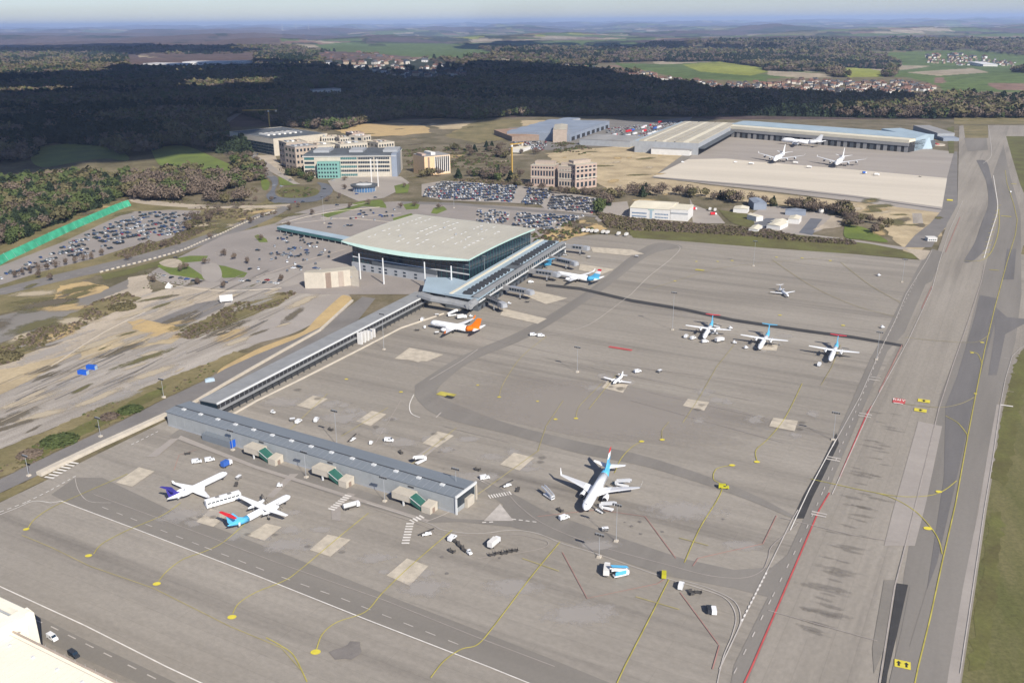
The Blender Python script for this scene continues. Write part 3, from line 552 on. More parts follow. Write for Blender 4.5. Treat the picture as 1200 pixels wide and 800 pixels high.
# ---------------------------------------------------------------- paint
def zebra(a, b, w, n, m='white_paint', z=Q4):
    A = P(*a); B = P(*b); d = B-A
    for k in range(n):
        p = A+d*(k/n); q = p+d.normalized()*(d.length/n*0.5); nn = Vector((-d.y, d.x, 0)).normalized()*w/2
        MB().add([p-nn, q-nn, q+nn, p+nn], [(0, 1, 2, 3)], m).build('crossing_bar', apron, loc=(0, 0, z))
zebra((57,561),(90,541),5.0,7); zebra((388,598),(410,580),3.2,8); zebra((475,638),(481,612),3.0,8); zebra((482,612),(497,605),3.0,4); zebra((573,583),(600,578),3.0,9)
for nm, mt, pts, w, cv, ds in [
 ('stand_edge_line','white_paint',[(60,590),(72,588),(88,594),(160,621),(300,675),(430,727),(572,782),(740,850)],0.55,False,None),
 ('stand_edge_line','white_paint',[(0,604),(20,596),(40,588),(60,590)],0.4,True,None),
 ('stand_edge_line','white_paint',[(-40,670),(0,688),(100,734),(195,782),(340,850)],0.55,False,None),
 ('stand_edge_line','faint_white_paint',[(110,580),(240,628),(330,662),(450,704),(560,748),(650,782)],0.35,False,None),
 ('dashed_line','worn_white_paint',[(120,595),(240,642),(330,677),(400,702),(560,765)],0.45,False,(4,5)),
 ('dashed_line','worn_white_paint',[(-20,702),(60,735),(150,780),(260,835)],0.5,False,(4,5)),
 ('dashed_line','white_paint',[(0,601),(32,589),(60,575),(90,558)],0.6,False,(1.6,1.4)),
 ('dashed_line','white_paint',[(154,522),(188,505)],0.6,False,(1.6,1.4)),
 ('service_line','worn_white_paint',[(88,560),(92,575),(104,588),(130,590)],0.3,True,None),
 ('kerb_line','worn_white_paint',[(500,612),(520,604),(545,590),(575,570),(556,560)],0.4,False,None),
 ('road_line','worn_white_paint',[(430,590),(500,613),(520,622),(560,626),(600,622),(630,626),(660,638),(700,650),(780,678),(820,690),(850,702),(862,722),(858,745),(845,780),(830,860)],0.45,True,None),
 ('road_line','faint_white_paint',[(430,594),(500,618),(520,628),(600,627),(630,632),(642,636),(636,643),(600,650),(560,655)],0.35,True,None),
 ('road_line','faint_white_paint',[(560,560),(590,575),(610,595),(640,616),(700,640),(780,662),(830,675),(870,678),(892,670),(900,655),(905,640),(935,615)],0.4,True,None),
 ('road_line','worn_white_paint',[(800,681),(830,690),(860,705),(868,725),(862,745),(843,785)],0.4,True,None),
 ('dashed_line','white_paint',[(565,613),(584,612)],0.7,False,(1.6,1.2)),('dashed_line','white_paint',[(600,609),(632,613)],0.7,False,(1.6,1.2)),
 ('dashed_line','white_paint',[(869,729),(900,668)],0.8,False,(1.5,1.3)),
 ('dashed_line','worn_white_paint',[(860,790),(905,700),(945,620),(965,575),(1008,470),(1035,405),(1075,325)],0.5,False,(3,7)),
 ('edge_line','worn_white_paint',[(843,785),(870,728),(928,610),(935,598)],0.5,False,None),
 ('edge_line','white_paint',[(926,622),(948,575),(980,515)],0.5,False,None),
 ('edge_line','worn_white_paint',[(975,525),(1008,465),(1032,410),(1048,378),(1062,345),(1086,306),(1092,294)],0.45,False,None),
 ('edge_line','worn_white_paint',[(975,580),(1020,480),(1064,400),(1092,340),(1100,310),(1112,272),(1122,250),(1128,236)],0.5,False,None),
 ('red_line','red_paint',[(840,870),(882,780),(960,598),(972,578)],0.7,False,None),
 ('red_line','red_paint',[(984,560),(1016,485),(1022,476)],0.7,False,None),('red_line','faint_red_paint',[(1030,460),(1057,405)],0.7,False,None),
 ('red_line','faint_red_paint',[(1080,362),(1092,336)],0.7,False,None),('red_line','faint_red_paint',[(1108,296),(1125,255)],0.7,False,None),
 ('edge_line','faint_white_paint',[(1020,868),(1048,690),(1066,620),(1100,480),(1116,430),(1135,376),(1150,330),(1154,310)],0.6,False,None),
 ('edge_line','white_paint',[(1153,303),(1158,285),(1163,268),(1168,252),(1169,240),(1167,225),(1164,206)],0.9,True,None),
 ('edge_line','worn_white_paint',[(1158,147),(1162,176),(1160,186),(1152,192)],0.9,True,None),
 ('edge_line','faint_white_paint',[(913,607),(1000,628),(1056,637)],0.4,False,None),
 ('edge_line','faint_white_paint',[(900,716),(1028,752)],0.4,False,None),
 ('grass_edge_line','worn_white_paint',[(1125,790),(1140,690),(1153,600),(1163,540),(1172,476),(1178,445),(1186,418),(1194,410),(1204,404)],0.35,False,None),
 ('lead_in_line','worn_white_paint',[(740,345),(760,325),(785,305),(797,292),(790,287),(780,286)],0.6,True,None),
 ('lead_in_line','worn_white_paint',[(740,345),(700,375),(680,385),(650,392),(620,392)],0.45,True,None),
 ('lead_in_line','white_paint',[(485,463),(480,475),(482,485),(492,490)],0.6,True,None),
 ('lead_in_line','worn_white_paint',[(503,446),(540,424),(560,410)],0.45,False,None),
 ('lead_in_line','worn_white_paint',[(511,490),(517,484)],0.6,False,None),
 ('kerb_line','worn_white_paint',[(300,472),(370,438),(390,428)],0.4,False,None),
 ('yellow_taxi_line','yellow_paint',[(32,622),(40,610),(60,596),(95,580),(150,556)],0.42,True,None),
 ('yellow_taxi_line','yellow_paint',[(110,650),(120,638),(150,622),(190,605),(212,590)],0.42,True,None),
 ('yellow_taxi_line','yellow_paint',[(186,682),(196,670),(215,656),(240,647),(262,636),(290,612)],0.42,True,None),
 ('yellow_taxi_line','yellow_paint',[(273,720),(280,708),(300,695),(332,682),(350,670),(400,628),(432,602)],0.42,True,None),
 ('yellow_taxi_line','yellow_paint',[(371,762),(378,744),(395,730),(428,718),(448,696),(480,665),(530,622)],0.42,True,None),
 ('yellow_taxi_line','yellow_paint',[(505,795),(520,776),(540,762),(560,756),(580,733),(620,680),(656,636)],0.45,True,None),
 ('yellow_taxi_line','faint_yellow_paint',[(26,628),(60,642),(105,664),(180,690),(270,735),(330,760),(352,785)],0.4,False,None),
 ('yellow_taxi_line','yellow_paint',[(312,748),(330,758),(345,770),(360,800)],0.42,True,None),
 ('yellow_taxi_line','yellow_paint',[(710,830),(732,782),(764,720),(784,680)],0.45,False,None),
 ('yellow_taxi_line','yellow_paint',[(802,660),(820,620),(846,575),(836,562),(840,550),(858,546)],0.45,True,None),
 ('yellow_taxi_line','yellow_paint',[(720,555),(728,538),(740,525),(752,518)],0.4,True,None),
 ('yellow_taxi_line','faint_yellow_paint',[(776,515),(776,505),(784,495)],0.4,True,None),
 ('yellow_taxi_line','yellow_paint',[(887,541),(886,528),(900,515),(920,490),(940,450)],0.4,True,None),
 ('yellow_taxi_line','faint_yellow_paint',[(675,490),(678,478),(690,465),(705,450)],0.4,True,None),
 ('yellow_taxi_line','faint_yellow_paint',[(585,465),(590,450),(610,420),(640,395)],0.4,True,None),
 ('yellow_taxi_line','faint_yellow_paint',[(630,530),(640,500),(660,470)],0.4,False,None),
 ('yellow_taxi_line','faint_yellow_paint',[(800,496),(812,478),(822,462),(840,430),(860,405)],0.4,False,None),
 ('yellow_taxi_line','faint_yellow_paint',[(962,452),(975,430),(985,405)],0.4,False,None),
 ('yellow_taxi_line','yellow_paint',[(1066,830),(1076,782),(1090,725),(1104,660),(1120,590),(1134,512),(1144,460),(1154,410),(1166,360),(1180,308),(1190,275),(1192,258),(1188,240),(1180,215),(1178,200)],0.5,False,None),
 ('yellow_taxi_line','yellow_paint',[(950,562),(1000,573),(1040,582),(1070,598),(1090,618),(1100,634),(1104,650)],0.5,True,None),
 ('yellow_taxi_line','yellow_paint',[(1000,573),(1050,582),(1085,582),(1105,576),(1121,564)],0.5,True,None),
 ('yellow_taxi_line','faint_yellow_paint',[(1060,474),(1100,478),(1125,474),(1142,466)],0.5,True,None),
 ('yellow_taxi_line','yellow_paint',[(1108,488),(1122,496),(1132,508),(1134,514)],0.45,True,None),
 ('yellow_taxi_line','faint_yellow_paint',[(1060,396),(1100,400),(1140,402),(1155,396),(1160,390)],0.45,True,None),
 ('yellow_taxi_line','yellow_paint',[(1136,412),(1146,416),(1151,428)],0.45,True,None),
 ('yellow_taxi_line','faint_yellow_paint',[(905,305),(950,335),(1000,358),(1050,372)],0.45,True,None),
 ('yellow_taxi_line','faint_yellow_paint',[(985,308),(1020,335),(1055,355)],0.45,True,None),
 ('yellow_taxi_line','faint_yellow_paint',[(760,340),(830,318),(880,310),(1000,300)],0.4,True,None),
 ('yellow_edge_line','yellow_paint',[(1130,306),(1148,306),(1160,298),(1168,280),(1171,262),(1170,246)],0.6,True,None),
 ('faint_red_line','faint_red_paint',[(630,606),(700,598),(756,606),(792,655)],0.4,False,None),
 ('faint_red_line','faint_red_paint',[(659,648),(688,702),(770,685),(778,680)],0.4,False,None),
 ('faint_red_line','faint_red_paint',[(797,695),(842,756)],0.4,False,None),('faint_red_line','faint_red_paint',[(812,664),(818,655),(894,638),(910,605)],0.45,False,None),
 ('faint_red_line','faint_red_paint',[(204,552),(210,534),(230,528)],0.3,False,None),
 ('faint_red_line','faint_red_paint',[(843,757),(835,785)],0.5,False,None),
]:
    w *= .8
    line(nm, mt, pts, w, Q4+random.uniform(0, 0.04), apron, curve=cv, dash=ds)
for a, b in (((336,508),(384,462)),((400,512),(455,478)),((478,548),(535,502)),((560,580),(632,528)),((690,480),(722,440))): line('yellow_taxi_line', 'faint_yellow_paint', [a, b], .4, Q4+.02, apron)
for a, b in (((470,470),(440,520)),((520,500),(600,520)),((740,470),(920,520)),((760,460),(960,505)),((560,395),(700,425)),((640,420),(880,470)),((700,425),(930,455))): line('stand_edge_line', 'faint_white_paint', [a, b], .3, Q4+.02, apron)
# yellow marks: each stand number roundel, bars and location boxes
for x, y, s in [(31,621,1.2),(104,652,1.3),(184,685,1.4),(272,724,1.5),(370,765,1.6),(752,518,1.2),(776,516,1.2),(858,546,1.3),(887,542,1.3),(675,491,1.1),(585,466,1),(406,445,1),(470,460,1),
                (910,302,1.2),(940,303,1.2),(973,306,1.3),(914,370,1.2),(988,382,1.3),(791,330,1),(816,307,1),(841,307,1),(858,306,1.2),(560,452,.8),(630,471,.8),(651,492,1),
                (1087,620,1.6),(1100,577,1.3),(1151,402,1.2),(1139,414,1.1),(1143,462,.9)]:
    c = P(x, y); r = .82*s
    b_ = MB(); n = 12; b_.add([(c.x+r*1.25*math.cos(2*math.pi*k/n), c.y+r*math.sin(2*math.pi*k/n), 0) for k in range(n)], [tuple(range(n))], 'bright_yellow_paint')
    b_.build('yellow_stand_roundel', apron, loc=(0, 0, Q4+0.06))
def panel(cx, cy, w, h, rz, m, z=Q4+0.06, name='painted_panel'):
    c = P(cx, cy); o = MB().add([(-w/2, -h/2, 0), (w/2, -h/2, 0), (w/2, h/2, 0), (-w/2, h/2, 0)], [(0, 1, 2, 3)], m).build(name, apron, loc=(c.x, c.y, z), rz=R(rz)); return o
FONT = {'B': ['110','101','110','101','110'], '6': ['111','100','111','101','111'], '1': ['010','110','010','010','111'], 'A': ['010','101','111','101','101'], '-': ['000','000','111','000','000'],
        '3': ['111','001','111','001','111'], 'R': ['110','101','110','101','101'], 'W': ['101','101','101','111','101'], 'Y': ['101','101','010','010','010'], '4': ['101','101','111','001','001']}
def ptext(cx, cy, txt, h, rz, m, z=Q4+0.12):
    c = P(cx, cy); w = h*0.6; mb = MB(); px = w/3; pz = h/5; tot = len(txt)*(w+px)-px
    for i, ch in enumerate(txt):
        for r_, row in enumerate(FONT[ch]):
            for q, v in enumerate(row):
                if v == '1':
                    x0 = -tot/2+i*(w+px)+q*px; y0 = h/2-(r_+1)*pz; mb.add([(x0, y0, 0), (x0+px, y0, 0), (x0+px, y0+pz, 0), (x0, y0+pz, 0)], [(0, 1, 2, 3)], m)
    o = mb.build('painted_characters', apron, loc=(c.x, c.y, z), rz=R(rz)); o['kind'] = 'stuff'
panel(1053.5,470.5,6.0,6.6,-26,'red_paint'); ptext(1053.5,469.5,'RWY',2.7,-26,'white_paint')
o_ = panel(1052.5,473.6,4.6,0.9,-26,'white_paint', z=Q4+0.12)
for x, y in ((1082.5,470.5),(1078.5,481.5)):
    panel(x,y,5.8,4.2,-26,'bright_yellow_paint')
    c = P(x, y); MB().add([(-.5,-1.3,0),(.5,-1.3,0),(.5,.2,0),(1.2,.2,0),(0,1.5,0),(-1.2,.2,0),(-.5,.2,0)], [(0,1,2,3,4,5,6)], 'black_paint').build('painted_arrow', apron, loc=(c.x, c.y, Q4+.12), rz=R(-26))
panel(1057.5,779.5,4.6,3.8,-22,'bright_yellow_paint')
for dx in (-1.1, 1.1):
    c = P(1057.5, 779.5)+Vector((dx*math.cos(R(-22)), dx*math.sin(R(-22)), 0)); MB().add([(-.3,-1.2,0),(.3,-1.2,0),(.3,.2,0),(.75,.2,0),(0,1.3,0),(-.75,.2,0),(-.3,.2,0)], [(0,1,2,3,4,5,6)], 'black_paint').build('painted_arrow', apron, loc=(c.x, c.y, Q4+.12), rz=R(-22))
panel(1113,235,6,9,-26,'bright_yellow_paint'); panel(727,409,15,2.6,-28,'red_paint');
panel(523,463,10,5,-28,'yellow_paint'); panel(527,466,5,3,-28,'black_asphalt', z=Q4+.1); panel(820,317,7,4,-28,'yellow_paint')
panel(1188,216,6,3,-28,'yellow_paint'); panel(1179,254,9,3,-28,'yellow_paint'); panel(1165,317,7,1,-28,'yellow_paint')
for k in range(12): # short yellow bars on the closed corner of the taxiway
    x = 1146+k*1.6; y = 300-k*5.2
    line('yellow_bar', 'yellow_paint', [(x+4, y), (x+13-k*0.3, y-2.2)], 0.5, Q4+.05, apron)
for x, y in ((1020,443),(1013,487),(977,537)): pass
for x, y in ((1025,443),(1014,486),(977,537),(960,602)): panel(x, y, 6, 1.1, -28, 'worn_white_paint'); panel(x-1, y+2.8, 6, 1.1, -28, 'worn_white_paint')
for x, y in ((1176,420),(1181,437),(1180,459)): line('grass_mark','worn_white_paint',[(x,y),(x+8,y+1)],0.3,Q4,apron)
line('grass_mark','white_paint',[(1172,475),(1187,477)],1.3,Q4,apron)
for pts in ([(1160,560),(1178,470),(1192,415),(1212,415),(1196,480),(1180,570)],[(1132,785),(1148,690),(1160,600),(1176,600),(1168,690),(1155,785)]): sheet('grass_field','grass',pts,G5,wob=1.2)
# yellow T bars on the stands
for a, b in (((612,655),(655,670)),((796,631),(830,640)),((745,700),(796,715))): line('yellow_stop_bar','faint_yellow_paint',[a,b],0.5,Q4,apron)
# tyre marks and oil on the taxiway
for k in range(48):
    t = (k+random.random())/48; x = 958+t*85+random.gauss(0, 8); y = 745-t*265+random.gauss(0, 3); a = random.uniform(3, 11)*(1.2-.5*t)
    c = P(x, y); MB().add([(a*math.cos(q*math.pi/6), (a*.13+.5)*math.sin(q*math.pi/6), 0) for q in range(12)], [tuple(range(12))], 'skid_soft').build('skid_mark', apron, loc=(c.x, c.y, Q2+.02+k*.0008), rz=R(-28+random.gauss(0, 4)))
for k in range(40):
    x, y = random.choice([(345,640),(490,665),(440,500),(520,530),(600,560),(760,620),(860,600),(370,480),(660,600),(280,600),(560,640)]); x += random.gauss(0, 22); y += random.gauss(0, 9); r = random.uniform(.25, .8)
    c = P(x, y); MB().add([(c.x+r*random.uniform(.7, 1.3)*math.cos(t), c.y+r*random.uniform(.7, 1.5)*math.sin(t), 0) for t in [q*math.pi/4 for q in range(8)]], [tuple(range(8))], 'soot').build('oil_stain', apron, loc=(0, 0, Q3+.03))

# rough ground of the landside works: soft patches and wheel tracks
def patch(name, m, x, y, rx, ry, rz, z):
    c = P(x, y); n = 12; o = MB().add([(rx*math.cos(2*math.pi*k/n), ry*math.sin(2*math.pi*k/n), 0) for k in range(n)], [tuple(range(n))], m).build(name, None, loc=(c.x, c.y, z+random.uniform(0, .05)), rz=R(rz)); o['kind'] = 'structure'; return o
WORK = [(0,526),(0,404),(60,384),(150,350),(230,330),(400,345),(290,408),(170,455),(100,486)]; c_ = 0
while c_ < 85:
    x, y = random.uniform(-10, 400), random.uniform(330, 525)
    if inpoly(np.array([x]), np.array([y]), WORK)[0]:
        s_ = random.uniform(4, 15); patch('soil_patch', random.choice(['soil_soft', 'soil_soft', 'dark_soil_soft', 'worn_soft', 'grass_soft', 'worn_soft']), x, y, s_*random.uniform(1, 2.4), s_*random.uniform(.3, .6), 62+random.gauss(0, 10), G5+.1); c_ += 1
for k in range(70):
    x, y = random.uniform(0, 330), random.uniform(390, 505); L_ = random.uniform(20, 90); b_ = 488-x*.42
    y = b_+random.uniform(-45, 22); line('wheel_track', random.choice(['gravel', 'soot', 'pale_soil', 'dark_asphalt']), [(x-L_/2, y+L_*.22), (x, y+random.uniform(-1, 1)), (x+L_/2, y-L_*.24)], random.uniform(.25, .8), G5+.2, curve=True)
for k in range(150):
    x, y = random.choice([(60,345),(300,245),(240,262),(480,190),(560,180),(680,195),(760,218),(1000,245),(60,385),(250,385),(100,240),(220,205),(660,270),(1060,260),(720,190),(450,160),(520,150)]); x += random.gauss(0, 26); y += random.gauss(0, 7); s_ = random.uniform(5, 18)
    patch('soil_patch', random.choice(['soil_soft', 'dark_soil_soft', 'grass_soft', 'grass_soft', 'ochre_soft']), x, y, s_*1.6, s_*.7, random.uniform(0, 90), G4+.1)
# kerbs, bays and crossings of the forecourt
for k in range(16): line('bay_line', 'worn_white_paint', [(250+k*8, 296-k*1.2), (262+k*8, 301-k*1.2)], .25, G5+.2)
for a, b in (((300,325),(405,292)),((345,262),(470,250)),((330,258),(430,238))): line('lane_kerb', 'pale_tarmac', [a, ((a[0]+b[0])/2, (a[1]+b[1])/2-.8), b], .5, G5+.1, curve=True, h=.15)
for pts in ([(330,262),(380,250),(445,243)],[(376,256),(420,257),(470,262)],[(172,322),(200,334),(260,341),(330,338)],[(60,430),(118,392),(170,366)]): line('verge_edge', 'kerb_concrete', pts, .5, G5+.1, curve=True, h=.15)
# ================================================================= BUILDINGS
mat('cream_wall', (0.47, 0.42, 0.34), var=0.06, scale=0.3)
mat('white_wall', (0.62, 0.60, 0.56), var=0.05, scale=0.3)
mat('tan_wall', (0.38, 0.31, 0.25), var=0.08, scale=0.3)
mat('pink_wall', (0.40, 0.30, 0.245), var=0.08, scale=0.3)
mat('peach_wall', (0.66, 0.46, 0.27), var=0.06, scale=0.3)
mat('brown_wall', (0.24, 0.18, 0.14), var=0.1, scale=0.3)
mat('grey_wall', (0.32, 0.33, 0.34), var=0.07, scale=0.2)
mat('pier_wall', (0.30, 0.31, 0.305), var=0.06, scale=0.25, fine=0.04)
mat('pier_roof', (0.18, 0.20, 0.218), var=0.08, scale=0.08, rough=0.55, stretch=(-29, 12), fine=0.05)
mat('dark_trim', (0.05, 0.052, 0.055), rough=0.5)
mat('steel', (0.42, 0.43, 0.44), rough=0.4, metal=0.3)
mat('pale_steel', (0.60, 0.60, 0.58), rough=0.5)
mat('dark_roof', (0.09, 0.10, 0.11), var=0.15, scale=0.08)
mat('grey_roof', (0.27, 0.265, 0.26), var=0.10, scale=0.06)
mat('blue_roof', (0.33, 0.41, 0.46), var=0.07, scale=0.05, rough=0.5)
mat('blue_grey_roof', (0.24, 0.27, 0.32), var=0.10, scale=0.03, rough=0.5)
mat('cream_roof', (0.62, 0.57, 0.45), var=0.05, scale=0.06, fine=0.03)
mat('tan_roof', (0.43, 0.39, 0.31), var=0.08, scale=0.04, rough=0.6)
mat('terminal_roof', (0.46, 0.432, 0.36), var=0.05, scale=0.06, fine=0.06, rough=0.6)
mat('mint_fascia', (0.42, 0.56, 0.50), var=0.04, scale=0.3, rough=0.5)
mat('hangar_roof', (0.80, 0.74, 0.60), var=0.03, scale=0.08, fine=0.02)
mat('brown_roof', (0.30, 0.20, 0.14), var=0.15, scale=0.02)
mat('glass_dark', (0.018, 0.03, 0.042), rough=0.12, spec=0.8)
mat('glass_teal', (0.04, 0.13, 0.13), rough=0.15, spec=0.7)
mat('glass_green', (0.03, 0.11, 0.085), rough=0.15, spec=0.7)
mat('mint_cladding', (0.17, 0.33, 0.29), rough=0.4)
mat('glass_blue', (0.06, 0.14, 0.26), rough=0.12, spec=0.7)
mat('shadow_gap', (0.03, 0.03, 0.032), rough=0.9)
mat('net_green', (0.05, 0.33, 0.19), var=0.25, scale=0.12, rough=0.8)
mat('blue_box', (0.015, 0.10, 0.48), rough=0.5)
mat('crane_yellow', (0.42, 0.27, 0.07), rough=0.6)
mat('link_roof', (0.26, 0.262, 0.258), var=0.08, scale=0.15, rough=0.55)
def frame3(left, front, right):
    """rectangle whose front corner and two other corners are seen: origin, angle, width, depth"""
    O = P(*front); A = P(*right)-O; w = A.length; ux = A.normalized(); uy = Vector((-ux.y, ux.x, 0)); B = P(*left)-O
    return O, math.atan2(ux.y, ux.x), w, abs(B.dot(uy))
def facade(p0, p1, depth):
    O = P(*p0); A = P(*p1)-O; return O, math.atan2(A.y, A.x), A.length, depth
_bm = {}
def shared_box(w, d, h, m):
    k = (round(w, 2), round(d, 2), round(h, 2), m)
    if k not in _bm: _bm[k] = MB().box(0, w, -d, 0, 0, h, m).mesh('window')
    return _bm[k]
def windows(root, x0, x1, z0, nx, nz, pw, ph, dz, m='glass_dark', y=0.0, side=None, name='window'):
    """window units set proud of the front (or of the left / right end) of a building"""
    sx = (x1-x0)/nx
    for j in range(nz):
        for i in range(nx):
            a = x0+sx*(i+.5)-pw/2
            me_ = shared_box(pw, 0.12, ph, m)
            o = bpy.data.objects.new(name, me_); COL.objects.link(o); o.parent = root
            if side == 'left': o.location = (y, a+pw, z0+j*dz); o.rotation_euler = (0, 0, -math.pi/2)
            elif side == 'right': o.location = (y, a, z0+j*dz); o.rotation_euler = (0, 0, math.pi/2)
            else: o.location = (a, y, z0+j*dz)
def simple_block(name, label, cat, fr, h, wall, roof, para=0.6, group=None, wins=None, left=None, extra=None):
    O, a, w, d = fr; e = empty(name, O, a, label, cat, group)
    MB().box(0, w, 0, d, -0.4, h, wall).build('wall', e)
    r = MB(); r.box(-.15, w+.15, -.15, d+.15, h, h+.12, roof)
    if para: 
        for b_ in ((-.15, w+.15, -.15, .25), (-.15, w+.15, d-.25, d+.15), (-.15, .25, .25, d-.25), (w-.25, w+.15, .25, d-.25)): r.box(*b_, h+.12, h+para, wall)
    r.build('roof', e)
    if wins: windows(e, *wins)
    if left: windows(e, *left, side='left')
    if extra: extra(e, w, d, h)
    return e, w, d, h

# ---- terminal: glass hall under a broad roof with a curved mint fascia
ZR = 23.0
def terminal():
    c_l, c_f, c_r, c_b = P(400,282,ZR), P(549.5,304,ZR), P(627,268,ZR), P(487,251,ZR)
    O = P(549.5, 304, ZR); O.z = 0
    e = empty('airport_terminal', O, 0, 'large glass terminal hall under a broad cream roof with curved mint green edge', 'terminal')
    L_ = lambda p, z: (p.x-O.x, p.y-O.y, z)
    # roof: grid, gently vaulted, front edge bowed outwards
    n, k = 14, 10; roofv = []; out = (c_l-c_b).normalized()
    def at(s, t, z):
        a = c_l.lerp(c_f, s); b = c_b.lerp(c_r, s); p = a.lerp(b, t)
        bow = 4*s*(1-s)*(1-t)*(1-t); p = p+Vector((-0.48, -0.87, 0))*bow*2.2
        return L_(p, z+1.2*4*t*(1-t)-bow*1.0)
    mb = MB(); vs = [at(i/n, j/k, ZR) for j in range(k+1) for i in range(n+1)]
    mb.add(vs, [(j*(n+1)+i, j*(n+1)+i+1, (j+1)*(n+1)+i+1, (j+1)*(n+1)+i) for j in range(k) for i in range(n)], 'terminal_roof')
    vb = [at(i/n, j/k, ZR-0.9) for j in range(k+1) for i in range(n+1)]
    mb.add(vb, [(j*(n+1)+i, (j+1)*(n+1)+i, (j+1)*(n+1)+i+1, j*(n+1)+i+1) for j in range(k) for i in range(n)], 'dark_trim')
    rf = mb.build('roof', e)
    # fascia along the front (thick in the middle) and the sides
    fb = MB()
    def strip(pts, m):
        for a, b in zip(pts, pts[1:]):
            fb.quad(a[0], b[0], b[1], a[1], m)
    fr = []
    for i in range(n+1):
        p = at(i/n, 0, ZR+.05); k_ = 4*(i/n)*(1-i/n); th = 1.1+1.3*k_; q = Vector(p)-Vector((0.48, 0.87, 0))*(.4+3.4*k_)
        fr.append((p, (q.x, q.y, p[2]-th)))
    strip(fr, 'mint_fascia')
    for s in (0, 1):
        sd_ = [(at(s, j/k, ZR+.05), at(s, j/k, ZR-1.2)) for j in range(k+1)]; strip(sd_, 'mint_fascia')
    strip([(at(i/n, 1, ZR+.05), at(i/n, 1, ZR-1.2)) for i in range(n+1)], 'mint_fascia')
    fb.build('fascia', e)
    # roof seams and rows of white rooflights
    for j in range(1, 22):
        t = j/22; a, b = at(0.02, t, ZR+.1), at(0.98, t, ZR+.1)
    for s in [q/24 for q in range(1, 24)]:
        mbb = MB(); pts = [Vector(at(s, t/10, ZR+.06)) for t in range(11)]
        A, B = ribbon_pts(pts, .22); mbb.add([(p.x, p.y, p.z+.05) for p in A]+[(p.x, p.y, p.z+.05) for p in B], [(i, 11+i, 12+i, i+1) for i in range(10)], 'tan_roof'); mbb.build('roof_seam', rf)
    for s in (0.12, 0.2, 0.36, 0.44, 0.52, 0.64, 0.74, 0.84):
        for t in [q/16+0.04 for q in range(2, 14)]:
            if random.random() < 0.35: continue
            a = Vector(at(s+random.uniform(-.012, .012), t, ZR+.12)); b = Vector(at(s, t+.030, ZR+.12)); c = (b-a).normalized(); nn = Vector((-c.y, c.x, 0))*.38
            MB().add([a-nn, b-nn, b+nn, a+nn]+[v+Vector((0, 0, .28)) for v in (a-nn, b-nn, b+nn, a+nn)], [(4, 5, 6, 7), (0, 1, 5, 4), (1, 2, 6, 5), (2, 3, 7, 6), (3, 0, 4, 7)], 'pale_steel').build('rooflight', rf)
    for s, t in ((.62, .52), (.3, .3), (.7, .75), (.45, .66)):
        a = at(s, t, ZR+.1); MB().box(a[0]-.8, a[0]+.8, a[1]-.8, a[1]+.8, a[2]-.2, a[2]+1.1, 'grey_wall').build('roof_vent', rf)
    # glass walls set in from the edge
    def G(s, t, z): p = c_l.lerp(c_f, s).lerp(c_b.lerp(c_r, s), t); return L_(p, z)
    gb = [(0.07, .03), (0.985, .03), (0.985, .95), (0.07, .95)]
    g = MB(); vs = [G(s, t, 0)[:2] for s, t in gb]
    g.prism(vs, -0.5, ZR-1.0, 'glass_dark'); gw = g.build('glass_wall', e)
    # mullions and floor bands on the front and right sides
    for side in (((0.07, .028), (0.985, .028)), ((0.987, .03), (0.987, .95))):
        a = Vector(G(*side[0], 0)); b = Vector(G(*side[1], 0)); n_ = 22; dr = (b-a).normalized()
        for q in range(n_+1):
            p = a.lerp(b, q/n_); MB().box(p.x-.09, p.x+.09, p.y-.09, p.y+.09, 0, ZR-1.1, 'glass_teal').build('mullion', gw)
        for z, h_, m_ in () if side[0][0] > .9 else ((10.0, .8, 'pale_steel'), (17.4, .18, 'steel'), (14.2, .15, 'steel'), (20.2, .15, 'steel')):
            nn = Vector((dr.y, -dr.x, 0)); 
            pts = [a-nn*.3, b-nn*.3, b+nn*.35, a+nn*.35]; MB().prism([(p.x, p.y) for p in pts], z, z+h_, m_).build('floor_band', gw)
    # solid lower storey on the front left with small dark windows
    a = Vector(G(.07, .022, 0)); b = Vector(G(.75, .022, 0)); dr = (b-a).normalized(); nn = Vector((dr.y, -dr.x, 0))
    pts = [a-nn*.1, b-nn*.1, b+nn*1.4, a+nn*1.4]; bw = MB().prism([(p.x, p.y) for p in pts], -.4, 6.3, 'grey_wall').build('lower_wall', e)
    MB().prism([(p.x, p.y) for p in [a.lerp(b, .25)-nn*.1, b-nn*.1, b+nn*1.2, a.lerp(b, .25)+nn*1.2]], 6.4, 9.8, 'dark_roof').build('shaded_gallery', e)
    for q in (.14, .24, .33, .40, .52, .62, .75):
        for z in (3.6, 1.0):
            p = a.lerp(b, q)+nn*1.42; r = p+dr*2.6; MB().prism([(v.x, v.y) for v in (p, r, r+nn*.12, p+nn*.12)], z, z+1.3, 'glass_dark').build('window', bw)
    # white columns carrying the roof
    for px, py, pt in ((422.5,327,291),(450,333,297),(498.5,338,305),(529.5,343,309.5)):
        p = P(px, py); p = p-O; MB().tube((p.x, p.y, -.3), (p.x, p.y, ZR-2.6), .62, .50, 'pale_steel', 10).build('column', e, smooth=False)
    return e, O
term, TO = terminal()

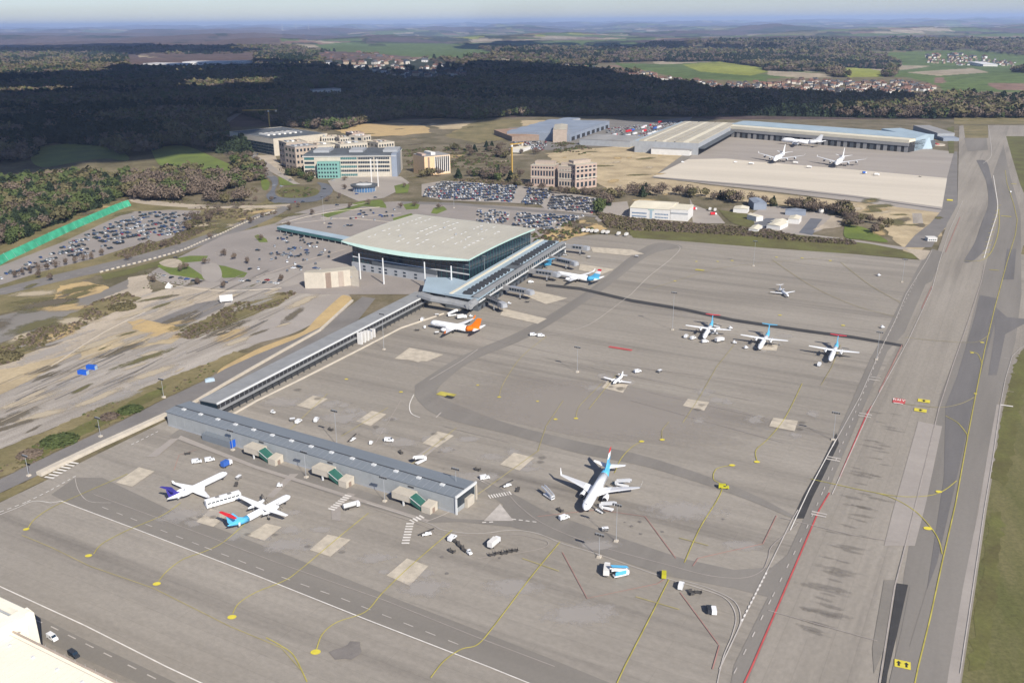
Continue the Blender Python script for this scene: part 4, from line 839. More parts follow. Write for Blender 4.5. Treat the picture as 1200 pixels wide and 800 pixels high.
# ---- gate concourse along the apron side of the hall
def concourse():
    a, b = P(495,338,11), P(652,284,11); f0, f1 = P(560,352,8), P(662,287,8)
    O = Vector((f0.x, f0.y, 0)); ux = (f1-f0); ux.z = 0; w = ux.length; ux.normalize(); rz = math.atan2(ux.y, ux.x)
    e = empty('gate_concourse', O, rz, 'low gate building beside the hall with dark rooflight frames along its blue grey roof', 'building')
    uy = Vector((-ux.y, ux.x, 0)); D = 25.0
    MB().box(0, w, 0, D, -.4, 10.2, 'dark_roof').build('wall', e)
    r = MB().box(-.6, w+.4, 5.5, D, 10.2, 10.7, 'blue_roof').box(-.6, w+.4, 19.5, 21.5, 10.7, 11.3, 'cream_roof').build('roof', e)
    MB().box(-.8, w+.5, -1.2, 3.0, 10.4, 11.0, 'link_roof').build('roof_edge', e)
    MB().box(-.6, w+.4, 3.0, 5.5, 9.2, 9.9, 'dark_roof').build('roof_gutter', e)
    n = 26
    for k in range(n):
        x = 2+(w-6)*k/n
        if 11 <= k <= 12: continue
        q = MB().box(x, x+.9*(w-6)/n*.52, 5.8, 12.0, 10.7, 12.6, 'dark_trim').box(x+.9*(w-6)/n*.55, x+.95*(w-6)/n, 6.2, 12.0, 10.72, 11.3, 'blue_roof').build('rooflight', r)
    MB().box(w*.44, w*.53, 3.2, 14, 10.72, 10.95, 'dark_roof').build('roof_panel', r)
    for z0, z1, m_ in ((7.2, 9.6, 'glass_dark'), (3.3, 6.0, 'glass_dark')): MB().box(.4, w-.4, -.12, .02, z0, z1, m_).build('window_band', e)
    MB().box(0, w, -1.0, 0, 6.25, 6.9, 'pale_steel').build('canopy', e)
    windows(e, 3, w-3, .3, 22, 1, 3.0, 2.4, 1, 'shadow_gap', name='bay_door')
    windows(e, 1, w-1, 7.1, 40, 1, .16, 2.6, 1, 'pale_steel', y=-.14, name='mullion')
    return e
concourse()
# ---- flat front building at the hall's corner with a broad rounded steel canopy
def corner_block():
    O, a, w, d = frame3((508,347),(548,358),(577,345))
    e = empty('corner_canopy_building', O, a, 'flat roofed block with bulging grey steel eaves at the corner of the terminal', 'building')
    pts = [P(495,341,9.5), P(560,352,9.5), P(580,338,9.5), P(532,326,9.5), P(500,325,9.5)]; M_ = Matrix.Rotation(-a, 4, 'Z')
    q = [(M_ @ (p-O)) for p in pts]; q = [(p.x, p.y) for p in q]
    MB().prism(q, 9.3, 9.9, 'blue_roof').build('roof', e)
    out = [P(490,345,9.0), P(505,350,9), P(530,354,9), P(551,359,9), P(560,352,9)]
    out = [M_ @ (p-O) for p in out]
    mb = MB()
    for u, v in zip(out, out[1:]):
        dr = Vector((v.x-u.x, v.y-u.y, 0)).normalized(); nn = Vector((-dr.y, dr.x, 0))
        rings = []
        for p in (u, v):
            rings.append([(p.x+nn.x*s_, p.y+nn.y*s_, z) for s_, z in ((3.6, 9.5), (3.4, 10.4), (1.2, 10.3), (-.4, 9.0), (-.8, 7.4), (0, 6.6), (2.4, 6.8))])
        mb.loft(rings, 'link_roof')
    mb.build('eaves', e)
    base = [M_ @ (p-O) for p in (P(497,351), P(552,366), P(574,350), P(520,340))]
    MB().prism([(p.x, p.y) for p in base], -.3, 9.2, 'glass_dark').build('glass_wall', e)
    for t in (.1, .3, .5, .7, .9):
        p = base[0].lerp(base[1], t); MB().tube((p.x, p.y-1.6, 0), (p.x, p.y-1.6, 7), .3, .3, 'pale_steel', 7).build('column', e)
corner_block()
# ---- long elevated link from hall to pier
def link():
    p0, p1 = P(258,488), P(506,355); ux = (p1-p0); w = ux.length; ux.normalize(); rz = math.atan2(ux.y, ux.x)
    e = empty('walkway_link', p0, rz, 'long elevated glazed walkway joining the pier to the terminal', 'walkway')
    D = 12.5
    MB().box(0, w, .4, D, -.3, 3.4, 'dark_trim').build('base_wall', e)
    MB().box(0, w, 1.2, D-.2, 3.0, 6.6, 'glass_dark').build('glass_wall', e)
    n = 8
    for k in range(n):
        MB().box(w*k/n+.08, w*(k+1)/n-.08, 1.6, D+.4, 6.6, 7.1, 'link_roof').build('roof_panel', e)
    MB().box(0, w, .9, 1.5, 6.3, 7.3, 'pale_steel').build('roof_edge', e)
    MB().box(0, w, -1.2, 1.0, 3.6, 4.0, 'link_roof').build('canopy', e)
    MB().box(0, w, .82, 1.18, 3.0, 6.2, 'shadow_gap').build('window_band', e)
    for k in range(40):
        x = w*(k+.5)/40; MB().box(x-.14, x+.14, -1.45, -1.15, -.1, 3.6, 'dark_trim').build('post', e)
    for k in range(60):
        x = w*(k+.5)/60; link_mesh('mullion', shared_box(.12, .08, 3.2, 'steel'), e, (x, .8, 3.0))
    MB().box(0, w, D+1.0, D+1.5, -.3, 1.0, 'kerb_concrete').build('parapet', e)
    # pale stair block half way
    x0 = w*.56
    for k in range(5): MB().box(x0+k*3.6, x0+k*3.6+1.3, -4.6, -1.4, -.2, 7.6-k*.5, 'white_wall').build('fin_wall', e)
link()
line('retaining_wall', 'kerb_concrete', [(227,473),(262,452),(295,433),(330,413),(375,388),(413,353)], 1.5, .2, h=1.1)
bpy.context.view_layer.update()
o = bpy.data.objects['retaining_wall']; o['kind'] = ''; del o['kind']; tag(o, 'long pale concrete parapet running along the road beside the walkway link', 'wall')
o = line('retaining_wall', 'kerb_concrete', [(46,557.5),(80,541),(120,522),(160,504),(196,487.5)], 3.2, .2, h=1.6); del o['kind']; tag(o, 'pale concrete wall between the perimeter road and the corner of the apron', 'wall')
o = line('retaining_wall', 'kerb_concrete', [(268,489),(300,471),(345,449),(420,411),(470,385),(520,368)], .9, .2, h=.7); del o['kind']; tag(o, 'low pale kerb wall at the apron edge under the walkway link', 'wall')

# ---- pier
def pier():
    A, B = P(197.5,499), P(534,602.5); w = (B-A).length; rz = math.atan2((B-A).y, (B-A).x); Hh = hgt((197.5,499), (197,482)); Hh = (Hh+hgt((534,602.5), (535,582.5)))/2
    e = empty('boarding_pier', A, rz, 'long single storey boarding pier with blue grey metal roof beside the two parked regional aircraft', 'pier')
    # depth from the back corner
    M_ = Matrix.Rotation(-rz, 4, 'Z'); bk = M_ @ (P(554.5,565,Hh)-A); D = bk.y; 
    MB().box(0, w, 0, D, -.3, Hh, 'pier_wall').build('wall', e)
    rid = D*.42
    rf = MB().loft([[(x, -.35, Hh), (x, -.35, Hh+.25), (x, rid, Hh+1.0), (x, D+.35, Hh+.3), (x, D+.35, Hh)] for x in (-.4, w+.2)], 'pier_roof').build('roof', e)
    MB().box(-.42, w+.22, rid-.28, rid+.28, Hh+.6, Hh+1.12, 'dark_trim').build('ridge', rf)
    for k in range(48):
        x = w*(k+.5)/48; mb = MB(); mb.add([(x-.05, -.36, Hh+.27), (x+.05, -.36, Hh+.27), (x+.05, rid, Hh+1.06), (x-.05, rid, Hh+1.06)], [(0, 1, 2, 3)], 'steel'); mb.build('roof_seam', rf)
    for k in range(14):
        x = w*(k+.6)/14.4; MB().box(x-1.0, x+1.0, rid-1.9, rid-.5, Hh+.7, Hh+1.35, 'pale_steel').build('rooflight', rf)
    for k in range(1, 28):
        x = w*k/28; MB().box(x-.04, x+.04, -.04, .0, 0, Hh-.1, 'grey_wall').build('cladding_joint', e)
    MB().box(0, w, -.08, .0, 0, 1.1, 'grey_wall').build('plinth', e)
    # end frame
    q = MB(); q.box(w+.2, w+.9, -.5, D+.4, Hh-.3, Hh+.7, 'pale_steel').box(w+.2, w+.9, -.5, .1, -.2, Hh, 'pale_steel').box(w+.2, w+.9, D-.2, D+.4, -.2, Hh, 'cream_wall').build('end_frame', e)
    MB().box(w, w+.12, .6, D-.6, 2.4, Hh-.6, 'glass_dark').build('end_glazing', e)
    MB().box(w+.12, w+1.6, D*.45, D*.8, -.2, 4.2, 'cream_wall').build('porch', e)
    MB().box(28, 47, -3.2, 0, 0, 3.8, 'pier_roof').build('lean_to', e)
    MB().box(47, 47.3, -3.0, 0, .4, 3.9, 'blue_box').build('panel', e)
    # three stair modules with green glass
    for px in (292, 374, 470):
        X = (M_ @ (P(px, 540 + (px-292)*.30)-A)).x
        s = empty('stair_module', (X, 0, 0), 0, parent=e)
        MB().box(-5.0, 4.2, -5.6, -.1, 5.0, 5.5, 'cream_wall').box(-5.0, 4.2, -5.6, -5.3, 2.6, 5.0, 'cream_wall').box(3.9, 4.2, -5.6, -.1, 2.6, 5.0, 'cream_wall').build('canopy', s)
        MB().box(-4.8, 3.9, -5.2, -.1, 2.5, 4.9, 'shadow_gap').build('opening', s)
        MB().box(.4, 1.0, -5.5, -4.9, 0, 2.6, 'pale_steel').build('leg', s)
        g = MB(); v = [(4.3, -5.3), (4.3, -1.2)]
        g.add([(4.3, -5.3, 5.3), (4.3, -1.0, 5.3), (10.2, -1.0, 2.2), (10.2, -5.3, 2.2), (4.3, -5.3, 2.6), (4.3, -1.0, 2.6), (10.2, -1.0, 0.1), (10.2, -5.3, 0.1)], [(0, 1, 2, 3), (0, 3, 7, 4), (1, 5, 6, 2), (4, 7, 6, 5), (0, 4, 5, 1), (3, 2, 6, 7)], 'glass_green').build('glazed_ramp', s)
        g = MB()
        for yy in (-5.42, -1.0): g.add([(4.2, yy, 5.0), (10.3, yy, 2.0), (10.3, yy, 2.3), (4.2, yy, 5.35), (4.2, yy-.1, 5.0), (10.3, yy-.1, 2.0), (10.3, yy-.1, 2.3), (4.2, yy-.1, 5.35)], [(3, 2, 1, 0), (4, 5, 6, 7), (2, 3, 7, 6), (0, 1, 5, 4)], 'pale_steel')
        g.build('rail', s)
        MB().box(10.2, 14.6, -5.8, -.6, 0, 3.2, 'cream_wall').add([(10.2, -5.9, 3.2), (14.6, -5.9, 3.2), (14.6, -.5, 3.9), (10.2, -.5, 3.9), (10.2, -.5, 3.2), (14.6, -.5, 3.2)], [(0, 1, 2, 3), (2, 5, 4, 3), (1, 5, 2), (0, 3, 4)], 'cream_wall').build('kiosk', s)
        MB().box(14.6, 14.72, -4.2, -2.6, .2, 2.4, 'brown_wall').build('door', s)
        MB().box(-.6, 2.4, -.2, -.08, 6.2, 6.9, 'dark_trim').build('vent', s)
pier()

# ---- jet bridges
def jet_bridge(a, b, label, dark=False, z=4.6, wd=3.2):
    A, B = P(*a, z), P(*b, z); A.z = B.z = 0; w = (B-A).length; rz = math.atan2((B-A).y, (B-A).x)
    e = empty('jet_bridge', A, rz, label, 'jet bridge', 'boarding bridges along the gate concourse')
    h = 3.1; s1 = w*.45
    MB().box(0, s1, -wd/2, wd/2, z, z+h, 'grey_roof').build('tunnel', e)
    MB().box(s1-1, w-3, -wd/2-.25, wd/2+.25, z-.15, z+h+.25, 'grey_roof').build('tunnel', e)
    nn = max(3, int((w-s1-4)/2.2))
    for k in range(nn):
        x = s1-.4+(w-s1-3.6)*k/nn
        MB().box(x, x+(w-s1-3.6)/nn*.72, -wd/2+.1, wd/2-.1, z+h+.25, z+h+.36, 'blue_grey_roof' if not dark else 'dark_trim').build('roof_panel', e)
        MB().box(x, x+(w-s1-3.6)/nn*.78, -wd/2-.33, -wd/2-.25, z+.9, z+h-.4, 'glass_dark').build('window', e)
    MB().tube((0, 0, 0), (0, 0, z+h+.5), 2.3, 2.3, 'pale_steel', 12).build('rotunda', e)
    MB().loft([[(w-3, -wd/2-.2, z-.1), (w-3, wd/2+.2, z-.1), (w-3, wd/2+.2, z+h+.2), (w-3, -wd/2-.2, z+h+.2)], [(w+.8, -2.4, z-.1), (w+.8, 2.4, z-.1), (w+.8, 2.2, z+h), (w+.8, -2.2, z+h)], [(w+2.2, -1.9, z+.2), (w+2.2, 1.9, z+.2), (w+2.0, 1.7, z+h-.4), (w+2.0, -1.7, z+h-.4)]], 'steel').build('cab', e)
    g = MB().box(w*.74-.35, w*.74+.35, -2.0, -1.6, .4, z, 'steel').box(w*.74-.35, w*.74+.35, 1.6, 2.0, .4, z, 'steel').box(w*.74-.5, w*.74+.5, -2.2, 2.2, .5, 1.1, 'dark_trim').build('bogie', e)
    for yy in (-2.2, 1.8): MB().tube((w*.74, yy, .55), (w*.74, yy+.45, .55), .55, .55, 'black_paint', 10).build('wheel', g)
    st = MB()
    for k in range(8): st.box(-3.2+k*.0, -2.2, -3.6-k*.45, -3.2-k*.45, z-.2-k*.55, z-k*.55, 'pale_steel')
    st.box(-3.3, -3.2, -7.2, -2.4, 0, z+1.2, 'cream_wall').box(-2.2, -2.1, -7.2, -2.4, 0, z+1.2, 'cream_wall').build('stair_tower', e)
for a, b, l, dk in (((581,337),(622,345),'grey jet bridge with white cab nearest to the corner canopy building', False), ((612,318),(653,324),'grey jet bridge reaching the nose of the white aircraft with blue tail', False),
                ((640,303),(674,311),'grey jet bridge standing empty between the two upper gates', False), ((660,290),(688,293),'short grey jet bridge at the far end of the concourse', False),
                ((557,346),(590,360),'dark jet bridge fanning out from under the corner canopy', True)):
    jet_bridge(a, b, l, dk)

# ---- long canopy beside the landside car park
def canopy():
    A, B = P(326,272), P(428,292); w = (B-A).length; rz = math.atan2((B-A).y, (B-A).x)
    e = empty('glass_canopy', A, rz, 'long narrow pale blue canopy roof reaching from the terminal across the car park', 'canopy')
    MB().box(0, w, -1, 9, 5.2, 5.7, 'blue_roof').build('roof', e); MB().box(0, w, -.9, -.5, 2.6, 5.2, 'glass_teal').build('fascia', e)
    MB().box(0, w, 2.5, 6, -.1, 5.1, 'glass_dark').build('glass_wall', e)
    for k in range(14): x = w*(k+.5)/14; MB().tube((x, -.4, 0), (x, -.4, 5.2), .15, .15, 'pale_steel', 6).build('post', e)
canopy()
# ---- cream retaining building left of the hall
fr = frame3((300,326),(372,334),(417,334))
def cream():
    O, a, w, d = facade((330,329),(373,336),22); e = empty('cream_annex', P(380,338), R(12), 'cream concrete annex with two dark vertical slots left of the terminal hall', 'building')
    h = hgt((375,337),(375,317))
    MB().prism([(0,0),(20,3),(26,-2),(24,14),(-12,8),(-14,3)], -.3, h*.92, 'cream_wall').build('wall', e)
    MB().prism([(0,.2),(20,3.2),(25.8,-1.6),(24,14),(-12,8),(-14,3.2)], h*.92, h*.92+.3, 'tan_roof').build('roof', e)
    for x in (1.5, 11): MB().box(x, x+4.0, -.1+x*.15, .9+x*.15, .2, h*.9, 'tan_wall' if x > 5 else 'brown_wall').build('panel', e)
    MB().box(20.2, 25, 2.0, 3.2, h*.5, h*.56, 'grey_wall').build('louvre', e)
cream()

# ---- office quarter
MAST = []
e, w, d, h = simple_block('office_block', 'big office block with dark flat roof and dark glass end wall, leftmost of the offices', 'office', frame3((302,170),(322,183),(385,176)), hgt((322,183),(322,163)), 'cream_wall', 'dark_roof')
windows(e, 14, w-2, 2, 12, 4, (w-16)/12*.72, 1.6, 4.2, 'tan_wall'); windows(e, 0.8, d-.8, 1.0, 9, 4, (d-1)/9*.97, 3.9, 4.3, 'glass_dark', side='left'); 
for k in range(7): MB().box(w*.15+k*w*.1, w*.15+k*w*.1+4, d*.3, d*.5, h, h+2.2, random.choice(['white_wall', 'grey_wall'])).build('roof_plant', e)
def office(label, l, f, r, top, wall='cream_wall', roof='tan_roof', nx=8, nz=4, m='glass_dark', sl=True):
    e, w, d, h = simple_block('office_block', label, 'office', frame3(l, f, r), hgt(f, top), wall, roof)
    dz = (h-.6)/nz
    windows(e, .8, w-.8, dz*.3, nx, nz, (w-1.6)/nx*.55, dz*.48, dz, m); 
    if sl: windows(e, .8, d-.8, dz*.3, max(2, nx//2), nz, (d-1.6)/max(2, nx//2)*.5, dz*.48, dz, m, side='left')
    for k in range(3): MB().box(w*(.15+.25*k), w*(.27+.25*k), d*.35, d*.65, h, h+1.8, random.choice(['white_wall', 'grey_wall', 'tan_wall'])).build('roof_plant', e)
    return e
office('brown and cream office block with punched windows right of the dark roofed office', (330,192), (338,196), (362,194), (338,168), 'tan_wall', 'tan_roof', 6, 4)
office('brown glazed office block tucked behind the green glass office', (344,197), (348,201), (374,198), (348,173), 'tan_wall', 'grey_roof', 6, 4)
office('cream office block with two rows of dark windows in the middle of the quarter', (362,190), (366,195), (396,192), (366,172), 'cream_wall', 'tan_roof', 10, 3)
office('rear cream office block on the skyline of the quarter', (376,176), (378,178), (398,177), (378,161), 'cream_wall', 'tan_roof', 7, 3)
office('cream office block behind the white banded office', (397,190), (400,194), (432,191), (400,170), 'cream_wall', 'tan_roof', 10, 3)
office('small pale office block between the rear rows', (398,176), (399,179), (412,178), (399,162), 'cream_wall', 'tan_roof', 4, 3)
office('pale gabled office block near the pink roofed house', (424,180), (427,184), (436,182), (427,160), 'cream_wall', 'pink_wall', 3, 4)
office('low cream office block at the right rear of the quarter', (440,182), (444,186), (463,184), (444,168), 'cream_wall', 'tan_roof', 6, 3)
office('pinkish office block with pitched roof behind the quarter', (410,170), (414,173), (428,172), (414,157), 'pink_wall', 'pink_wall', 4, 2)
def banded():
    O, a, w, d = frame3((352,199),(357,208),(465,207)); h = hgt((357,208),(357,184)); e = empty('office_block', O, a, 'white banded office with green glass bay, front row of the office quarter', 'office')
    MB().box(0, w, 0, d, -.3, h, 'cream_wall').build('wall', e); MB().box(-1, w+.5, -1, d+1, h, h+.5, 'white_wall').build('roof_edge', e); MB().box(0, w, 2, d, h+.5, h+2.6, 'dark_roof').build('roof', e)
    n = 5
    for k in range(n):
        for x0, x1 in ((1, w*.12), (w*.40, w*.58), (w*.585, w*.76), (w*.765, w*.93)):
            if k == 0 and x0 > w*.5: continue
            MB().box(x0+.3, x1-.3, -.14, 0, 1.4+k*h/n, 1.4+k*h/n+h/n*.55, 'glass_dark' if k % 2 or x0 > w*.5 else 'glass_teal').build('window_band', e)
    for k in range(28): MB().box(w*.40+k*w*.55/28, w*.40+k*w*.55/28+.2, -.2, -.14, 1, h-1, 'white_wall').build('fin', e)
    b = MB().box(w*.16, w*.40, -9, 0, -.3, h*.80, 'mint_cladding').build('glass_bay', e)
    for j in range(4):
        for k in range(7): MB().box(w*.17+k*w*.031, w*.17+k*w*.031+w*.017, -9.12, -9, 1.2+j*h*.19, 1.2+j*h*.19+h*.09, 'glass_dark').build('window', b)
    MB().box(w*.95, w+1, -.6, d*.6, -.2, h+3, 'blue_grey_roof').build('end_tower', e)
    for x0, x1 in ((.08, .25), (.47, .62), (.84, 1.0)): MB().box(w*x0, w*x1, d*.3, d*.8, h+2.6, h+5.4, 'grey_wall').build('plant_room', e)
banded()
def shell():
    c = P(427,224); e = empty('oval_showroom', c, R(2), 'oval building with dark ring roof and blue glass drum below the twin white pylons', 'building')
    rx, ry = 15.5, 13; n = 28; ring = lambda s, z, q=1: [(rx*s*math.cos(2*math.pi*k/n), ry*s*q*math.sin(2*math.pi*k/n), z) for k in range(n)]
    MB().loft([ring(.86, 0), ring(.86, 6)], 'glass_blue').build('glass_wall', e); MB().loft([ring(1.0, 6), ring(1.05, 8)], 'dark_roof').build('roof', e)
    MB().loft([ring(.62, 8.02), ring(.62, 8.3), ring(.5, 8.3)], 'pale_steel').build('roof_ring', e); MB().loft([ring(.5, 8.1), ring(.5, 8.25)], 'blue_asphalt').build('roof_well', e)
    for k in range(14): t = math.pi+math.pi*k/13; MB().tube((rx*.88*math.cos(t), ry*.88*math.sin(t), 0), (rx*.88*math.cos(t), ry*.88*math.sin(t), 6), .15, .15, 'white_wall', 5).build('mullion', e)
shell()
for x, l in ((436,'tall white pylon above the oval showroom, left one of the pair'),(443.5,'tall white pylon above the oval showroom, right one of the pair')):
    c = P(x, 219); e = empty('pylon', c, 0, l, 'pylon'); hh = hgt((x,219),(x,186)); MB().box(-.55, .55, -.55, .55, 0, hh, 'white_wall').build('shaft', e); MB().box(-.9, .9, -.9, .9, 0, .6, 'kerb_concrete').build('base', e)
def peach():
    O, a, w, d = frame3((486,202),(498,206),(528,203)); h = hgt((498,206),(498,184)); e = empty('apartment_building', O, a, 'peach coloured building with white vertical piers and a white plant room on its roof', 'building')
    MB().box(0, w, 0, d, -.3, h, 'peach_wall').build('wall', e); MB().box(0, w, 0, d, h, h+.6, 'grey_roof').build('roof', e)
    MB().box(w*.35, w*.52, d*.2, d*.8, h+.6, h+4, 'white_wall').build('plant_room', e); MB().box(0, w*.15, d*.2, d*.7, h+.6, h+3, 'pink_wall').build('plant_room', e)
    for k in range(7): MB().box(w*.42+k*w*.08, w*.42+k*w*.08+w*.05, -.14, 0, 3, h-1.2, 'glass_dark').build('window', e)
    for k in range(8): MB().box(w*.41+k*w*.08-.5, w*.41+k*w*.08+.4, -.3, 0, 1, h-.4, 'white_wall').build('pier', e)
    MB().box(w*.13, w*.2, -.14, 0, 0, h-1, 'brown_wall').build('recess', e)
peach()
def tan(label, l, f, r, top, nx, rows, wall, gap=None):
    O, a, w, d = frame3(l, f, r); h = hgt(f, top); e = empty('office_building', O, a, label, 'office')
    MB().box(0, w, 0, d, -.3, h, wall).build('wall', e); MB().box(-.2, w+.2, -.2, d+.2, h, h+.5, 'tan_roof').build('roof', e)
    MB().box(w*.1, w*.9, d*.4, d*.9, h+.5, h+4, 'tan_wall').build('roof_storey', e)
    for z0, z1 in rows: windows(e, .8, w-.8, h*z0, nx, 1, (w-1.6)/nx*.58, h*(z1-z0), 1, 'glass_dark')
    for z0, z1 in rows: windows(e, .8, d-.8, h*z0, 4, 1, (d-1.6)/4*.5, h*(z1-z0), 1, 'glass_dark', side='left')
    MB().box(0, w, -.5, 0, h*.42, h*.47, 'cream_wall').build('ledge', e); MB().box(0, w, -.4, 0, h*.80, h*.84, 'cream_wall').build('ledge', e)
tan('pinkish tan office building with two tall rows of windows, left of the curved one', (618,214), (622,218), (650,219), (622,194), 8, ((.12,.36),(.52,.76),(.87,.95)), 'pink_wall')
tan('tan office wing with a pale corner pier joining the two pink buildings', (652,218), (654,220), (672,221), (654,195), 5, ((.12,.3),(.46,.7),(.78,.86)), 'tan_wall')
tan('pinkish rounded office building with three storeys of square windows', (672,218), (674,222), (699,219), (674,194), 5, ((.08,.28),(.38,.6),(.7,.79),(.86,.93)), 'pink_wall')

# ---- white hangar between the aprons
def white_hangar():
    O, a, w, d = facade((738,255),(785,258),42); h = hgt((738,255),(741,243)); e = empty('white_hangar', O, a, 'big white hangar with shallow gable roof and blue window strips behind the grass strip', 'hangar')
    MB().box(0, w, 0, d, -.3, h, 'white_wall').build('wall', e)
    MB().loft([[(x, -.4, h), (x, d*.5, h+zz), (x, d+.3, h), (x, d+.3, h-.3), (x, -.4, h-.3)] for x, zz in ((-.4, 2.4), (w*.5, 3.4), (w+.3, 2.4))], 'cream_roof').build('roof', e)
    for z in (1.4, 4.6): windows(e, 2, w*.42, z, 12, 1, .9, 1.3, 1, 'glass_blue'); windows(e, w*.62, w-2, z, 9, 1, .9, 1.3, 1, 'glass_blue')
    MB().box(w*.5, w*.56, -.2, 0, .4, h-1, 'blue_roof').build('panel', e)
    for k in range(7): MB().box(w*.46+k*.9, w*.46+k*.9+.6, -.35, -.2, h-1.6, h-.5, 'mint_fascia').build('sign_letter', e)
    O2 = P(785,258); e2 = empty('white_annex', O2, a, 'lower white annex at the right end of the white hangar', 'hangar')
    w2 = (P(806,259)-O2).length; MB().box(.3, w2, 0, d*.7, -.3, h*1.05, 'white_wall').build('wall', e2); MB().box(.3, w2+.2, -.2, d*.7, h*1.05, h*1.05+.3, 'cream_roof').build('roof', e2); MB().box(.6, w2-.2, -.2, 0, h*.62, h*.76, 'grey_wall').build('band', e2)
white_hangar()
# ---- cargo centre
def cargo():
    O, a, w, d = facade((770,181),(817,183),230); lf = P(755,176)
    O2, a2, w2, d2 = frame3((755,174),(818,182),(861,158))
    # main sheds: rectangle front corner (818,182), right edge runs towards (861,158), front edge to (755,174)
    F = P(818,182); rt = (P(862,157)-F); wl = P(756,173)-F; L_ = rt.length; ux = rt.normalized(); uy = Vector((-ux.y, ux.x, 0)); Wd = abs(wl.dot(uy)); rz = math.atan2(ux.y, ux.x)
    h = hgt((818,182),(818,168)); e = empty('cargo_shed', F, rz, 'huge cargo shed with pale strips on its ribbed tan roof beside the far apron', 'warehouse')
    MB().box(0, L_, 0, Wd, -.3, h, 'grey_wall').build('wall', e)
    cols = ['tan_roof', 'cream_roof', 'tan_roof', 'dark_roof', 'tan_roof', 'cream_roof', 'tan_roof', 'dark_roof', 'tan_roof', 'cream_roof', 'tan_roof', 'blue_roof']
    ww = [26, 16, 22, 5, 20, 10, 18, 5, 22, 8, 14, 12]; tot = sum(ww); y = 0
    for c, q in zip(cols, ww):
        y1 = y+q/tot*Wd; MB().box(0, L_*(1 if c != 'cream_roof' or y > 1 else .8), y+.1, y1-.1, h, h+(1.6 if c in ('tan_roof', 'cream_roof') else .5), c).build('roof_bay', e); y = y1
    MB().box(0, L_, -9, 0, h*.55, h*.62, 'dark_roof').build('canopy', e); MB().box(.5, L_-.5, -.2, 0, 0, h*.5, 'shadow_gap').build('loading_front', e)
    MB().box(-12, 0, 10, Wd*.7, -.3, h*.45, 'white_wall').build('annex', e); MB().box(-12, .0, 8, Wd*.72, h*.45, h*.5, 'grey_roof').build('annex_roof', e)
    # long hangar line along the back of the far apron
    A, B = P(848,160), P(1064,179); w = (B-A).length; rz = math.atan2((B-A).y, (B-A).x); hh = hgt((1060,179),(1060,164))
    e = empty('cargo_terminal', A, rz, 'very long freight terminal with pale blue roof and white canopy along the far apron', 'warehouse')
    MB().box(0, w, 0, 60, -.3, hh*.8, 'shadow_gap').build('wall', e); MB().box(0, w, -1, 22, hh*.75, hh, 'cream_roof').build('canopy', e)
    MB().box(0, w, -1.1, 22, hh*.5, hh*.74, 'grey_roof').build('fascia', e)
    MB().loft([[(x, 22, hh*.8), (x, 24, hh+1), (x, 60, hh+3), (x, 92, hh), (x, 92, 0), (x, 22, 0)] for x in (0, w)], 'blue_roof').build('roof', e)
    for k in range(30): x = w*(k+.4)/30; MB().box(x, x+w/30*.55, -.2, 0, 0, hh*.46, 'grey_roof' if k % 3 else 'dark_roof').build('bay_door', e)
    O, a, w, d = facade((1063,174),(1086,173),70); h = hgt((1063,174),(1064,158)); e = empty('maintenance_hangar', O, a, 'pale blue green hangar with sloping front at the right end of the freight terminal', 'hangar')
    MB().loft([[(x, -14, -.2), (x, 0, h), (x, d, h+2), (x, d, -.2)] for x in (0, w)], 'blue_roof').build('roof', e); MB().box(w, w+14, 0, d*.8, -.2, h*.5, 'dark_roof').build('annex', e)
    O, a, w, d = facade((1098,163),(1118,163),120); e = empty('grey_hall', O, a, 'light grey roofed hall at the top end of the taxiway', 'warehouse'); MB().box(0, w, 0, d, -.2, 9, 'grey_wall').build('wall', e); MB().box(-.3, w+.3, -.3, d, 9, 9.6, 'grey_roof').build('roof', e); MB().box(0, w*.9, -28, -1, -.2, 5, 'blue_grey_roof').build('annex', e)
    c = P(1097,170); e = empty('round_tank', c, 0, 'round cream helipad-like tank base with a red mark by the grey hall', 'tank')
    MB().tube((0, 0, -.2), (0, 0, 1.2), 13, 13, 'cream_wall', 20).build('basin', e); MB().box(-2, 2, -7, 7, 1.2, 2.4, 'red_paint').build('mark', e)
cargo()
def shed(label, l, f, r, top, wall, roof, name='warehouse', nx=0, ridge=0):
    O, a, w, d = frame3(l, f, r); h = hgt(f, top); e = empty(name, O, a, label, 'warehouse'); MB().box(0, w, 0, d, -.3, h, wall).build('wall', e)
    n = max(1, int(w/40))
    for k in range(n): MB().loft([[(w*k/n+.2, -.4, h), (w*(k+.5)/n, -.4, h+1.2+ridge), (w*(k+1)/n-.2, -.4, h)], [(w*k/n+.2, d+.4, h), (w*(k+.5)/n, d+.4, h+1.2+ridge), (w*(k+1)/n-.2, d+.4, h)]], roof).build('roof_bay', e)
    if nx: windows(e, 2, w-2, .3, nx, 1, (w-4)/nx*.6, h*.5, 1, 'shadow_gap', name='bay_door')
shed('grey blue logistics warehouse, largest of the far group', (632,152), (668,166), (714,150), (668,157), 'blue_grey_roof', 'blue_grey_roof', nx=8)
shed('grey blue logistics warehouse standing at the back left of the far group', (632,150), (640,152), (680,144), (640,146), 'grey_wall', 'blue_grey_roof')
shed('long low grey warehouse in front of the truck park', (678,163), (679,170), (738,173), (679,163), 'grey_wall', 'grey_roof')
shed('olive brown cube building left of the logistics warehouse', (644,160), (648,167), (664,167), (648,152), 'tan_wall', 'tan_roof')
shed('flat brown roofed hall at the left of the far group', (576,158), (600,166), (642,164), (600,160), 'brown_wall', 'brown_roof')
shed('low white roofed shed beside the brown hall', (604,176), (610,179), (622,175), (610,175), 'white_wall', 'cream_roof')
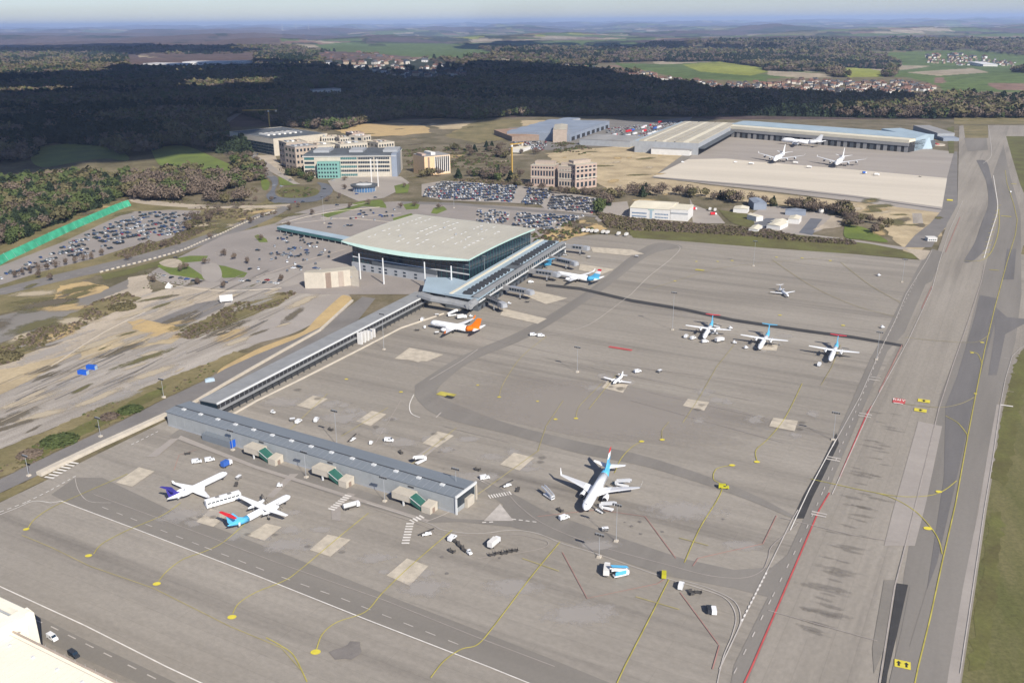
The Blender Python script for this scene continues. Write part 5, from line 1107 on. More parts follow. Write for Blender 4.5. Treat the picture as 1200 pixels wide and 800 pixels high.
for l, f, r, t, nm in (((894,262),(898,268),(914,270),(898,263),'long white barrel store in the fuel yard, nearest one'),((900,259),(902,263),(916,265),(902,259),'long white barrel store in the fuel yard, farther one'),
                    ((922,258),(923,262),(936,263),(923,256),'white two storey site office in the yard'),((884,256),(886,260),(894,259),(886,254),'small white shed at the left of the yard'),
                    ((858,246),(859,249),(876,250),(859,244),'low white hut at the tree line'),((905,250),(920,252),(944,253),(920,246),'grey flat roofed shed at the back of the yard'),((878,240),(883,246),(898,246),(883,238),'dark grey shed with a pitched roof at the tree line'),((876,268),(877,273),(888,274),(877,268),'small white building at the hedge')):
    wl = 'white_wall' if 'white' in nm else 'blue_grey_roof'; shed(nm, l, f, r, t, wl, 'cream_roof' if 'white' in nm else 'blue_grey_roof')
for x, y, l in ((962,250,'white spherical tank in the yard, left one of two'),(968,247,'white spherical tank in the yard, right one of two')):
    c = P(x, y); e = empty('sphere_tank', c, 0, l, 'tank'); n = 12; r = 2.9
    MB().loft([[(r*math.cos(q)*math.cos(2*math.pi*k/n), r*math.cos(q)*math.sin(2*math.pi*k/n), r*.9+r*math.sin(q)) for k in range(n)] for q in [-1.4+2.8*i/7 for i in range(8)]], 'white_wall').build('shell', e, smooth=True); MB().tube((0, 0, 0), (0, 0, 1.5), 1.6, 1.6, 'grey_wall', 8).build('base', e)
e, w, d, h = simple_block('site_office', 'small white cabin block on the asphalt corner beside the taxiway', 'cabin', frame3((1086,281),(1087,283),(1098,283)), 3.2, 'white_wall', 'white_wall', para=0.2); windows(e, .5, w-.5, .9, 4, 1, 1.1, 1.0, 1)
# far white factory in the woods, seminary, etc.
def far_block(label, f, r, h, d, m, roofm, name='factory'):
    O = PT(*f); A = PT(*r)-O; e = empty(name, O, math.atan2(A.y, A.x), label, 'building'); w = math.hypot(A.x, A.y)
    MB().box(0, w, 0, d, -12, h, m).build('wall', e); MB().box(-.5, w+.5, -.5, d, h, h+.8, roofm).build('roof', e); windows(e, 3, w-3, h*.35, 8, 1, (w-6)/8*.6, h*.2, 1)
far_block('long white factory hall in the distant woods, left part', (168,78), (208,79), 14, 90, 'white_wall', 'white_wall')
far_block('long white factory hall in the distant woods, right part', (214,77), (262,76), 16, 130, 'white_wall', 'white_wall')
far_block('small white hall at the end of the distant factory', (266,75), (288,75), 12, 90, 'white_wall', 'cream_roof')
far_block('white institute building in the shaded forest', (367,112), (400,110), 13, 40, 'white_wall', 'grey_roof')
far_block('small white institute wing in the shaded forest', (400,113), (416,113), 9, 30, 'white_wall', 'grey_roof')
far_block('white villa among the shaded trees', (468,101), (478,101), 9, 16, 'white_wall', 'grey_roof', 'villa')
far_block('white hall near the distant river meadow', (1136,76), (1152,78), 11, 60, 'white_wall', 'white_wall')
far_block('white hall on the hillside beyond the valley village', (913,52), (928,54), 12, 80, 'white_wall', 'white_wall')

# ---- hangar roof at the bottom left corner
def hangar():
    z = 15.0; e0 = P(-60,703,z); a = P(0,732.5,z); b = P(108,784,z); c = P(190,826,z); ux = (c-e0); ux.z = 0; w = ux.length; ux.normalize(); rz = math.atan2(ux.y, ux.x)
    O = Vector((e0.x, e0.y, 0)); e = empty('hangar', O, rz, 'large hangar with cream flat roof in the near left corner', 'hangar')
    MB().box(0, w, -60, 0, -.3, z-.3, 'cream_wall').build('wall', e); MB().box(0, w, -60, 0, z-.3, z, 'hangar_roof').build('roof', e)
    MB().box(0, w, -.35, .15, z, z+.45, 'tan_wall').build('parapet', e); MB().box(0, w, -1.5, -1.35, z, z+.06, 'tan_roof').build('gutter', e)
    for k in range(40): MB().box(w*k/40, w*k/40+.08, -60, -1.6, z, z+.05, 'cream_roof').build('roof_seam', e)
    for k in range(9): MB().box(w*(k+.5)/9, w*(k+.5)/9+.8, -5, -4.2, z, z+.5, 'pale_steel').build('roof_vent', e)
    for k in range(22): MB().tube((w*k/22, -.1, z+.4), (w*k/22, -.1, z+1.4), .04, .04, 'steel', 5).build('railing_post', e)
    # taller white head house
    z2 = 19.0; p = [P(-40,684,z2), P(27,708,z2), P(38,714,z2), P(20,724,z2), P(-10,735,z2), P(-50,715,z2)]
    M_ = Matrix.Rotation(-rz, 4, 'Z'); O2 = P(38,714,z2); O2.z = 0; e2 = empty('head_house', O2, rz, 'tall white gable block with a ribbed sloping wall at the edge of the near hangar', 'building')
    A = M_ @ (P(-40,681,z2)-O2); gx = A.x
    bs = M_ @ (P(41,744,3)-O2)
    MB().loft([[(x, .3, 0), (x, .3, z2-1.2), (x, -.8, z2), (x, -2.4, z2), (x, -2.4, 0)] for x in (gx, 0)], 'hangar_roof').build('beam', e2)
    g = MB(); g.add([(0, .3, 0), (0, .3, z2-1.2), (0, -2.4, z2), (-1.0, -11.5, z2-.6), (-1.0, -11.5, 0), (-3.2, .3, 0), (-3.2, .3, z2-.4), (-3.2, -2.4, z2), (-4.2, -11.5, z2-.4), (-4.2, -11.5, 0)],
          [(0, 1, 2, 3, 4), (5, 9, 8, 7, 6), (0, 5, 6, 1), (1, 6, 7, 2), (2, 7, 8, 3), (3, 8, 9, 4)], 'hangar_roof').build('gable', e2)
    MB().box(-.4, .1, -8, -5, z2-5, z2-4.8, 'tan_wall').build('louvre', e2)
    MB().box(gx, -4.3, -22, -2.5, 0, z+.6, 'hangar_roof').build('low_roof', e2); MB().box(gx, -4.3, -3.0, -2.5, z+.6, z+1.2, 'grey_wall').build('roof_kerb', e2)
hangar()

# ---- small structures
for x, y, l in ((91,435,'blue shipping container on the gravel, left one of two'),(101,429,'blue shipping container on the gravel, right one of two')):
    c = P(x, y+4); e = empty('shipping_container', c, R(-16), l, 'container'); MB().box(0, 6.0, 0, 2.5, .1, 2.6, 'blue_box').build('body', e)
    for k in range(10): MB().box(.3+k*.55, .45+k*.55, -.06, 0, .2, 2.5, 'blue_box').build('rib', e)
    MB().box(6.0, 6.06, .2, 2.3, .2, 2.5, 'blue_roof').build('door', e)
c = P(246,447); e = empty('blue_tarp_stack', c, R(28), 'light blue tarpaulin covered stack beside the road next to the sand strip', 'tarpaulin'); MB().loft([[(-2.6, -1.2, 0), (-2.6, -1, 1.6), (-2.4, 1, 1.8), (-2.6, 1.3, 0)], [(0, -1.4, 0), (0, -1, 2.3), (0, 1, 2.2), (0, 1.4, 0)], [(2.6, -1.2, 0), (2.5, -1, 1.5), (2.5, 1, 1.7), (2.6, 1.2, 0)]], 'blue_roof').build('cover', e)
MATS['blue_roof']
c = P(258,356); e = empty('billboard', c, R(20), 'white rectangular board standing at the end of the haul road', 'board'); MB().box(0, 9, 0, .3, 1.4, 6.2, 'white_wall').build('panel', e); MB().box(1, 1.3, .1, .4, 0, 1.4, 'steel').build('leg', e); MB().box(7.7, 8, .1, .4, 0, 1.4, 'steel').build('leg', e)
c = P(198,337); e = empty('site_tent', c, 0, 'small white pointed tent on the verge of the road', 'tent'); MB().add([(-2.2, -2.2, 1.2), (2.2, -2.2, 1.2), (2.2, 2.2, 1.2), (-2.2, 2.2, 1.2), (0, 0, 4.2), (-2.2, -2.2, 0), (2.2, -2.2, 0), (2.2, 2.2, 0), (-2.2, 2.2, 0)], [(0, 1, 4), (1, 2, 4), (2, 3, 4), (3, 0, 4), (5, 6, 1, 0), (6, 7, 2, 1), (7, 8, 3, 2), (8, 5, 0, 3)], 'white_wall').build('canopy', e)
# green netting along the left car park
def net():
    pts = crom([(-40,342),(0,311),(30,296),(78,273),(110,259),(140,246),(154,241)], 3); n = len(pts); e = empty('green_net_fence', P(0,311), 0, 'long bright green netting screen along the wooded edge of the left car park', 'fence')
    O = P(0,311)
    for i in range(n-1):
        a, b = P(*pts[i]), P(*pts[i+1]); d_ = (b-a).normalized(); nn = Vector((-d_.y, d_.x, 0)); hz = 6.2
        a, b = a-O, b-O; MB().add([(a.x, a.y, 0), (b.x-.1*d_.x, b.y-.1*d_.y, 0), (b.x+nn.x*3.0, b.y+nn.y*3.0, hz), (a.x+nn.x*3.0, a.y+nn.y*3.0, hz+random.uniform(-.3, .3)), (a.x+nn.x*.3, a.y+nn.y*.3, 0), (b.x+nn.x*.3, b.y+nn.y*.3, 0), (b.x+nn.x*3.3, b.y+nn.y*3.3, hz), (a.x+nn.x*3.3, a.y+nn.y*3.3, hz)],
            [(0, 1, 2, 3), (5, 4, 7, 6), (3, 2, 6, 7), (0, 4, 5, 1), (0, 3, 7, 4), (1, 5, 6, 2)], 'net_green').build('net_panel', e)
        MB().tube((a.x, a.y, 0), (a.x+nn.x*3.4, a.y+nn.y*3.4, hz+.4), .12, .12, 'steel', 5).build('post', e)
net()
# cream blocks lining the main road
bl = MB().box(-1.3, 1.3, -.5, .5, -.1, 1.1, 'kerb_concrete').mesh('stone_block'); c_ = [P(x, y) for x, y in crom([(119,319),(150,311),(185,302),(215,293),(238,283),(262,273),(285,262),(305,254),(322,247)], 8)]
acc = 0; k = 0
for a, b in zip(c_, c_[1:]):
    L_ = (b-a).length; 
    while acc < L_:
        p = a.lerp(b, acc/L_); o = link_mesh('stone_block', bl, None, p, math.atan2((b-a).y, (b-a).x)); tag(o, 'cream stone block in the row edging the grass verge of the main road', 'block', 'cream stone blocks along the main road'); acc += 5.2
    acc -= L_
# floodlight masts
def mast(x, y, top, label):
    h = max(9, hgt((x, y), (x, top))); c = P(x, y); e = empty('floodlight_mast', c, R(-29), label, 'light mast', 'floodlight masts on the apron')
    MB().tube((0, 0, 0), (0, 0, h), .13, .08, 'steel', 7).build('pole', e); MB().box(-.75, .75, -.75, .75, -.1, .9, 'kerb_concrete').build('base', e)
    hd = MB().box(-1.7, 1.7, -.15, .15, h-.3, h, 'steel').build('crossbar', e)
    for k in (-1.5, -.5, .5, 1.5): MB().box(k-.32, k+.32, -.5, -.12, h-.75, h-.1, 'dark_trim').build('lamp', e)
for x, y, t, l in ((702,653.5,625,'tall slim floodlight mast on the apron by the white baggage cart'),(722,635,590,'thin light mast beside the white airliner with blue tail'),(976,516,482,'floodlight mast at the service road left of the pale concrete pad'),(676.5,436.5,406,'floodlight mast near the small white propeller aircraft'),
    (1027,422,388,'floodlight mast by the service road near the turboprop with light blue tail'),(1057,331,303,'floodlight mast on the upper right of the apron'),(883,312,282,'floodlight mast in the upper middle of the apron'),(788,387,342,'floodlight mast left of the airliner being serviced'),
    (535,585,548,'floodlight mast at the end of the boarding pier'),(395,522,480,'floodlight mast behind the pier roof'),(273,528,503,'floodlight mast in front of the pier wall by the lean-to'),(359,560,528,'floodlight mast between first and second stair module'),(451,588,558,'floodlight mast between second and third stair module'),
    (450,410,367,'floodlight mast beside the walkway link fins'),(568,332,300,'light mast in front of the gate concourse, left one'),(601,322,292,'light mast in front of the gate concourse, right one'),(655,300,276,'light mast at the upper end of the concourse'),
    (34,558,532,'street light on the perimeter road at the near left'),(118,512,488,'street light on the perimeter road halfway to the pier'),(192,466,443,'street light on the perimeter road near the round bushes'),(380,262,230,'light mast in the landside car park'),(532,244,214,'light mast between the parking fields')): mast(x, y, t, l)
# three radio masts far away
for x, l in ((331,'very tall thin radio mast on the horizon, leftmost of three'),(347,'very tall thin radio mast on the horizon, middle of three'),(362,'very tall thin radio mast on the horizon, rightmost of three')):
    p = PT(x, 36); e = empty('radio_mast', p, 0, l, 'radio mast'); hh = 175; MB().tube((0, 0, 0), (0, 0, hh), 5.0, 2.2, 'pale_steel', 4).build('lattice', e); MB().box(-12, 12, -12, 12, -5, 8, 'white_wall').build('base', e)
# cranes
def crane(x, y, top, jl, jr, label, rz=0):
    c = P(x, y); h = hgt((x, y), (x, top)); e = empty('tower_crane', c, R(rz), label, 'crane'); MB().box(-.9, .9, -.9, .9, 0, h, 'crane_yellow').build('tower', e)
    MB().box(-jl, jr, -.6, .6, h-2, h-.6, 'crane_yellow').build('jib', e); MB().box(-1.2, 1.2, -1, 1, h-4.5, h-2, 'white_wall').build('cab', e); MB().box(jr-4, jr-1, -1, 1, h-4.5, h-1.5, 'kerb_concrete').build('counterweight', e)
crane(317, 158, 128, 46, 16, 'yellow tower crane behind the dark roofed office', 2); crane(600, 204, 168, 3, 20, 'small brown tower crane by the tree belt', 40)
# ================================================================= AIRCRAFT
mat('white_aircraft', (0.82, 0.82, 0.81), rough=0.35, spec=0.5); mat('sky_blue_livery', (0.10, 0.42, 0.66), rough=0.35, spec=0.5); mat('red_livery', (0.62, 0.03, 0.04), rough=0.35)
mat('purple_livery', (0.05, 0.04, 0.26), rough=0.35); mat('orange_livery', (0.85, 0.20, 0.01), rough=0.4); mat('pale_grey_livery', (0.60, 0.62, 0.64), rough=0.4, spec=0.5)
mat('wing_grey', (0.60, 0.60, 0.60), rough=0.4); mat('tyre', (0.025, 0.025, 0.025)); mat('engine_dark', (0.03, 0.03, 0.035), rough=0.5); mat('strut_metal', (0.35, 0.35, 0.36), rough=0.4, metal=0.5)
def ring_(x, r, zc, n=14, ry=None): return [(x, (ry or r)*math.cos(2*math.pi*k/n), zc+r*math.sin(2*math.pi*k/n)) for k in range(n)]
def wing_part(name, secs, root, m, ms=None):
    """secs: (leading-edge x, y, z, chord, thickness)"""
    rings = []
    for x, y, z, c, t in secs: rings.append([(x, y, z), (x-c*.12, y, z+t*.45), (x-c*.4, y, z+t*.5), (x-c, y, z+t*.04), (x-c, y, z-t*.04), (x-c*.4, y, z-t*.45), (x-c*.12, y, z-t*.35)])
    return MB().loft(rings, m, ms=ms).build(name, root, smooth=False)
def fin_part(name, secs, root, m, ms=None):
    """secs: (leading-edge x, z, chord, thickness)"""
    rings = []
    for x, z, c, t in secs: rings.append([(x, 0, z), (x-c*.15, t*.5, z), (x-c*.5, t*.5, z), (x-c, .02, z), (x-c, -.02, z), (x-c*.5, -t*.5, z), (x-c*.15, -t*.5, z)])
    return MB().loft(rings, m, ms=ms).build(name, root)
def engine(root, x, y, z, L, r, m, dark_in=True):
    n = 14
    def R_(xx, rr): return [(x+xx, y+rr*math.cos(2*math.pi*k/n), z+rr*math.sin(2*math.pi*k/n)) for k in range(n)]
    e = MB().loft([R_(0, r*.86), R_(-L*.06, r), R_(-L*.45, r*1.02), R_(-L*.8, r*.78), R_(-L, r*.5)], m).build('engine', root, smooth=True)
    MB().loft([R_(.03, r*.84), R_(.035, r*.1)], 'engine_dark').build('intake', e); MB().loft([R_(-L*.98, r*.46), R_(-L*1.12, r*.16)], 'strut_metal').build('exhaust_cone', e)
    return e
def gear(root, x, y, h, r, n=2):
    g = MB().tube((x, y, r), (x, y, h), .13, .16, 'strut_metal', 6).build('landing_gear', root)
    for s in ((-.3, .3) if n == 2 else (0,)): MB().tube((x, y+s-.14, r), (x, y+s+.14, r), r, r, 'tyre', 12).build('wheel', g)
def place(label, nose, tail, L, nz=2.6, cat='airliner', rzfix=None, name='aircraft'):
    A, B = P(*nose, nz), P(*tail, nz+.5); d = A-B; a = math.atan2(d.y, d.x) if rzfix is None else R(rzfix); mid = (A+B)/2
    return empty(name, (mid.x+math.cos(a)*L/2, mid.y+math.sin(a)*L/2, G5+.3), a, label, cat)          # origin under the nose, body runs along -x
def tube_body(e, L, r, zc, m, rear=None, rear_at=.72, tail_up=None, cockpit=True, nose=2.6, winrow=True):
    t = tail_up if tail_up is not None else r*.75; n = 16
    secs = [(0, r*.08, zc-r*.25), (-nose*.12, r*.34, zc-r*.22), (-nose*.4, r*.66, zc-r*.12), (-nose*.8, r*.90, zc-r*.04), (-nose*1.5, r, zc), (-L*.3, r, zc), (-L*.5, r, zc), (-L*rear_at, r, zc), (-L*.80, r*.88, zc+r*.10), (-L*.88, r*.64, zc+t*.45), (-L*.95, r*.38, zc+t*.75), (-L, r*.14, zc+t)]
    secs = [s for s in secs]; k = 7
    MB().loft([ring_(x, q, z, n) for x, q, z in secs[:k+1]], m).build('fuselage', e, smooth=True)
    MB().loft([ring_(x, q, z, n) for x, q, z in secs[k:]], rear or m).build('rear_fuselage', e, smooth=True)
    if cockpit:
        for s in (-1, 1): MB().add([(-nose*.36, s*r*.06, zc+r*.52), (-nose*.62, s*r*.10, zc+r*.80), (-nose*.92, s*r*.62, zc+r*.68), (-nose*.66, s*r*.62, zc+r*.33)], [(0, 1, 2, 3)], 'glass_dark').build('cockpit_window', e)
    if winrow:
        for s in (-1, 1):
            mb = MB(); q = int(L*.62/.9)
            for i in range(q): x = -L*.13-i*.9; y = s*(r*.985+.012); mb.add([(x, y, zc+r*.10), (x-.34, y, zc+r*.10), (x-.34, y*.985, zc+r*.10+.38), (x, y*.985, zc+r*.10+.38)], [(0, 1, 2, 3)], 'glass_dark')
            o = mb.build('cabin_window_row', e); o['kind'] = 'stuff'
    for x in (-nose*1.5-.4, -L*.84): 
        MB().box(x-.9, x, -r-.03 if x > -L*.5 else -r*.86, -r*.97 if x > -L*.5 else -r*.80, zc-.6, zc+.9, 'pale_grey_livery').build('door', e)
def jet737(label, nose, tail, L=39.5, span=34.3, livery='sky_blue_livery', engm='white_aircraft', finms=None, rear='sky_blue_livery', tips='white_aircraft', finh=12.3, body='white_aircraft', winglet=True):
    e = place(label, nose, tail, L); r = 1.95; zc = 3.5; k = L/39.5
    tube_body(e, L, r, zc, body, rear, .74)
    for s in (-1, 1):
        wing_part('wing', [(-12.6*k, s*1.2, 2.5, 8.2*k, .95), (-17.0*k, s*5.6, 3.0, 5.0*k, .6), (-22.3*k, s*span/2, 4.3, 1.6, .22)], e, 'wing_grey', ['white_aircraft', 'wing_grey'])
        if winglet: wing_part('winglet', [(-22.3*k, s*span/2, 4.3, 1.6, .2), (-23.2*k, s*(span/2+.35), 5.0, 1.3, .14), (-24.2*k, s*(span/2+.75), 6.7, .7, .1)], e, tips)
        engine(e, -12.6*k, s*4.9, 1.75, 4.6, 1.15, engm); MB().box(-17*k, -13.4*k, s*4.9-.15, s*4.9+.15, 2.3, 3.2, 'wing_grey').build('pylon', e)
        wing_part('tailplane', [(-35.0*k, s*.7, 4.6, 4.2, .4), (-38.2*k, s*7.1, 5.2, 1.5, .16)], e, 'white_aircraft')
        MB().loft([[(-14*k, s*0, 1.75), (-14*k, s*1.7, 2.0), (-14*k, s*1.9, 2.9)], [(-22*k, s*0, 1.75), (-22*k, s*1.7, 2.0), (-22*k, s*1.9, 2.9)]], 'white_aircraft').build('wing_fairing', e)
    fm = finms or [livery, livery, 'white_aircraft', 'red_livery']
    fin_part('tail_fin', [(-30.0*k, 5.0, 8.6, .5), (-33.0*k, 6.6, 6.2, .5), (-35.0*k, 8.6, 5.0, .4), (-36.9*k, 10.8, 3.8, .3), (-38.2*k, finh, 2.9, .2)], e, livery, fm)
    gear(e, -4.2, 0, 2.2, .42); gear(e, -20.2*k, -2.8, 2.4, .6); gear(e, -20.2*k, 2.8, 2.4, .6)
    return e
def tprop(label, nose, tail, L=32.0, span=28.4, livery='sky_blue_livery', tail_m='red_livery'):
    e = place(label, nose, tail, L, 2.2, 'turboprop'); r = 1.38; zc = 2.45; k = L/32
    tube_body(e, L, r, zc, 'white_aircraft', livery, .70, r*.95, nose=2.3)
    for s in (-1, 1):
        wing_part('wing', [(-12.8*k, s*.5, 3.95, 3.3, .55), (-12.9*k, s*4.6, 4.05, 3.1, .5), (-13.7*k, s*span/2, 4.45, 1.5, .25)], e, 'wing_grey', ['white_aircraft', 'white_aircraft'])
        n = 12; y = s*4.4
        def Q(x, q, z): return [(x, y+q*.8*math.cos(2*math.pi*i/n), z+q*math.sin(2*math.pi*i/n)) for i in range(n)]
        en = MB().loft([Q(-9.9*k, .25, 3.5), Q(-10.2*k, .55, 3.45), Q(-12*k, .85, 3.3), Q(-15*k, .8, 3.35), Q(-18.2*k, .3, 3.5)], 'white_aircraft').build('engine', e, smooth=True)
        MB().tube((-9.5*k, y, 3.5), (-9.95*k, y, 3.5), .1, .3, 'engine_dark', 8).build('spinner', en)
        pr = MB()
        for b_ in range(6):
            t = b_*math.pi/3+.3; c_, s_ = math.cos(t), math.sin(t); u = Vector((0, c_, s_)); v = Vector((0, -s_, c_)); o = Vector((-9.75*k, y, 3.5))
            pr.add([o+u*.25-v*.1, o+u*2.0-v*.2+Vector((.06, 0, 0)), o+u*2.0+v*.1+Vector((.06, 0, 0)), o+u*.25+v*.1], [(0, 1, 2, 3)], 'engine_dark')
        pr.build('propeller', en)
        wing_part('tailplane', [(-29.9*k, s*.1, 8.0, 2.2, .3), (-30.6*k, s*4.7, 8.1, 1.3, .16)], e, tail_m)
        gear(e, -15.6*k, s*4.4, 2.8, .45)
    fin_part('tail_fin', [(-24.0*k, 3.7, 6.8, .4), (-26.6*k, 5.0, 5.2, .4), (-28.9*k, 7.9, 3.2, .3)], e, livery, [livery, livery])
    gear(e, -3.2, 0, 1.4, .32); return e
def rjet(label, nose, tail, L=31.5, span=23.5, livery='purple_livery', r=1.34, body='white_aircraft', cat='airliner', finms=None, engm='white_aircraft'):
    k = L/31.5; e = place(label, nose, tail, L, 2.0*max(k, .5), cat); zc = 2.3 if k > .8 else 1.55; r = r if k > .8 else .95
    tube_body(e, L, r, zc, body, body, .72, r*.7, nose=2.6*max(k, .7), winrow=k > .8)
    for s in (-1, 1):
        wing_part('wing', [(-13.2*k, s*.9, zc-r*.7, 6.2*k, .7*k), (-15.9*k, s*4.2, zc-r*.55, 3.9*k, .5*k), (-18.9*k, s*span/2, zc-.2, 1.2, .2)], e, 'wing_grey', ['white_aircraft', 'white_aircraft'])
        if k > .8: wing_part('winglet', [(-18.9*k, s*span/2, zc-.2, 1.2, .16), (-19.8*k, s*(span/2+.35), zc+1.0, .5, .1)], e, 'white_aircraft')
        engine(e, -21.8*k, s*(r+.85*max(k, .7)), zc+.55, 4.0*max(k, .75), .78*max(k, .7), engm)
        wing_part('tailplane', [(-28.6*k, s*.1, zc+5.3*max(k, .62), 2.6*k, .3), (-30.6*k, s*4.2*max(k, .65), zc+5.4*max(k, .62), 1.1*k, .14)], e, livery)
        gear(e, -16.8*k, s*1.9*max(k, .7), 1.5, .42 if k > .8 else .3, 2 if k > .8 else 1)
    fin_part('tail_fin', [(-24.6*k, zc+r*.8, 6.0*k, .4), (-26.6*k, zc+2.4*max(k, .62), 4.4*k, .35), (-28.7*k, zc+5.3*max(k, .62), 2.9*k, .25)], e, livery, finms)
    gear(e, -2.9*k, 0, 1.1, .28); return e
def jumbo(label, nose, tail, fin='white_aircraft', body='white_aircraft', L=70):
    e = place(label, nose, tail, L, 5); r = 3.2; zc = 6.2
    tube_body(e, L, r, zc, body, body, .72, r*.7, nose=6, winrow=False)
    MB().loft([ring_(x, q, z, 12, q*.72) for x, q, z in ((-2.5, .4, 8.2), (-5, 1.6, 8.2), (-9, 2.2, 8.3), (-18, 2.2, 8.2), (-24, 1.0, 8.3))], body).build('upper_deck', e, smooth=True)
    for s in (-1, 1):
        wing_part('wing', [(-20, s*2.5, 4.6, 14, 1.6), (-29, s*13, 6.0, 8, .9), (-43, s*31.5, 8.2, 3.4, .35)], e, 'wing_grey'); wing_part('winglet', [(-43, s*31.5, 8.2, 3.4, .3), (-46.5, s*32.4, 10.4, 1.4, .2)], e, 'white_aircraft')
        engine(e, -25.5, s*11.5, 3.6, 6.5, 1.5, 'pale_grey_livery'); engine(e, -34, s*20.8, 4.8, 6.5, 1.5, 'pale_grey_livery')
        MB().box(-33, -27, s*11.5-.2, s*11.5+.2, 4.4, 5.9, 'wing_grey').build('pylon', e); MB().box(-41, -36, s*20.8-.2, s*20.8+.2, 5.6, 7.0, 'wing_grey').build('pylon', e)
        wing_part('tailplane', [(-60, s*1.4, 8, 8, .8), (-68, s*11, 9.4, 2.6, .3)], e, 'white_aircraft'); gear(e, -33, s*2.2, 3.6, .65); gear(e, -30, s*5.5, 4.2, .65)
    fin_part('tail_fin', [(-53, 9, 15, .9), (-57.5, 11.5, 10.8, .8), (-65.5, 19.2, 4.4, .3)], e, fin, [fin, fin]); gear(e, -9, 0, 3.2, .55); return e
def smallprop(label, nose, tail):
    e = place(label, nose, tail, 13, 1.2, 'light aircraft'); k = 1
    tube_body(e, 13, .8, 1.5, 'white_aircraft', 'white_aircraft', .6, .5, nose=2.0, winrow=False)
    for s in (-1, 1):
        wing_part('wing', [(-3.8, s*.5, 1.2, 2.3, .32), (-4.6, s*8.2, 1.7, 1.2, .16)], e, 'white_aircraft'); wing_part('tailplane', [(-11.4, s*.1, 2.2, 1.5, .16), (-11.8, s*2.8, 2.3, .9, .1)], e, 'white_aircraft'); gear(e, -5, s*1.9, 1.1, .26, 1)
        en = MB().loft([[( -2.4, s*2.3+.2*math.cos(t), 1.5+.2*math.sin(t)) for t in [i*math.pi/4 for i in range(8)]], [(-3.4, s*2.3+.45*math.cos(t), 1.5+.45*math.sin(t)) for t in [i*math.pi/4 for i in range(8)]], [(-6, s*2.3+.25*math.cos(t), 1.5+.25*math.sin(t)) for t in [i*math.pi/4 for i in range(8)]]], 'white_aircraft').build('engine', e)
        MB().box(-2.35, -2.28, s*2.3-1.1, s*2.3+1.1, 1.42, 1.58, 'engine_dark').build('propeller', en)
    fin_part('tail_fin', [(-9.8, 1.9, 3.0, .2), (-11.6, 4.2, 1.3, .12)], e, 'white_aircraft'); gear(e, -2, 0, .9, .22, 1)
jet737('white airliner with sky blue rear body, alone mid apron with passenger stairs at both doors', (686,598), (714,549))
tprop('white turboprop with red tailplane and sky blue tail, parked in front of the boarding pier', (337,584), (271,618))
rjet('white regional jet with dark purple T tail, leftmost aircraft by the pier', (267,555), (196,588), L=30.5, span=23)
jet737('white and orange airliner with a bright orange tail, just below the corner canopy', (505,380), (562,389), L=37.5, livery='orange_livery', finms=['orange_livery']*4, rear='orange_livery', engm='white_aircraft', tips='orange_livery', finh=11.7)
jet737('white airliner with sky blue and red tail, nose at a jet bridge of the concourse', (652,322), (702,330), finms=['sky_blue_livery', 'sky_blue_livery', 'white_aircraft', 'red_livery'])
tprop('white turboprop with red tailplane far up the apron, vans gathered at its nose', (824,398), (836,377))
tprop('white turboprop with sky blue tail, middle one of the three far up the apron', (889,410), (902,389), tail_m='sky_blue_livery')
tprop('white turboprop with red tailplane, rightmost aircraft beside the service road', (972,424), (982,402))
rjet('small white business jet with T tail, alone near the upper right of the apron', (926,350), (911,337), L=19, span=18, livery='white_aircraft', cat='business jet', engm='pale_grey_livery')
smallprop('very small white twin propeller aircraft standing on a concrete pad', (718,451), (731,440))
tprop('white aircraft with sky blue tail tucked between two jet bridges', (617,305), (648,313), L=28, tail_m='sky_blue_livery')
jumbo('white freighter with tall plain white tail, rightmost on the far cargo apron', (978,195), (990,184), L=66)
jumbo('white freighter with slanted white tail, leftmost on the far cargo apron', (905,190), (921,180), L=66)
jumbo('white freighter with a reddish stripe on its body, against the far freight terminal', (924,166), (952,168), body='white_aircraft', L=66)

# ================================================================= APRON VEHICLES
mat('van_white', (0.75, 0.75, 0.74), rough=0.3, spec=0.5, coat=0.3); mat('car_dark', (0.03, 0.035, 0.045), rough=0.3, spec=0.5, coat=0.5); mat('yellow_vehicle', (0.45, 0.42, 0.03), rough=0.4)
mat('cart_grey', (0.22, 0.21, 0.20), rough=0.6); mat('cart_dark', (0.07, 0.065, 0.06), rough=0.7); mat('vehicle_blue', (0.04, 0.12, 0.42), rough=0.4)
VT = {}
def wheels(e, xs, w, r=.34):
    for x in xs:
        for y in (-w/2, w/2-.22): MB().tube((x, y, r), (x, y+.22, r), r, r, 'tyre', 10).build('wheel', e)
def v_van(e, m='van_white'):
    MB().loft([[(-2.5, y, .35), (-2.5, y, 2.1), (.9, y, 2.15), (1.6, y, 1.35), (2.5, y, 1.1), (2.6, y, .35)] for y in (-.95, .95)], m).build('body', e)
    MB().add([(.93, -.85, 2.12), (.93, .85, 2.12), (1.62, .85, 1.42), (1.62, -.85, 1.42)], [(0, 1, 2, 3)], 'glass_dark').build('windscreen', e)
    for y in (-.97, .96): MB().box(-.3, .9, y, y+.01, 1.3, 1.85, 'glass_dark').build('side_window', e)
    wheels(e, (-1.6, 1.6), 1.9)
def v_truck(e, m='van_white', box='white_wall', L=7.5):
    MB().box(L*.5-1.9, L*.5, -1.15, 1.15, .5, 2.6, m).build('cab', e); MB().box(L*.5-.02, L*.5+.02, -1.0, 1.0, 1.5, 2.4, 'glass_dark').build('windscreen', e)
    MB().box(-L*.5, L*.5-2.1, -1.25, 1.25, .9, 3.4, box).build('box_body', e); MB().box(-L*.5, L*.5, -.9, .9, .45, .88, 'cart_dark').build('chassis', e); wheels(e, (-L*.3, L*.36), 2.3, .45)
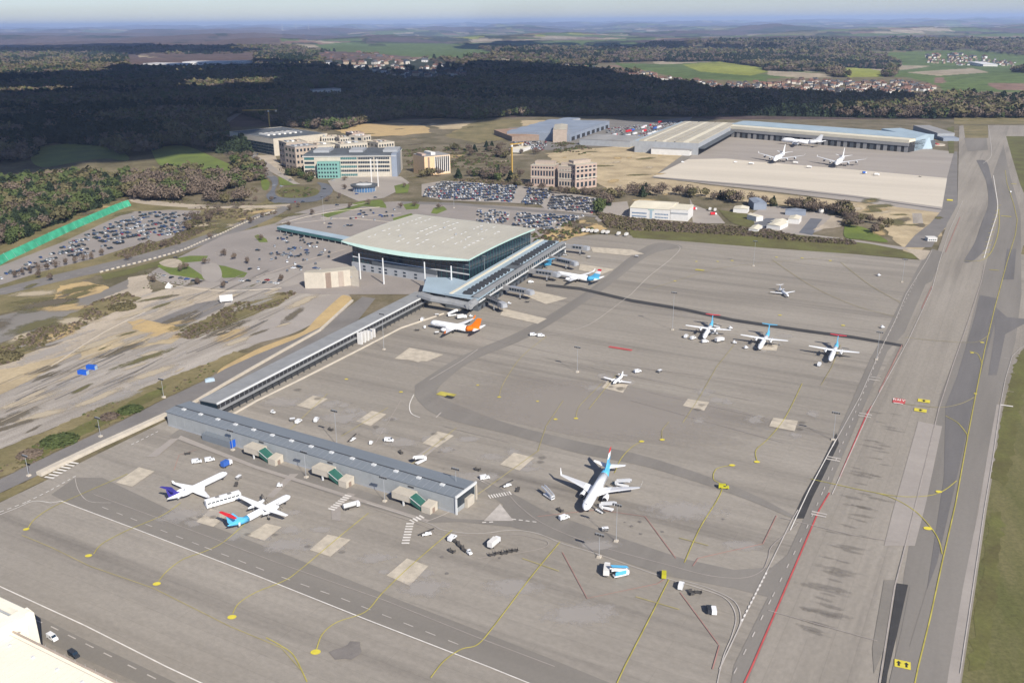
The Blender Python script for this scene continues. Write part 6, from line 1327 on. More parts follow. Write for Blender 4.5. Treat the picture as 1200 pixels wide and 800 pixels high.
def v_tanker(e):
    MB().box(2.3, 4.0, -1.15, 1.15, .5, 2.5, 'van_white').build('cab', e); MB().box(3.98, 4.02, -1, 1, 1.4, 2.3, 'glass_dark').build('windscreen', e)
    MB().tube((-4, 0, 1.9), (2.0, 0, 1.9), 1.15, 1.15, 'pale_steel', 14).build('tank', e); MB().box(-4, 4, -.8, .8, .4, .85, 'cart_dark').build('chassis', e); wheels(e, (-3, -1.8, 2.9), 2.2, .45)
def v_stairs(e):
    MB().box(-3.2, 3.4, -1.0, 1.0, .45, 1.0, 'van_white').build('chassis', e); MB().box(2.0, 3.6, -1.0, 1.0, 1.0, 2.0, 'van_white').build('cab', e); MB().box(3.58, 3.62, -.85, .85, 1.2, 1.8, 'glass_dark').build('windscreen', e)
    MB().add([(3.4, -.85, 1.7), (3.4, .85, 1.7), (-3.2, .85, 3.9), (-3.2, -.85, 3.9), (3.4, -.85, 1.4), (3.4, .85, 1.4), (-3.2, .85, 3.5), (-3.2, -.85, 3.5)], [(0, 1, 2, 3), (7, 6, 5, 4), (0, 3, 7, 4), (1, 5, 6, 2), (0, 4, 5, 1), (2, 6, 7, 3)], 'cart_grey').build('steps', e)
    for y in (-.95, .85): MB().add([(3.5, y, 1.7), (3.5, y, 2.7), (-3.2, y, 4.9), (-4.6, y, 4.9), (-4.6, y, 3.7), (-3.2, y, 3.7)]+[(3.5, y+.1, 1.7), (3.5, y+.1, 2.7), (-3.2, y+.1, 4.9), (-4.6, y+.1, 4.9), (-4.6, y+.1, 3.7), (-3.2, y+.1, 3.7)], [(0, 1, 2, 3, 4, 5), (11, 10, 9, 8, 7, 6), (0, 6, 7, 1), (1, 7, 8, 2), (2, 8, 9, 3), (3, 9, 10, 4), (4, 10, 11, 5), (5, 11, 6, 0)], 'van_white').build('side_panel', e)
    MB().box(-4.6, -3.2, -.85, .85, 3.6, 3.75, 'cart_grey').build('platform', e); wheels(e, (-2.2, 2.6), 1.9, .38)
def v_tug(e, m='van_white'):
    MB().box(-1.4, 1.4, -.8, .8, .35, 1.0, m).build('body', e); MB().box(-.9, .2, -.75, .75, 1.0, 1.9, m).build('cab', e); MB().box(.2, .24, -.65, .65, 1.1, 1.75, 'glass_dark').build('windscreen', e); wheels(e, (-.9, .9), 1.6, .32)
def v_dolly(e, m='cart_dark'):
    MB().box(-1.5, 1.5, -.8, .8, .4, .6, m).build('deck', e); 
    for x in (-1.45, 1.35): MB().box(x, x+.1, -.75, .75, .6, 1.5, m).build('end_rail', e)
    MB().box(1.5, 2.5, -.04, .04, .4, .48, m).build('tow_bar', e); wheels(e, (-1.0, 1.0), 1.5, .2)
def v_cart(e):
    v_dolly(e, 'cart_grey'); MB().box(-1.5, 1.5, -.8, .8, 1.5, 1.75, 'van_white').build('roof', e)
def v_belt(e):
    MB().box(-2.2, 2.2, -.9, .9, .4, .95, 'van_white').build('body', e); MB().add([(-3.4, -.4, .9), (-3.4, .4, .9), (3.6, .4, 2.5), (3.6, -.4, 2.5), (-3.4, -.4, 1.15), (-3.4, .4, 1.15), (3.6, .4, 2.75), (3.6, -.4, 2.75)], [(3, 2, 1, 0), (4, 5, 6, 7), (0, 1, 5, 4), (1, 2, 6, 5), (2, 3, 7, 6), (3, 0, 4, 7)], 'cart_dark').build('belt', e); MB().box(-.8, .3, -.95, -.45, .95, 1.9, 'van_white').build('cab', e); wheels(e, (-1.4, 1.4), 1.8, .32)
def v_bus(e):
    MB().box(-7.2, 7.2, -1.6, 1.6, .35, 3.0, 'white_aircraft').build('body', e)
    MB().loft([[(x, -1.5, 3.0), (x, -.9, 3.25), (x, .9, 3.25), (x, 1.5, 3.0)] for x in (-7.1, 7.1)], 'white_aircraft').build('roof', e)
    for y in (-1.63, 1.6):
        for k in range(8): MB().box(-6.8+k*1.68, -5.4+k*1.68, y, y+.03, 1.9, 2.5, 'glass_dark').build('side_window', e)
    MB().box(7.18, 7.24, -1.4, 1.4, 1.2, 2.7, 'glass_dark').build('windscreen', e); wheels(e, (-4.8, 4.8), 3.2, .45)
    for x in (-3, 2): MB().box(x, x+1.6, -.7, .7, 3.2, 3.5, 'cart_grey').build('roof_unit', e)
def v_helis(e):   # covered stair truck with blue side, beside a box trailer
    v_stairs(e); MB().box(-2.8, 2.2, -1.08, -1.02, 1.2, 3.0, 'sky_blue_livery').build('side_banner', e)
    MB().add([(3.4, -1.0, 3.6), (3.4, 1.0, 3.6), (-4.4, 1.0, 5.8), (-4.4, -1.0, 5.8)], [(0, 1, 2, 3)], 'sky_blue_livery').build('canopy', e)
BUILD = dict(van=v_van, truck=v_truck, tanker=v_tanker, stairs=v_stairs, tug=v_tug, dolly=v_dolly, cart=v_cart, belt=v_belt, bus=v_bus, covered=v_helis,
             yellow=lambda e: v_van(e, 'yellow_vehicle'), darkvan=lambda e: v_van(e, 'car_dark'), bluetug=lambda e: v_tug(e, 'vehicle_blue'), bluetruck=lambda e: v_truck(e, 'van_white', 'vehicle_blue', 6))
NAMES = dict(van=('service_van', 'van'), truck=('box_truck', 'truck'), tanker=('fuel_truck', 'fuel truck'), stairs=('stair_truck', 'stair truck'), tug=('baggage_tug', 'tug'), dolly=('baggage_dolly', 'dolly'), cart=('baggage_cart', 'baggage cart'), belt=('belt_loader', 'belt loader'), bus=('airport_bus', 'bus'), covered=('covered_stair_truck', 'stair truck'), yellow=('yellow_van', 'van'), darkvan=('dark_van', 'van'), bluetug=('blue_tug', 'tug'), bluetruck=('blue_truck', 'truck'))
def copy_tree(o, parent=None):
    c = o.copy(); COL.objects.link(c); c.parent = parent
    for ch in list(o.children): copy_tree(ch, c)
    return c
GRP = dict(van='service vans on the apron', dolly='baggage dollies left on the apron', cart='baggage carts on the apron', belt='belt loaders on the apron', stairs='stair trucks on the apron', tug='tugs on the apron', truck='box trucks on the apron')
def veh(kind, x, y, rz, label, rel=None, group=None):
    c = P(x, y); c.z = G5+.3
    if kind in VT: e = copy_tree(VT[kind])
    else: e = empty(NAMES[kind][0], (0, 0, 0)); BUILD[kind](e); VT[kind] = e
    e.location = c; e.rotation_euler = (0, 0, R(rz)); e.scale = (.86,)*3 if kind != 'bus' else (1,)*3; tag(e, label, NAMES[kind][1], group or GRP.get(kind)); return e
for a in [
 ('stairs',711,598,148,'stair truck at the front door of the white and sky blue airliner'),('stairs',729,571,148,'stair truck at the rear door of the white and sky blue airliner'),
 ('belt',703,601,130,'belt loader close beside the nose of the white and sky blue airliner'),('belt',722,576,140,'belt loader under the tail of the white and sky blue airliner'),
 ('bus',262,590,34,'long white airport bus between the purple tailed jet and the red tailed turboprop'),
 ('van',231,543,15,'white van in front of the lean-to, left one of two side by side'),('van',246,541,25,'white van in front of the lean-to, right one of two side by side'),('dolly',220,533,20,'dark baggage dolly left of the two white vans before the lean-to'),
 ('bluetruck',266,547,60,'blue box truck at the nose of the purple tailed jet'),('cart',280,562,70,'grey baggage cart on the line between the two pier aircraft'),('dolly',277,570,95,'dark dolly below the grey cart between the two pier aircraft'),
 ('tug',328,571,10,'white tug at the nose of the red tailed turboprop'),('belt',307,590,100,'belt loader beside the wing of the red tailed turboprop'),
 ('tanker',412,596,30,'white tanker near the zebra walkway in front of the pier'),('belt',500,628,20,'white belt loader below the right end of the pier'),('van',530,633,60,'white van at the head of a dolly train near the pier end'),
 ('dolly',535,637,-50,'dolly behind the white van near the pier end, first of the train'),('dolly',540,642,-50,'dolly in the train near the pier end, second from the van'),('dolly',545,647,-50,'dolly in the train near the pier end, third from the van'),('tug',550,650,-55,'white tug closing the dolly train near the pier end'),
 ('truck',579,640,60,'white box truck between the dolly train and the row of empty dollies'),('dolly',530,648,-40,'single reddish dolly left of the dolly train'),
 ('dolly',577,652,10,'leftmost dolly in the row of empty dollies'),('dolly',584,650,8,'second dolly from the left in the row of empty dollies'),('dolly',591,650,12,'third dolly from the left in the row of empty dollies'),('dolly',597,648,8,'second dolly from the right in the row of empty dollies'),('dolly',603,647,8,'rightmost dolly in the row of empty dollies'),
 ('stairs',643,584,-55,'white stair truck left of the big airliner wing'),('dolly',657,600,-55,'small dark dolly left of the airliner nose'),('van',661,609,30,'white van left of the airliner nose by the red line'),
 ('cart',709,623,5,'white covered baggage cart between the two light masts'),('covered',727,676,20,'stair truck with sky blue canopy parked by a box trailer'),('truck',711,672,80,'white box trailer beside the sky blue canopied stair truck'),
 ('yellow',778,676,80,'yellow van at the start of the yellow stand line, lower right'),('van',798,689,70,'white van just right of the yellow van at the lower right'),('dolly',810,697,100,'empty dolly right of the white van, upper of the pair'),('dolly',818,696,-10,'empty dolly right of the white van, lying across the other'),
 ('darkvan',831,717,85,'dark van parked beside a white van in the lower right corner of the apron'),('van',836,718,85,'white van parked beside a dark van in the lower right corner of the apron'),
 ('yellow',848,573,-10,'yellow green vehicle on the lane beside the curved yellow line'),
 ('van',568,562,20,'white van behind the end of the pier'),('belt',594,571,30,'belt loader on the walkway behind the pier end'),('dolly',560,552,-30,'dark dolly behind the pier end by the white van'),('dolly',607,576,80,'dark dolly at the end of the walkway behind the pier'),
 ('stairs',493,543,50,'white stair truck behind the middle of the pier roof'),('dolly',470,532,-60,'small reddish dolly behind the pier roof'),('van',456,518,-10,'white van standing alone behind the pier roof'),('tug',435,521,80,'small tug right of the walkway kink behind the pier roof'),
 ('belt',413,517,60,'belt loader behind the pier roof left of the walkway kink'),('van',350,496,70,'white van behind the left part of the pier roof'),('cart',343,494,10,'white cart behind the left part of the pier roof'),('van',371,494,85,'white van parked by the walkway behind the left part of the pier'),('dolly',388,505,-40,'dark dolly between the two concrete pads behind the pier'),('tug',320,485,-30,'small tug near the kerb behind the pier roof'),
 ('van',747,437,30,'white van right of the very small propeller aircraft'),('cart',773,437,40,'white cart right of the very small propeller aircraft, alone'),
 ('van',812,398,40,'white van left of the serviced turboprop'),('van',804,396,60,'second white van farther left of the serviced turboprop'),('stairs',836,392,170,'stair truck at the right side of the serviced turboprop'),('van',826,402,20,'white van just below the nose of the serviced turboprop'),('truck',843,401,35,'white box truck right of the serviced turboprop nose'),('belt',840,384,160,'belt loader under the wing of the serviced turboprop'),('tug',861,403,-20,'dark shadowed tug between the serviced turboprop and the next turboprop'),('tug',856,386,10,'tug behind the right wing of the serviced turboprop'),
 ('van',960,429,60,'white van left of the nose of the rightmost turboprop'),('tug',874,409,20,'orange tinted tug left of the middle turboprop'),
 ('van',495,376,80,'white van beside the nose of the orange tailed airliner'),('cart',512,371,10,'cart under the front of the orange tailed airliner'),('tug',552,372,0,'small white tug behind the orange tailed airliner'),('belt',520,388,150,'belt loader under the wing of the orange tailed airliner'),
 ('stairs',530,371,200,'stair truck behind the wing of the orange tailed airliner'),('truck',541,374,20,'box truck right of the wing of the orange tailed airliner'),('tug',498,385,90,'tug ahead of the nose of the orange tailed airliner'),('dolly',489,388,0,'dark dolly left of the orange tailed airliner'),('cart',512,392,15,'cart below the nose of the orange tailed airliner'),
 ('van',625,394,5,'small white van on the apron below the gates, left one of two'),('van',634,395,5,'small white van on the apron below the gates, right one of two'),
 ('tug',597,357,-20,'white tug near the foot of the dark jet bridge'),('dolly',618,355,-10,'dolly train left under the second gate'),('van',622,332,20,'white van between two jet bridges'),('belt',662,300,150,'belt loader at the third jet bridge'),('cart',690,303,0,'cart standing on a pale pad near the upper gates'),('cart',746,302,-25,'low dark cart far out on the upper apron'),
 ('tug',1030,324,0,'small dark tug at the upper right of the apron'),('tug',1034,385,0,'small dark tug near the long dark joint'),
 ('tug',1184,226,80,'dark vehicle on the far taxiway'),('van',800,191,10,'grey van on the far cargo concrete, left one'),
 ('truck',948,197,-10,'pale loader truck between the two cargo freighters'),('truck',932,192,-10,'white loader beside the left cargo freighter'),('tanker',880,193,0,'dark tanker left of the cargo freighters'),('van',862,191,0,'dark van farthest left on the cargo apron'),('bluetruck',1013,204,0,'blue truck on the cargo concrete'),('truck',1027,206,0,'small truck on the cargo concrete right of the blue one'),('dolly',1078,208,-60,'yellowish ground equipment at the right end of the cargo apron'),
 ('van',62,750,-35,'white hatchback van parked along the near hangar, left one'),('darkvan',87,770,-35,'white and dark car parked along the near hangar, right one'),
]: veh(*a)
# eight white hooded carts in a row at the top of the gate apron
for k, (x, y) in enumerate([(684,271),(689,271.5),(694,272),(699,272),(707,273),(712,273.5),(725,275),(734,276)]):
    veh('truck', x, y+1, 65, 'white catering truck in the row at the top of the gate apron', group='white catering trucks in a row')
# red trucks by the white hangar
for x, y, l in ((813,246,'red truck right of the white hangar'),(836,252,'red and white truck in the yard right of the white hangar')):
    e = copy_tree(VT['truck']); e.location = P(x, y); tag(e, l, 'truck', 'trucks in the hangar yard'); e.rotation_euler = (0, 0, R(10))
    for ch in e.children:
        if ch.name.startswith('box_body'): ch.data = ch.data.copy(); ch.data.materials[0] = MATS['red_livery']
for x, y, l in ((832,247,'white truck in the yard right of the white hangar, upper one'),(838,248,'white truck in the yard right of the white hangar, lower one')): veh('truck', x, y, 70, l, group='trucks in the hangar yard')

# ================================================================= CARS
PAINT = [('dark', (0.025, 0.027, 0.032)), ('black', (0.012, 0.012, 0.013)), ('silver', (0.42, 0.43, 0.44)), ('white', (0.75, 0.75, 0.74)), ('grey', (0.14, 0.145, 0.15)), ('blue', (0.03, 0.07, 0.22)), ('red', (0.35, 0.02, 0.02)), ('brown', (0.10, 0.07, 0.05))]
CARM = []
for nm, c in PAINT:
    mat('car_'+nm+'_paint', c, rough=0.25, spec=0.5, coat=0.6, metal=0.0)
    mb = MB()
    prof = [(-2.15, .3), (-2.2, .85), (-1.7, .95), (1.0, .95), (2.1, .78), (2.2, .35)]
    mb.loft([[(x, y, z) for x, z in prof] for y in (-.86, .86)], 'car_'+nm+'_paint')
    cab = lambda y, i: [(-1.75, y, .95), (-1.35+i, y*.86, 1.42), (.25-i, y*.86, 1.42), (1.0, y, .95)]
    mb.loft([cab(-.84, 0), cab(.84, 0)], 'glass_dark'); mb.box(-1.33, .22, -.70, .70, 1.42, 1.455, 'car_'+nm+'_paint')
    for x in (-1.35, 1.35):
        for y in (-.89, .73): mb.tube((x, y, .32), (x, y+.16, .32), .32, .32, 'tyre', 8)
    CARM.append(mb.mesh('car_'+nm))
CARW = [.30, .14, .16, .12, .14, .08, .03, .03]
def car(x, y, rz, where, group, ci=None, world=None):
    ci = int(RNG.choice(8, p=CARW)) if ci is None else ci
    c = world or P(x, y); c = Vector((c.x, c.y, G5))
    a_ = project(c.x, c.y, 0.0)[0]; lo, hi = (90, 160) if 'netting' in group else (330, 350) if 'forecourt' in group else (570, 640)
    if 'roundabout' not in group and 'roof' not in group: where += ', towards its left end' if a_ < lo else ', in its middle' if a_ < hi else ', towards its right end'
    o = link_mesh('parked_car' if 'parked' in group else 'car', CARM[ci], None, c, rz); tag(o, PAINT[ci][0]+' car '+where, 'car', group); return o
def lot(quad_, ang, fill, where, group, pitch=2.7, row=8.5, cap=None):
    """rows of cars inside a picture outline; returns points"""
    pts = [P(x, y) for x, y in quad_]; poly2 = [(p.x, p.y) for p in pts]; u = Vector((math.cos(R(ang)), math.sin(R(ang)), 0)); v = Vector((-u.y, u.x, 0))
    us = [p.dot(u) for p in pts]; vv = [p.dot(v) for p in pts]; out = []; b_ = min(vv)+2.5; k = 0
    while b_ < max(vv)-1:
        a_ = min(us)
        while a_ < max(us):
            p = u*a_+v*b_
            if inpoly(np.array([p.x]), np.array([p.y]), poly2)[0] and random.random() < fill(p) : out.append((p+u*random.uniform(-.2, .2)+v*random.uniform(-.25, .25), R(ang+90+random.choice((0, 180)))))
            a_ += pitch
        b_ += 5.2 if k % 2 == 0 else row-.2+2.0; k += 1
    return out
cars = []
l1 = lot([(-20,334),(75,288),(120,266),(160,249),(232,250),(214,272),(150,287),(100,299),(50,313),(-20,334)], 47, lambda p: .62 if vnoise(p.x/16, p.y/16, 5) > .42 else .08, '', '', row=11)
cars += [(p, r, 'parked in the left car park beside the green netting', 'cars parked beside the green netting') for p, r in l1]
print('left lot', len(l1))
near = [(248,278),(1,1)]
for x, y in [(302,294),(334,276),(338,273),(341,277),(334,283),(337,285),(332,281),(353,279),(362,287),(365,286),(340,293),(345,291),(343,294),(331,300),(318,298),(349,301),(359,294),(360,297),(336,299),(341,301),(319,305),(293,316),(350,313),(352,314),(344,315),(377,297),(375,300),(327,299),
             (446,253),(421,252),(426,250),(429,253),(395,241),(387,263),(386,267),(404,266),(408,265),(412,265),(369,315),(373,316),(366,320),(283,330),(291,330),(303,331),(310,332),(317,332),(324,333),(192,324),(201,326),(212,327),(219,328),(227,330),(234,331),(264,332),(206,303),(313,329)]:
    cars.append((P(x, y), R(random.choice((15, -12, 70, 150))), 'on the forecourt side of the terminal', 'cars around the terminal forecourt'))
for x, y in [(322,233),(346,237),(355,237),(321,218),(330,219),(418,228),(414,223),(380,222),(390,212),(312,210),(440,232),(298,183),(302,181),(310,192),(340,212)]:
    cars.append((P(x, y), R(random.choice((15, 60, 100))), 'driving by the roundabout below the offices', 'cars near the roundabout'))
l4 = lot([(558,262),(560,246),(597,248),(594,262)], 20, lambda p: .55, '', '')
cars += [(p, r, 'parked in the small lot just behind the terminal roof', 'cars parked behind the terminal roof') for p, r in l4]
l5 = lot([(300,296),(330,274),(400,290),(398,300),(350,318),(300,320)], 18, lambda p: .13, '', '')+lot([(384,256),(425,243),(470,246),(450,262),(400,262)], 18, lambda p: .10, '', '')
cars += [(p, r, 'on the forecourt side of the terminal', 'cars around the terminal forecourt') for p, r in l5]
l2 = lot([(600,266),(606,250),(690,254),(668,260),(648,270),(620,268)], 20, lambda p: .78, '', '')
l3 = lot([(494,231),(500,221),(520,213),(606,218),(600,237),(520,234)], 20, lambda p: .85, '', '')+lot([(610,240),(620,221),(646,224),(636,240)], 20, lambda p: .85, '', '')+lot([(640,245),(648,229),(702,233),(695,250)], 20, lambda p: .85, '', '')
cars += [(p, r, 'parked in the middle parking field behind the terminal', 'cars parked in the middle parking field') for p, r in l2]
far_ = [(p, r, 'parked in the packed field below the far offices', 'cars parked in the packed far fields') for p, r in l3]
print('cars', len(cars), 'far', len(far_))
random.shuffle(far_); allc = cars+sorted(far_, key=lambda t: t[0].y)
for p, r, w_, g_ in allc[:300]: car(0, 0, r, w_, g_, world=p)
rest = allc[300:]
def joined(name, items):
    V_, F_, M_, mats = [], [], [], []; base = 0
    for p, r, ci in items:
        me_ = CARM[ci]; n = len(me_.vertices); co = np.empty(n*3); me_.vertices.foreach_get('co', co); co = co.reshape(-1, 3); c_, s_ = math.cos(r), math.sin(r)
        V_.append(np.stack([co[:, 0]*c_-co[:, 1]*s_+p.x, co[:, 0]*s_+co[:, 1]*c_+p.y, co[:, 2]+p.z], 1)); idx = []
        for m_ in me_.materials:
            if m_ not in mats: mats.append(m_)
            idx.append(mats.index(m_))
        for f in me_.polygons: F_.append([base+k for k in f.vertices]); M_.append(idx[f.material_index])
        base += n
    me_ = bpy.data.meshes.new(name); me_.from_pydata(np.concatenate(V_).tolist(), [], F_)
    for m_ in mats: me_.materials.append(m_)
    me_.polygons.foreach_set('material_index', M_); me_.update(); return link_mesh(name, me_)
yard = lot([(598,176),(600,166),(640,166),(640,176)], 20, lambda p: .4, '', '')+lot([(706,166),(712,150),(760,146),(800,141),(752,166)], 45, lambda p: .4, '', '', pitch=4, row=12)
items = [(Vector((p.x, p.y, G5)), r, int(RNG.choice(8, p=CARW))) for p, r, _, _ in rest]+[(Vector((p.x, p.y, G5)), r, int(RNG.choice([2, 3, 6, 3, 0]))) for p, r in yard]
if items: tag(joined('parked_cars_far', items), 'the remaining cars packed into the far parking fields', 'cars', kind='stuff')
# trucks and trailers in the logistics yard
for k, (x, y) in enumerate([(720+i*7.5, 160-i*2.2+j*5) for i in range(8) for j in range(3)]):
    e = link_mesh('truck_trailer', MB().box(0, 13, -1.3, 1.3, 1.0, 4.0, ['van_white', 'red_livery', 'van_white', 'cart_grey', 'vehicle_blue'][k % 5]).box(13.3, 15.5, -1.25, 1.25, .5, 3.4, 'van_white' if k % 3 else 'red_livery').box(0, 15, -1, 1, .4, .98, 'cart_dark').mesh('truck_trailer'), None, P(x+random.uniform(-2, 2), y), R(60+random.choice((0, 180))))
    tag(e, ('white', 'red', 'white', 'grey', 'blue')[k % 5]+' lorry in the far logistics yard left of the cargo shed', 'lorry', 'lorries in the far logistics yard')
# ================================================================= VEGETATION
def leafmat(name, c1, c2):
    m = bpy.data.materials.new(name); m.use_nodes = True; N = m.node_tree.nodes; L = m.node_tree.links; b = N['Principled BSDF']
    b.inputs['Roughness'].default_value = .95; b.inputs['Specular IOR Level'].default_value = .1
    oi = N.new('ShaderNodeObjectInfo'); g = N.new('ShaderNodeNewGeometry'); n = N.new('ShaderNodeTexNoise'); n.inputs['Scale'].default_value = .006; n.inputs['Detail'].default_value = 4; L.new(g.outputs['Position'], n.inputs['Vector'])
    ad = N.new('ShaderNodeMath'); ad.operation = 'MULTIPLY_ADD'; L.new(oi.outputs['Random'], ad.inputs[0]); ad.inputs[1].default_value = .55; mr = N.new('ShaderNodeMapRange'); mr.inputs[1].default_value = .3; mr.inputs[2].default_value = .7; mr.inputs[4].default_value = .45; L.new(n.outputs['Fac'], mr.inputs[0]); L.new(mr.outputs[0], ad.inputs[2])
    mx = N.new('ShaderNodeMix'); mx.data_type = 'RGBA'; mx.inputs[6].default_value = (*c1, 1); mx.inputs[7].default_value = (*c2, 1); L.new(ad.outputs[0], mx.inputs['Factor']); L.new(mx.outputs[2], b.inputs['Base Color']); MATS[name] = m
leafmat('bare_twigs', (0.092, 0.070, 0.057), (0.195, 0.150, 0.112)); leafmat('budding_leaves', (0.075, 0.070, 0.035), (0.16, 0.135, 0.070)); leafmat('dark_needles', (0.020, 0.032, 0.020), (0.045, 0.062, 0.032)); leafmat('green_leaves', (0.050, 0.070, 0.025), (0.095, 0.115, 0.042))
mat('bark', (0.13, 0.10, 0.075), var=.2, scale=1)
def crown_mesh(name, kind, n, seed):
    rs = np.random.default_rng(seed); V_ = []; F_ = []
    lobes = [(rs.normal(0, .22), rs.normal(0, .22), .62+rs.normal(0, .12), .26+.14*rs.random()) for _ in range(7)]+[(0, 0, .58, .42)]
    for i in range(n):
        if kind == 'conifer':
            z = rs.random()**1.3*.92+.08; r = (1-z)*.36*(0.75+.5*rs.random())+.02; t = rs.random()*6.283; c = np.array([r*math.cos(t), r*math.sin(t), z]); out = np.array([math.cos(t), math.sin(t), -.4]); s = .075
        elif kind == 'shrub':
            t = rs.random()*6.283; q = math.acos(rs.random()); r = .5*(.6+.5*rs.random()); c = np.array([r*math.cos(t)*math.sin(q), r*math.sin(t)*math.sin(q), .55*math.cos(q)*(.6+.5*rs.random())]); out = c+1e-3; s = .14
        else:
            l = lobes[rs.integers(len(lobes))]; d = rs.normal(size=3); d /= np.linalg.norm(d); rr = l[3]*(.62+.42*rs.random()); c = np.array([l[0], l[1], l[2]])+d*rr*np.array([1, 1, .85]); out = d; s = .062 if kind == 'bare' else .075
        out = out/np.linalg.norm(out)+rs.normal(0, .45, 3); out /= np.linalg.norm(out)
        a = np.cross(out, rs.normal(size=3)); a /= np.linalg.norm(a); b_ = np.cross(out, a); s *= .7+.7*rs.random(); sl_ = s*(.55 if kind == 'bare' else .8); k = len(V_)
        V_ += [c-a*s-b_*sl_*.5, c+a*s*.9-b_*sl_, c+a*s+b_*sl_*.6, c-a*s*.8+b_*sl_]; F_.append((k, k+1, k+2, k+3))
    me_ = bpy.data.meshes.new(name); me_.from_pydata([tuple(v) for v in V_], [], F_); me_.materials.append(MATS[dict(bare='bare_twigs', conifer='dark_needles', shrub='green_leaves', leafy='green_leaves', bud='budding_leaves')[kind]]); me_.update(); return me_
def trunk_mesh(h=.55):
    mb = MB(); mb.tube((0, 0, -.05), (0, 0, h), .022, .012, 'bark', 6, cap=False)
    for k in range(5):
        t = k*2.4; z = h*(.55+.09*k); mb.tube((0, 0, z), (.22*math.cos(t), .22*math.sin(t), z+.22), .011, .004, 'bark', 4, cap=False)
    return mb.mesh('trunk')
TR = trunk_mesh()
CR = {'bare': [crown_mesh('bare_crown', 'bare', 380, s) for s in (1, 2, 3)], 'bud': [crown_mesh('bud_crown', 'bud', 380, s) for s in (4, 5)], 'leafy': [crown_mesh('leafy_crown', 'leafy', 420, s) for s in (6, 7)], 'conifer': [crown_mesh('conifer_crown', 'conifer', 340, s) for s in (8, 9)]}
LOW = {'bare': [crown_mesh('bare_crown_low', 'bare', 120, s) for s in (11, 12)], 'bud': [crown_mesh('bud_crown_low', 'bud', 120, 13)], 'leafy': [crown_mesh('leafy_crown_low', 'leafy', 120, 14)], 'conifer': [crown_mesh('conifer_crown_low', 'conifer', 110, 15)]}
for k_ in LOW:
    for me_ in LOW[k_]:                                            # far crowns: fewer, larger flakes
        co = np.empty(len(me_.vertices)*3); me_.vertices.foreach_get('co', co); co = co.reshape(-1, 4, 3); c = co.mean(1, keepdims=True); co = c+(co-c)*1.75; me_.vertices.foreach_set('co', co.ravel()); me_.update()
SHR = [crown_mesh('shrub_low', 'shrub', 70, s) for s in (21, 22)]
SHB = []
for s, mt in ((23, 'bare_twigs'), (24, 'budding_leaves')):
    q = crown_mesh('brown_shrub_low', 'shrub', 70, s); q.materials[0] = MATS[mt]; SHB.append(q)
def scatter(name, mesh_, pts, sc, label=None):
    """one object: many copies of one crown, each with its own place, turn and size"""
    if len(pts) == 0: return
    me_ = bpy.data.meshes.new(name); me_.vertices.add(len(pts)); me_.vertices.foreach_set('co', np.asarray(pts, dtype=np.float32).ravel())
    a = me_.attributes.new('size', 'FLOAT_VECTOR', 'POINT'); a.data.foreach_set('vector', np.asarray(sc, dtype=np.float32).ravel())
    b_ = me_.attributes.new('turn', 'FLOAT_VECTOR', 'POINT'); rr = np.zeros((len(pts), 3), dtype=np.float32); rr[:, 2] = RNG.random(len(pts))*6.283; b_.data.foreach_set('vector', rr.ravel()); me_.update()
    o = link_mesh(name, me_); src = bpy.data.objects.new(name+'_source', mesh_)
    ng = bpy.data.node_groups.new(name, 'GeometryNodeTree'); ng.interface.new_socket('Geometry', in_out='INPUT', socket_type='NodeSocketGeometry'); ng.interface.new_socket('Geometry', in_out='OUTPUT', socket_type='NodeSocketGeometry')
    N = ng.nodes; L = ng.links; gi = N.new('NodeGroupInput'); go = N.new('NodeGroupOutput'); ip = N.new('GeometryNodeInstanceOnPoints'); oi = N.new('GeometryNodeObjectInfo'); oi.inputs['Object'].default_value = src; oi.transform_space = 'ORIGINAL'
    n1 = N.new('GeometryNodeInputNamedAttribute'); n1.data_type = 'FLOAT_VECTOR'; n1.inputs['Name'].default_value = 'size'; n2 = N.new('GeometryNodeInputNamedAttribute'); n2.data_type = 'FLOAT_VECTOR'; n2.inputs['Name'].default_value = 'turn'
    L.new(gi.outputs[0], ip.inputs['Points']); L.new(oi.outputs['Geometry'], ip.inputs['Instance']); L.new(n1.outputs[0], ip.inputs['Scale']); L.new(n2.outputs[0], ip.inputs['Rotation']); L.new(ip.outputs[0], go.inputs[0])
    md = o.modifiers.new('scatter', 'NODES'); md.node_group = ng; o['kind'] = 'stuff'
    if label: o['label'] = label
    return o
def grid_pts(r0, r1, s, amax=33.5):
    xs = np.arange(-r1*math.sin(R(amax)), r1*math.sin(R(amax)), s); ys = np.arange(r0*.8, r1, s*.95); Xg, Yg = np.meshgrid(xs, ys); Xg = Xg+RNG.uniform(-.48, .48, Xg.shape)*s; Yg = Yg+RNG.uniform(-.48, .48, Yg.shape)*s
    rr = np.hypot(Xg, Yg); m = (rr > r0) & (rr <= r1) & (np.abs(np.arctan2(Xg, Yg)) < R(amax)); Xg = Xg[m]; Yg = Yg[m]; Zg = H(Xg, Yg); a, b = project(Xg, Yg, Zg); return Xg, Yg, Zg, a, b
CLEAR = [[(150,66),(300,66),(300,82),(150,82)],[(360,104),(422,104),(422,116),(360,116)],[(462,97),(484,97),(484,103),(462,103)]]
TREE_PTS = []
FX, FY, FZ, FS, FK = [], [], [], [], []
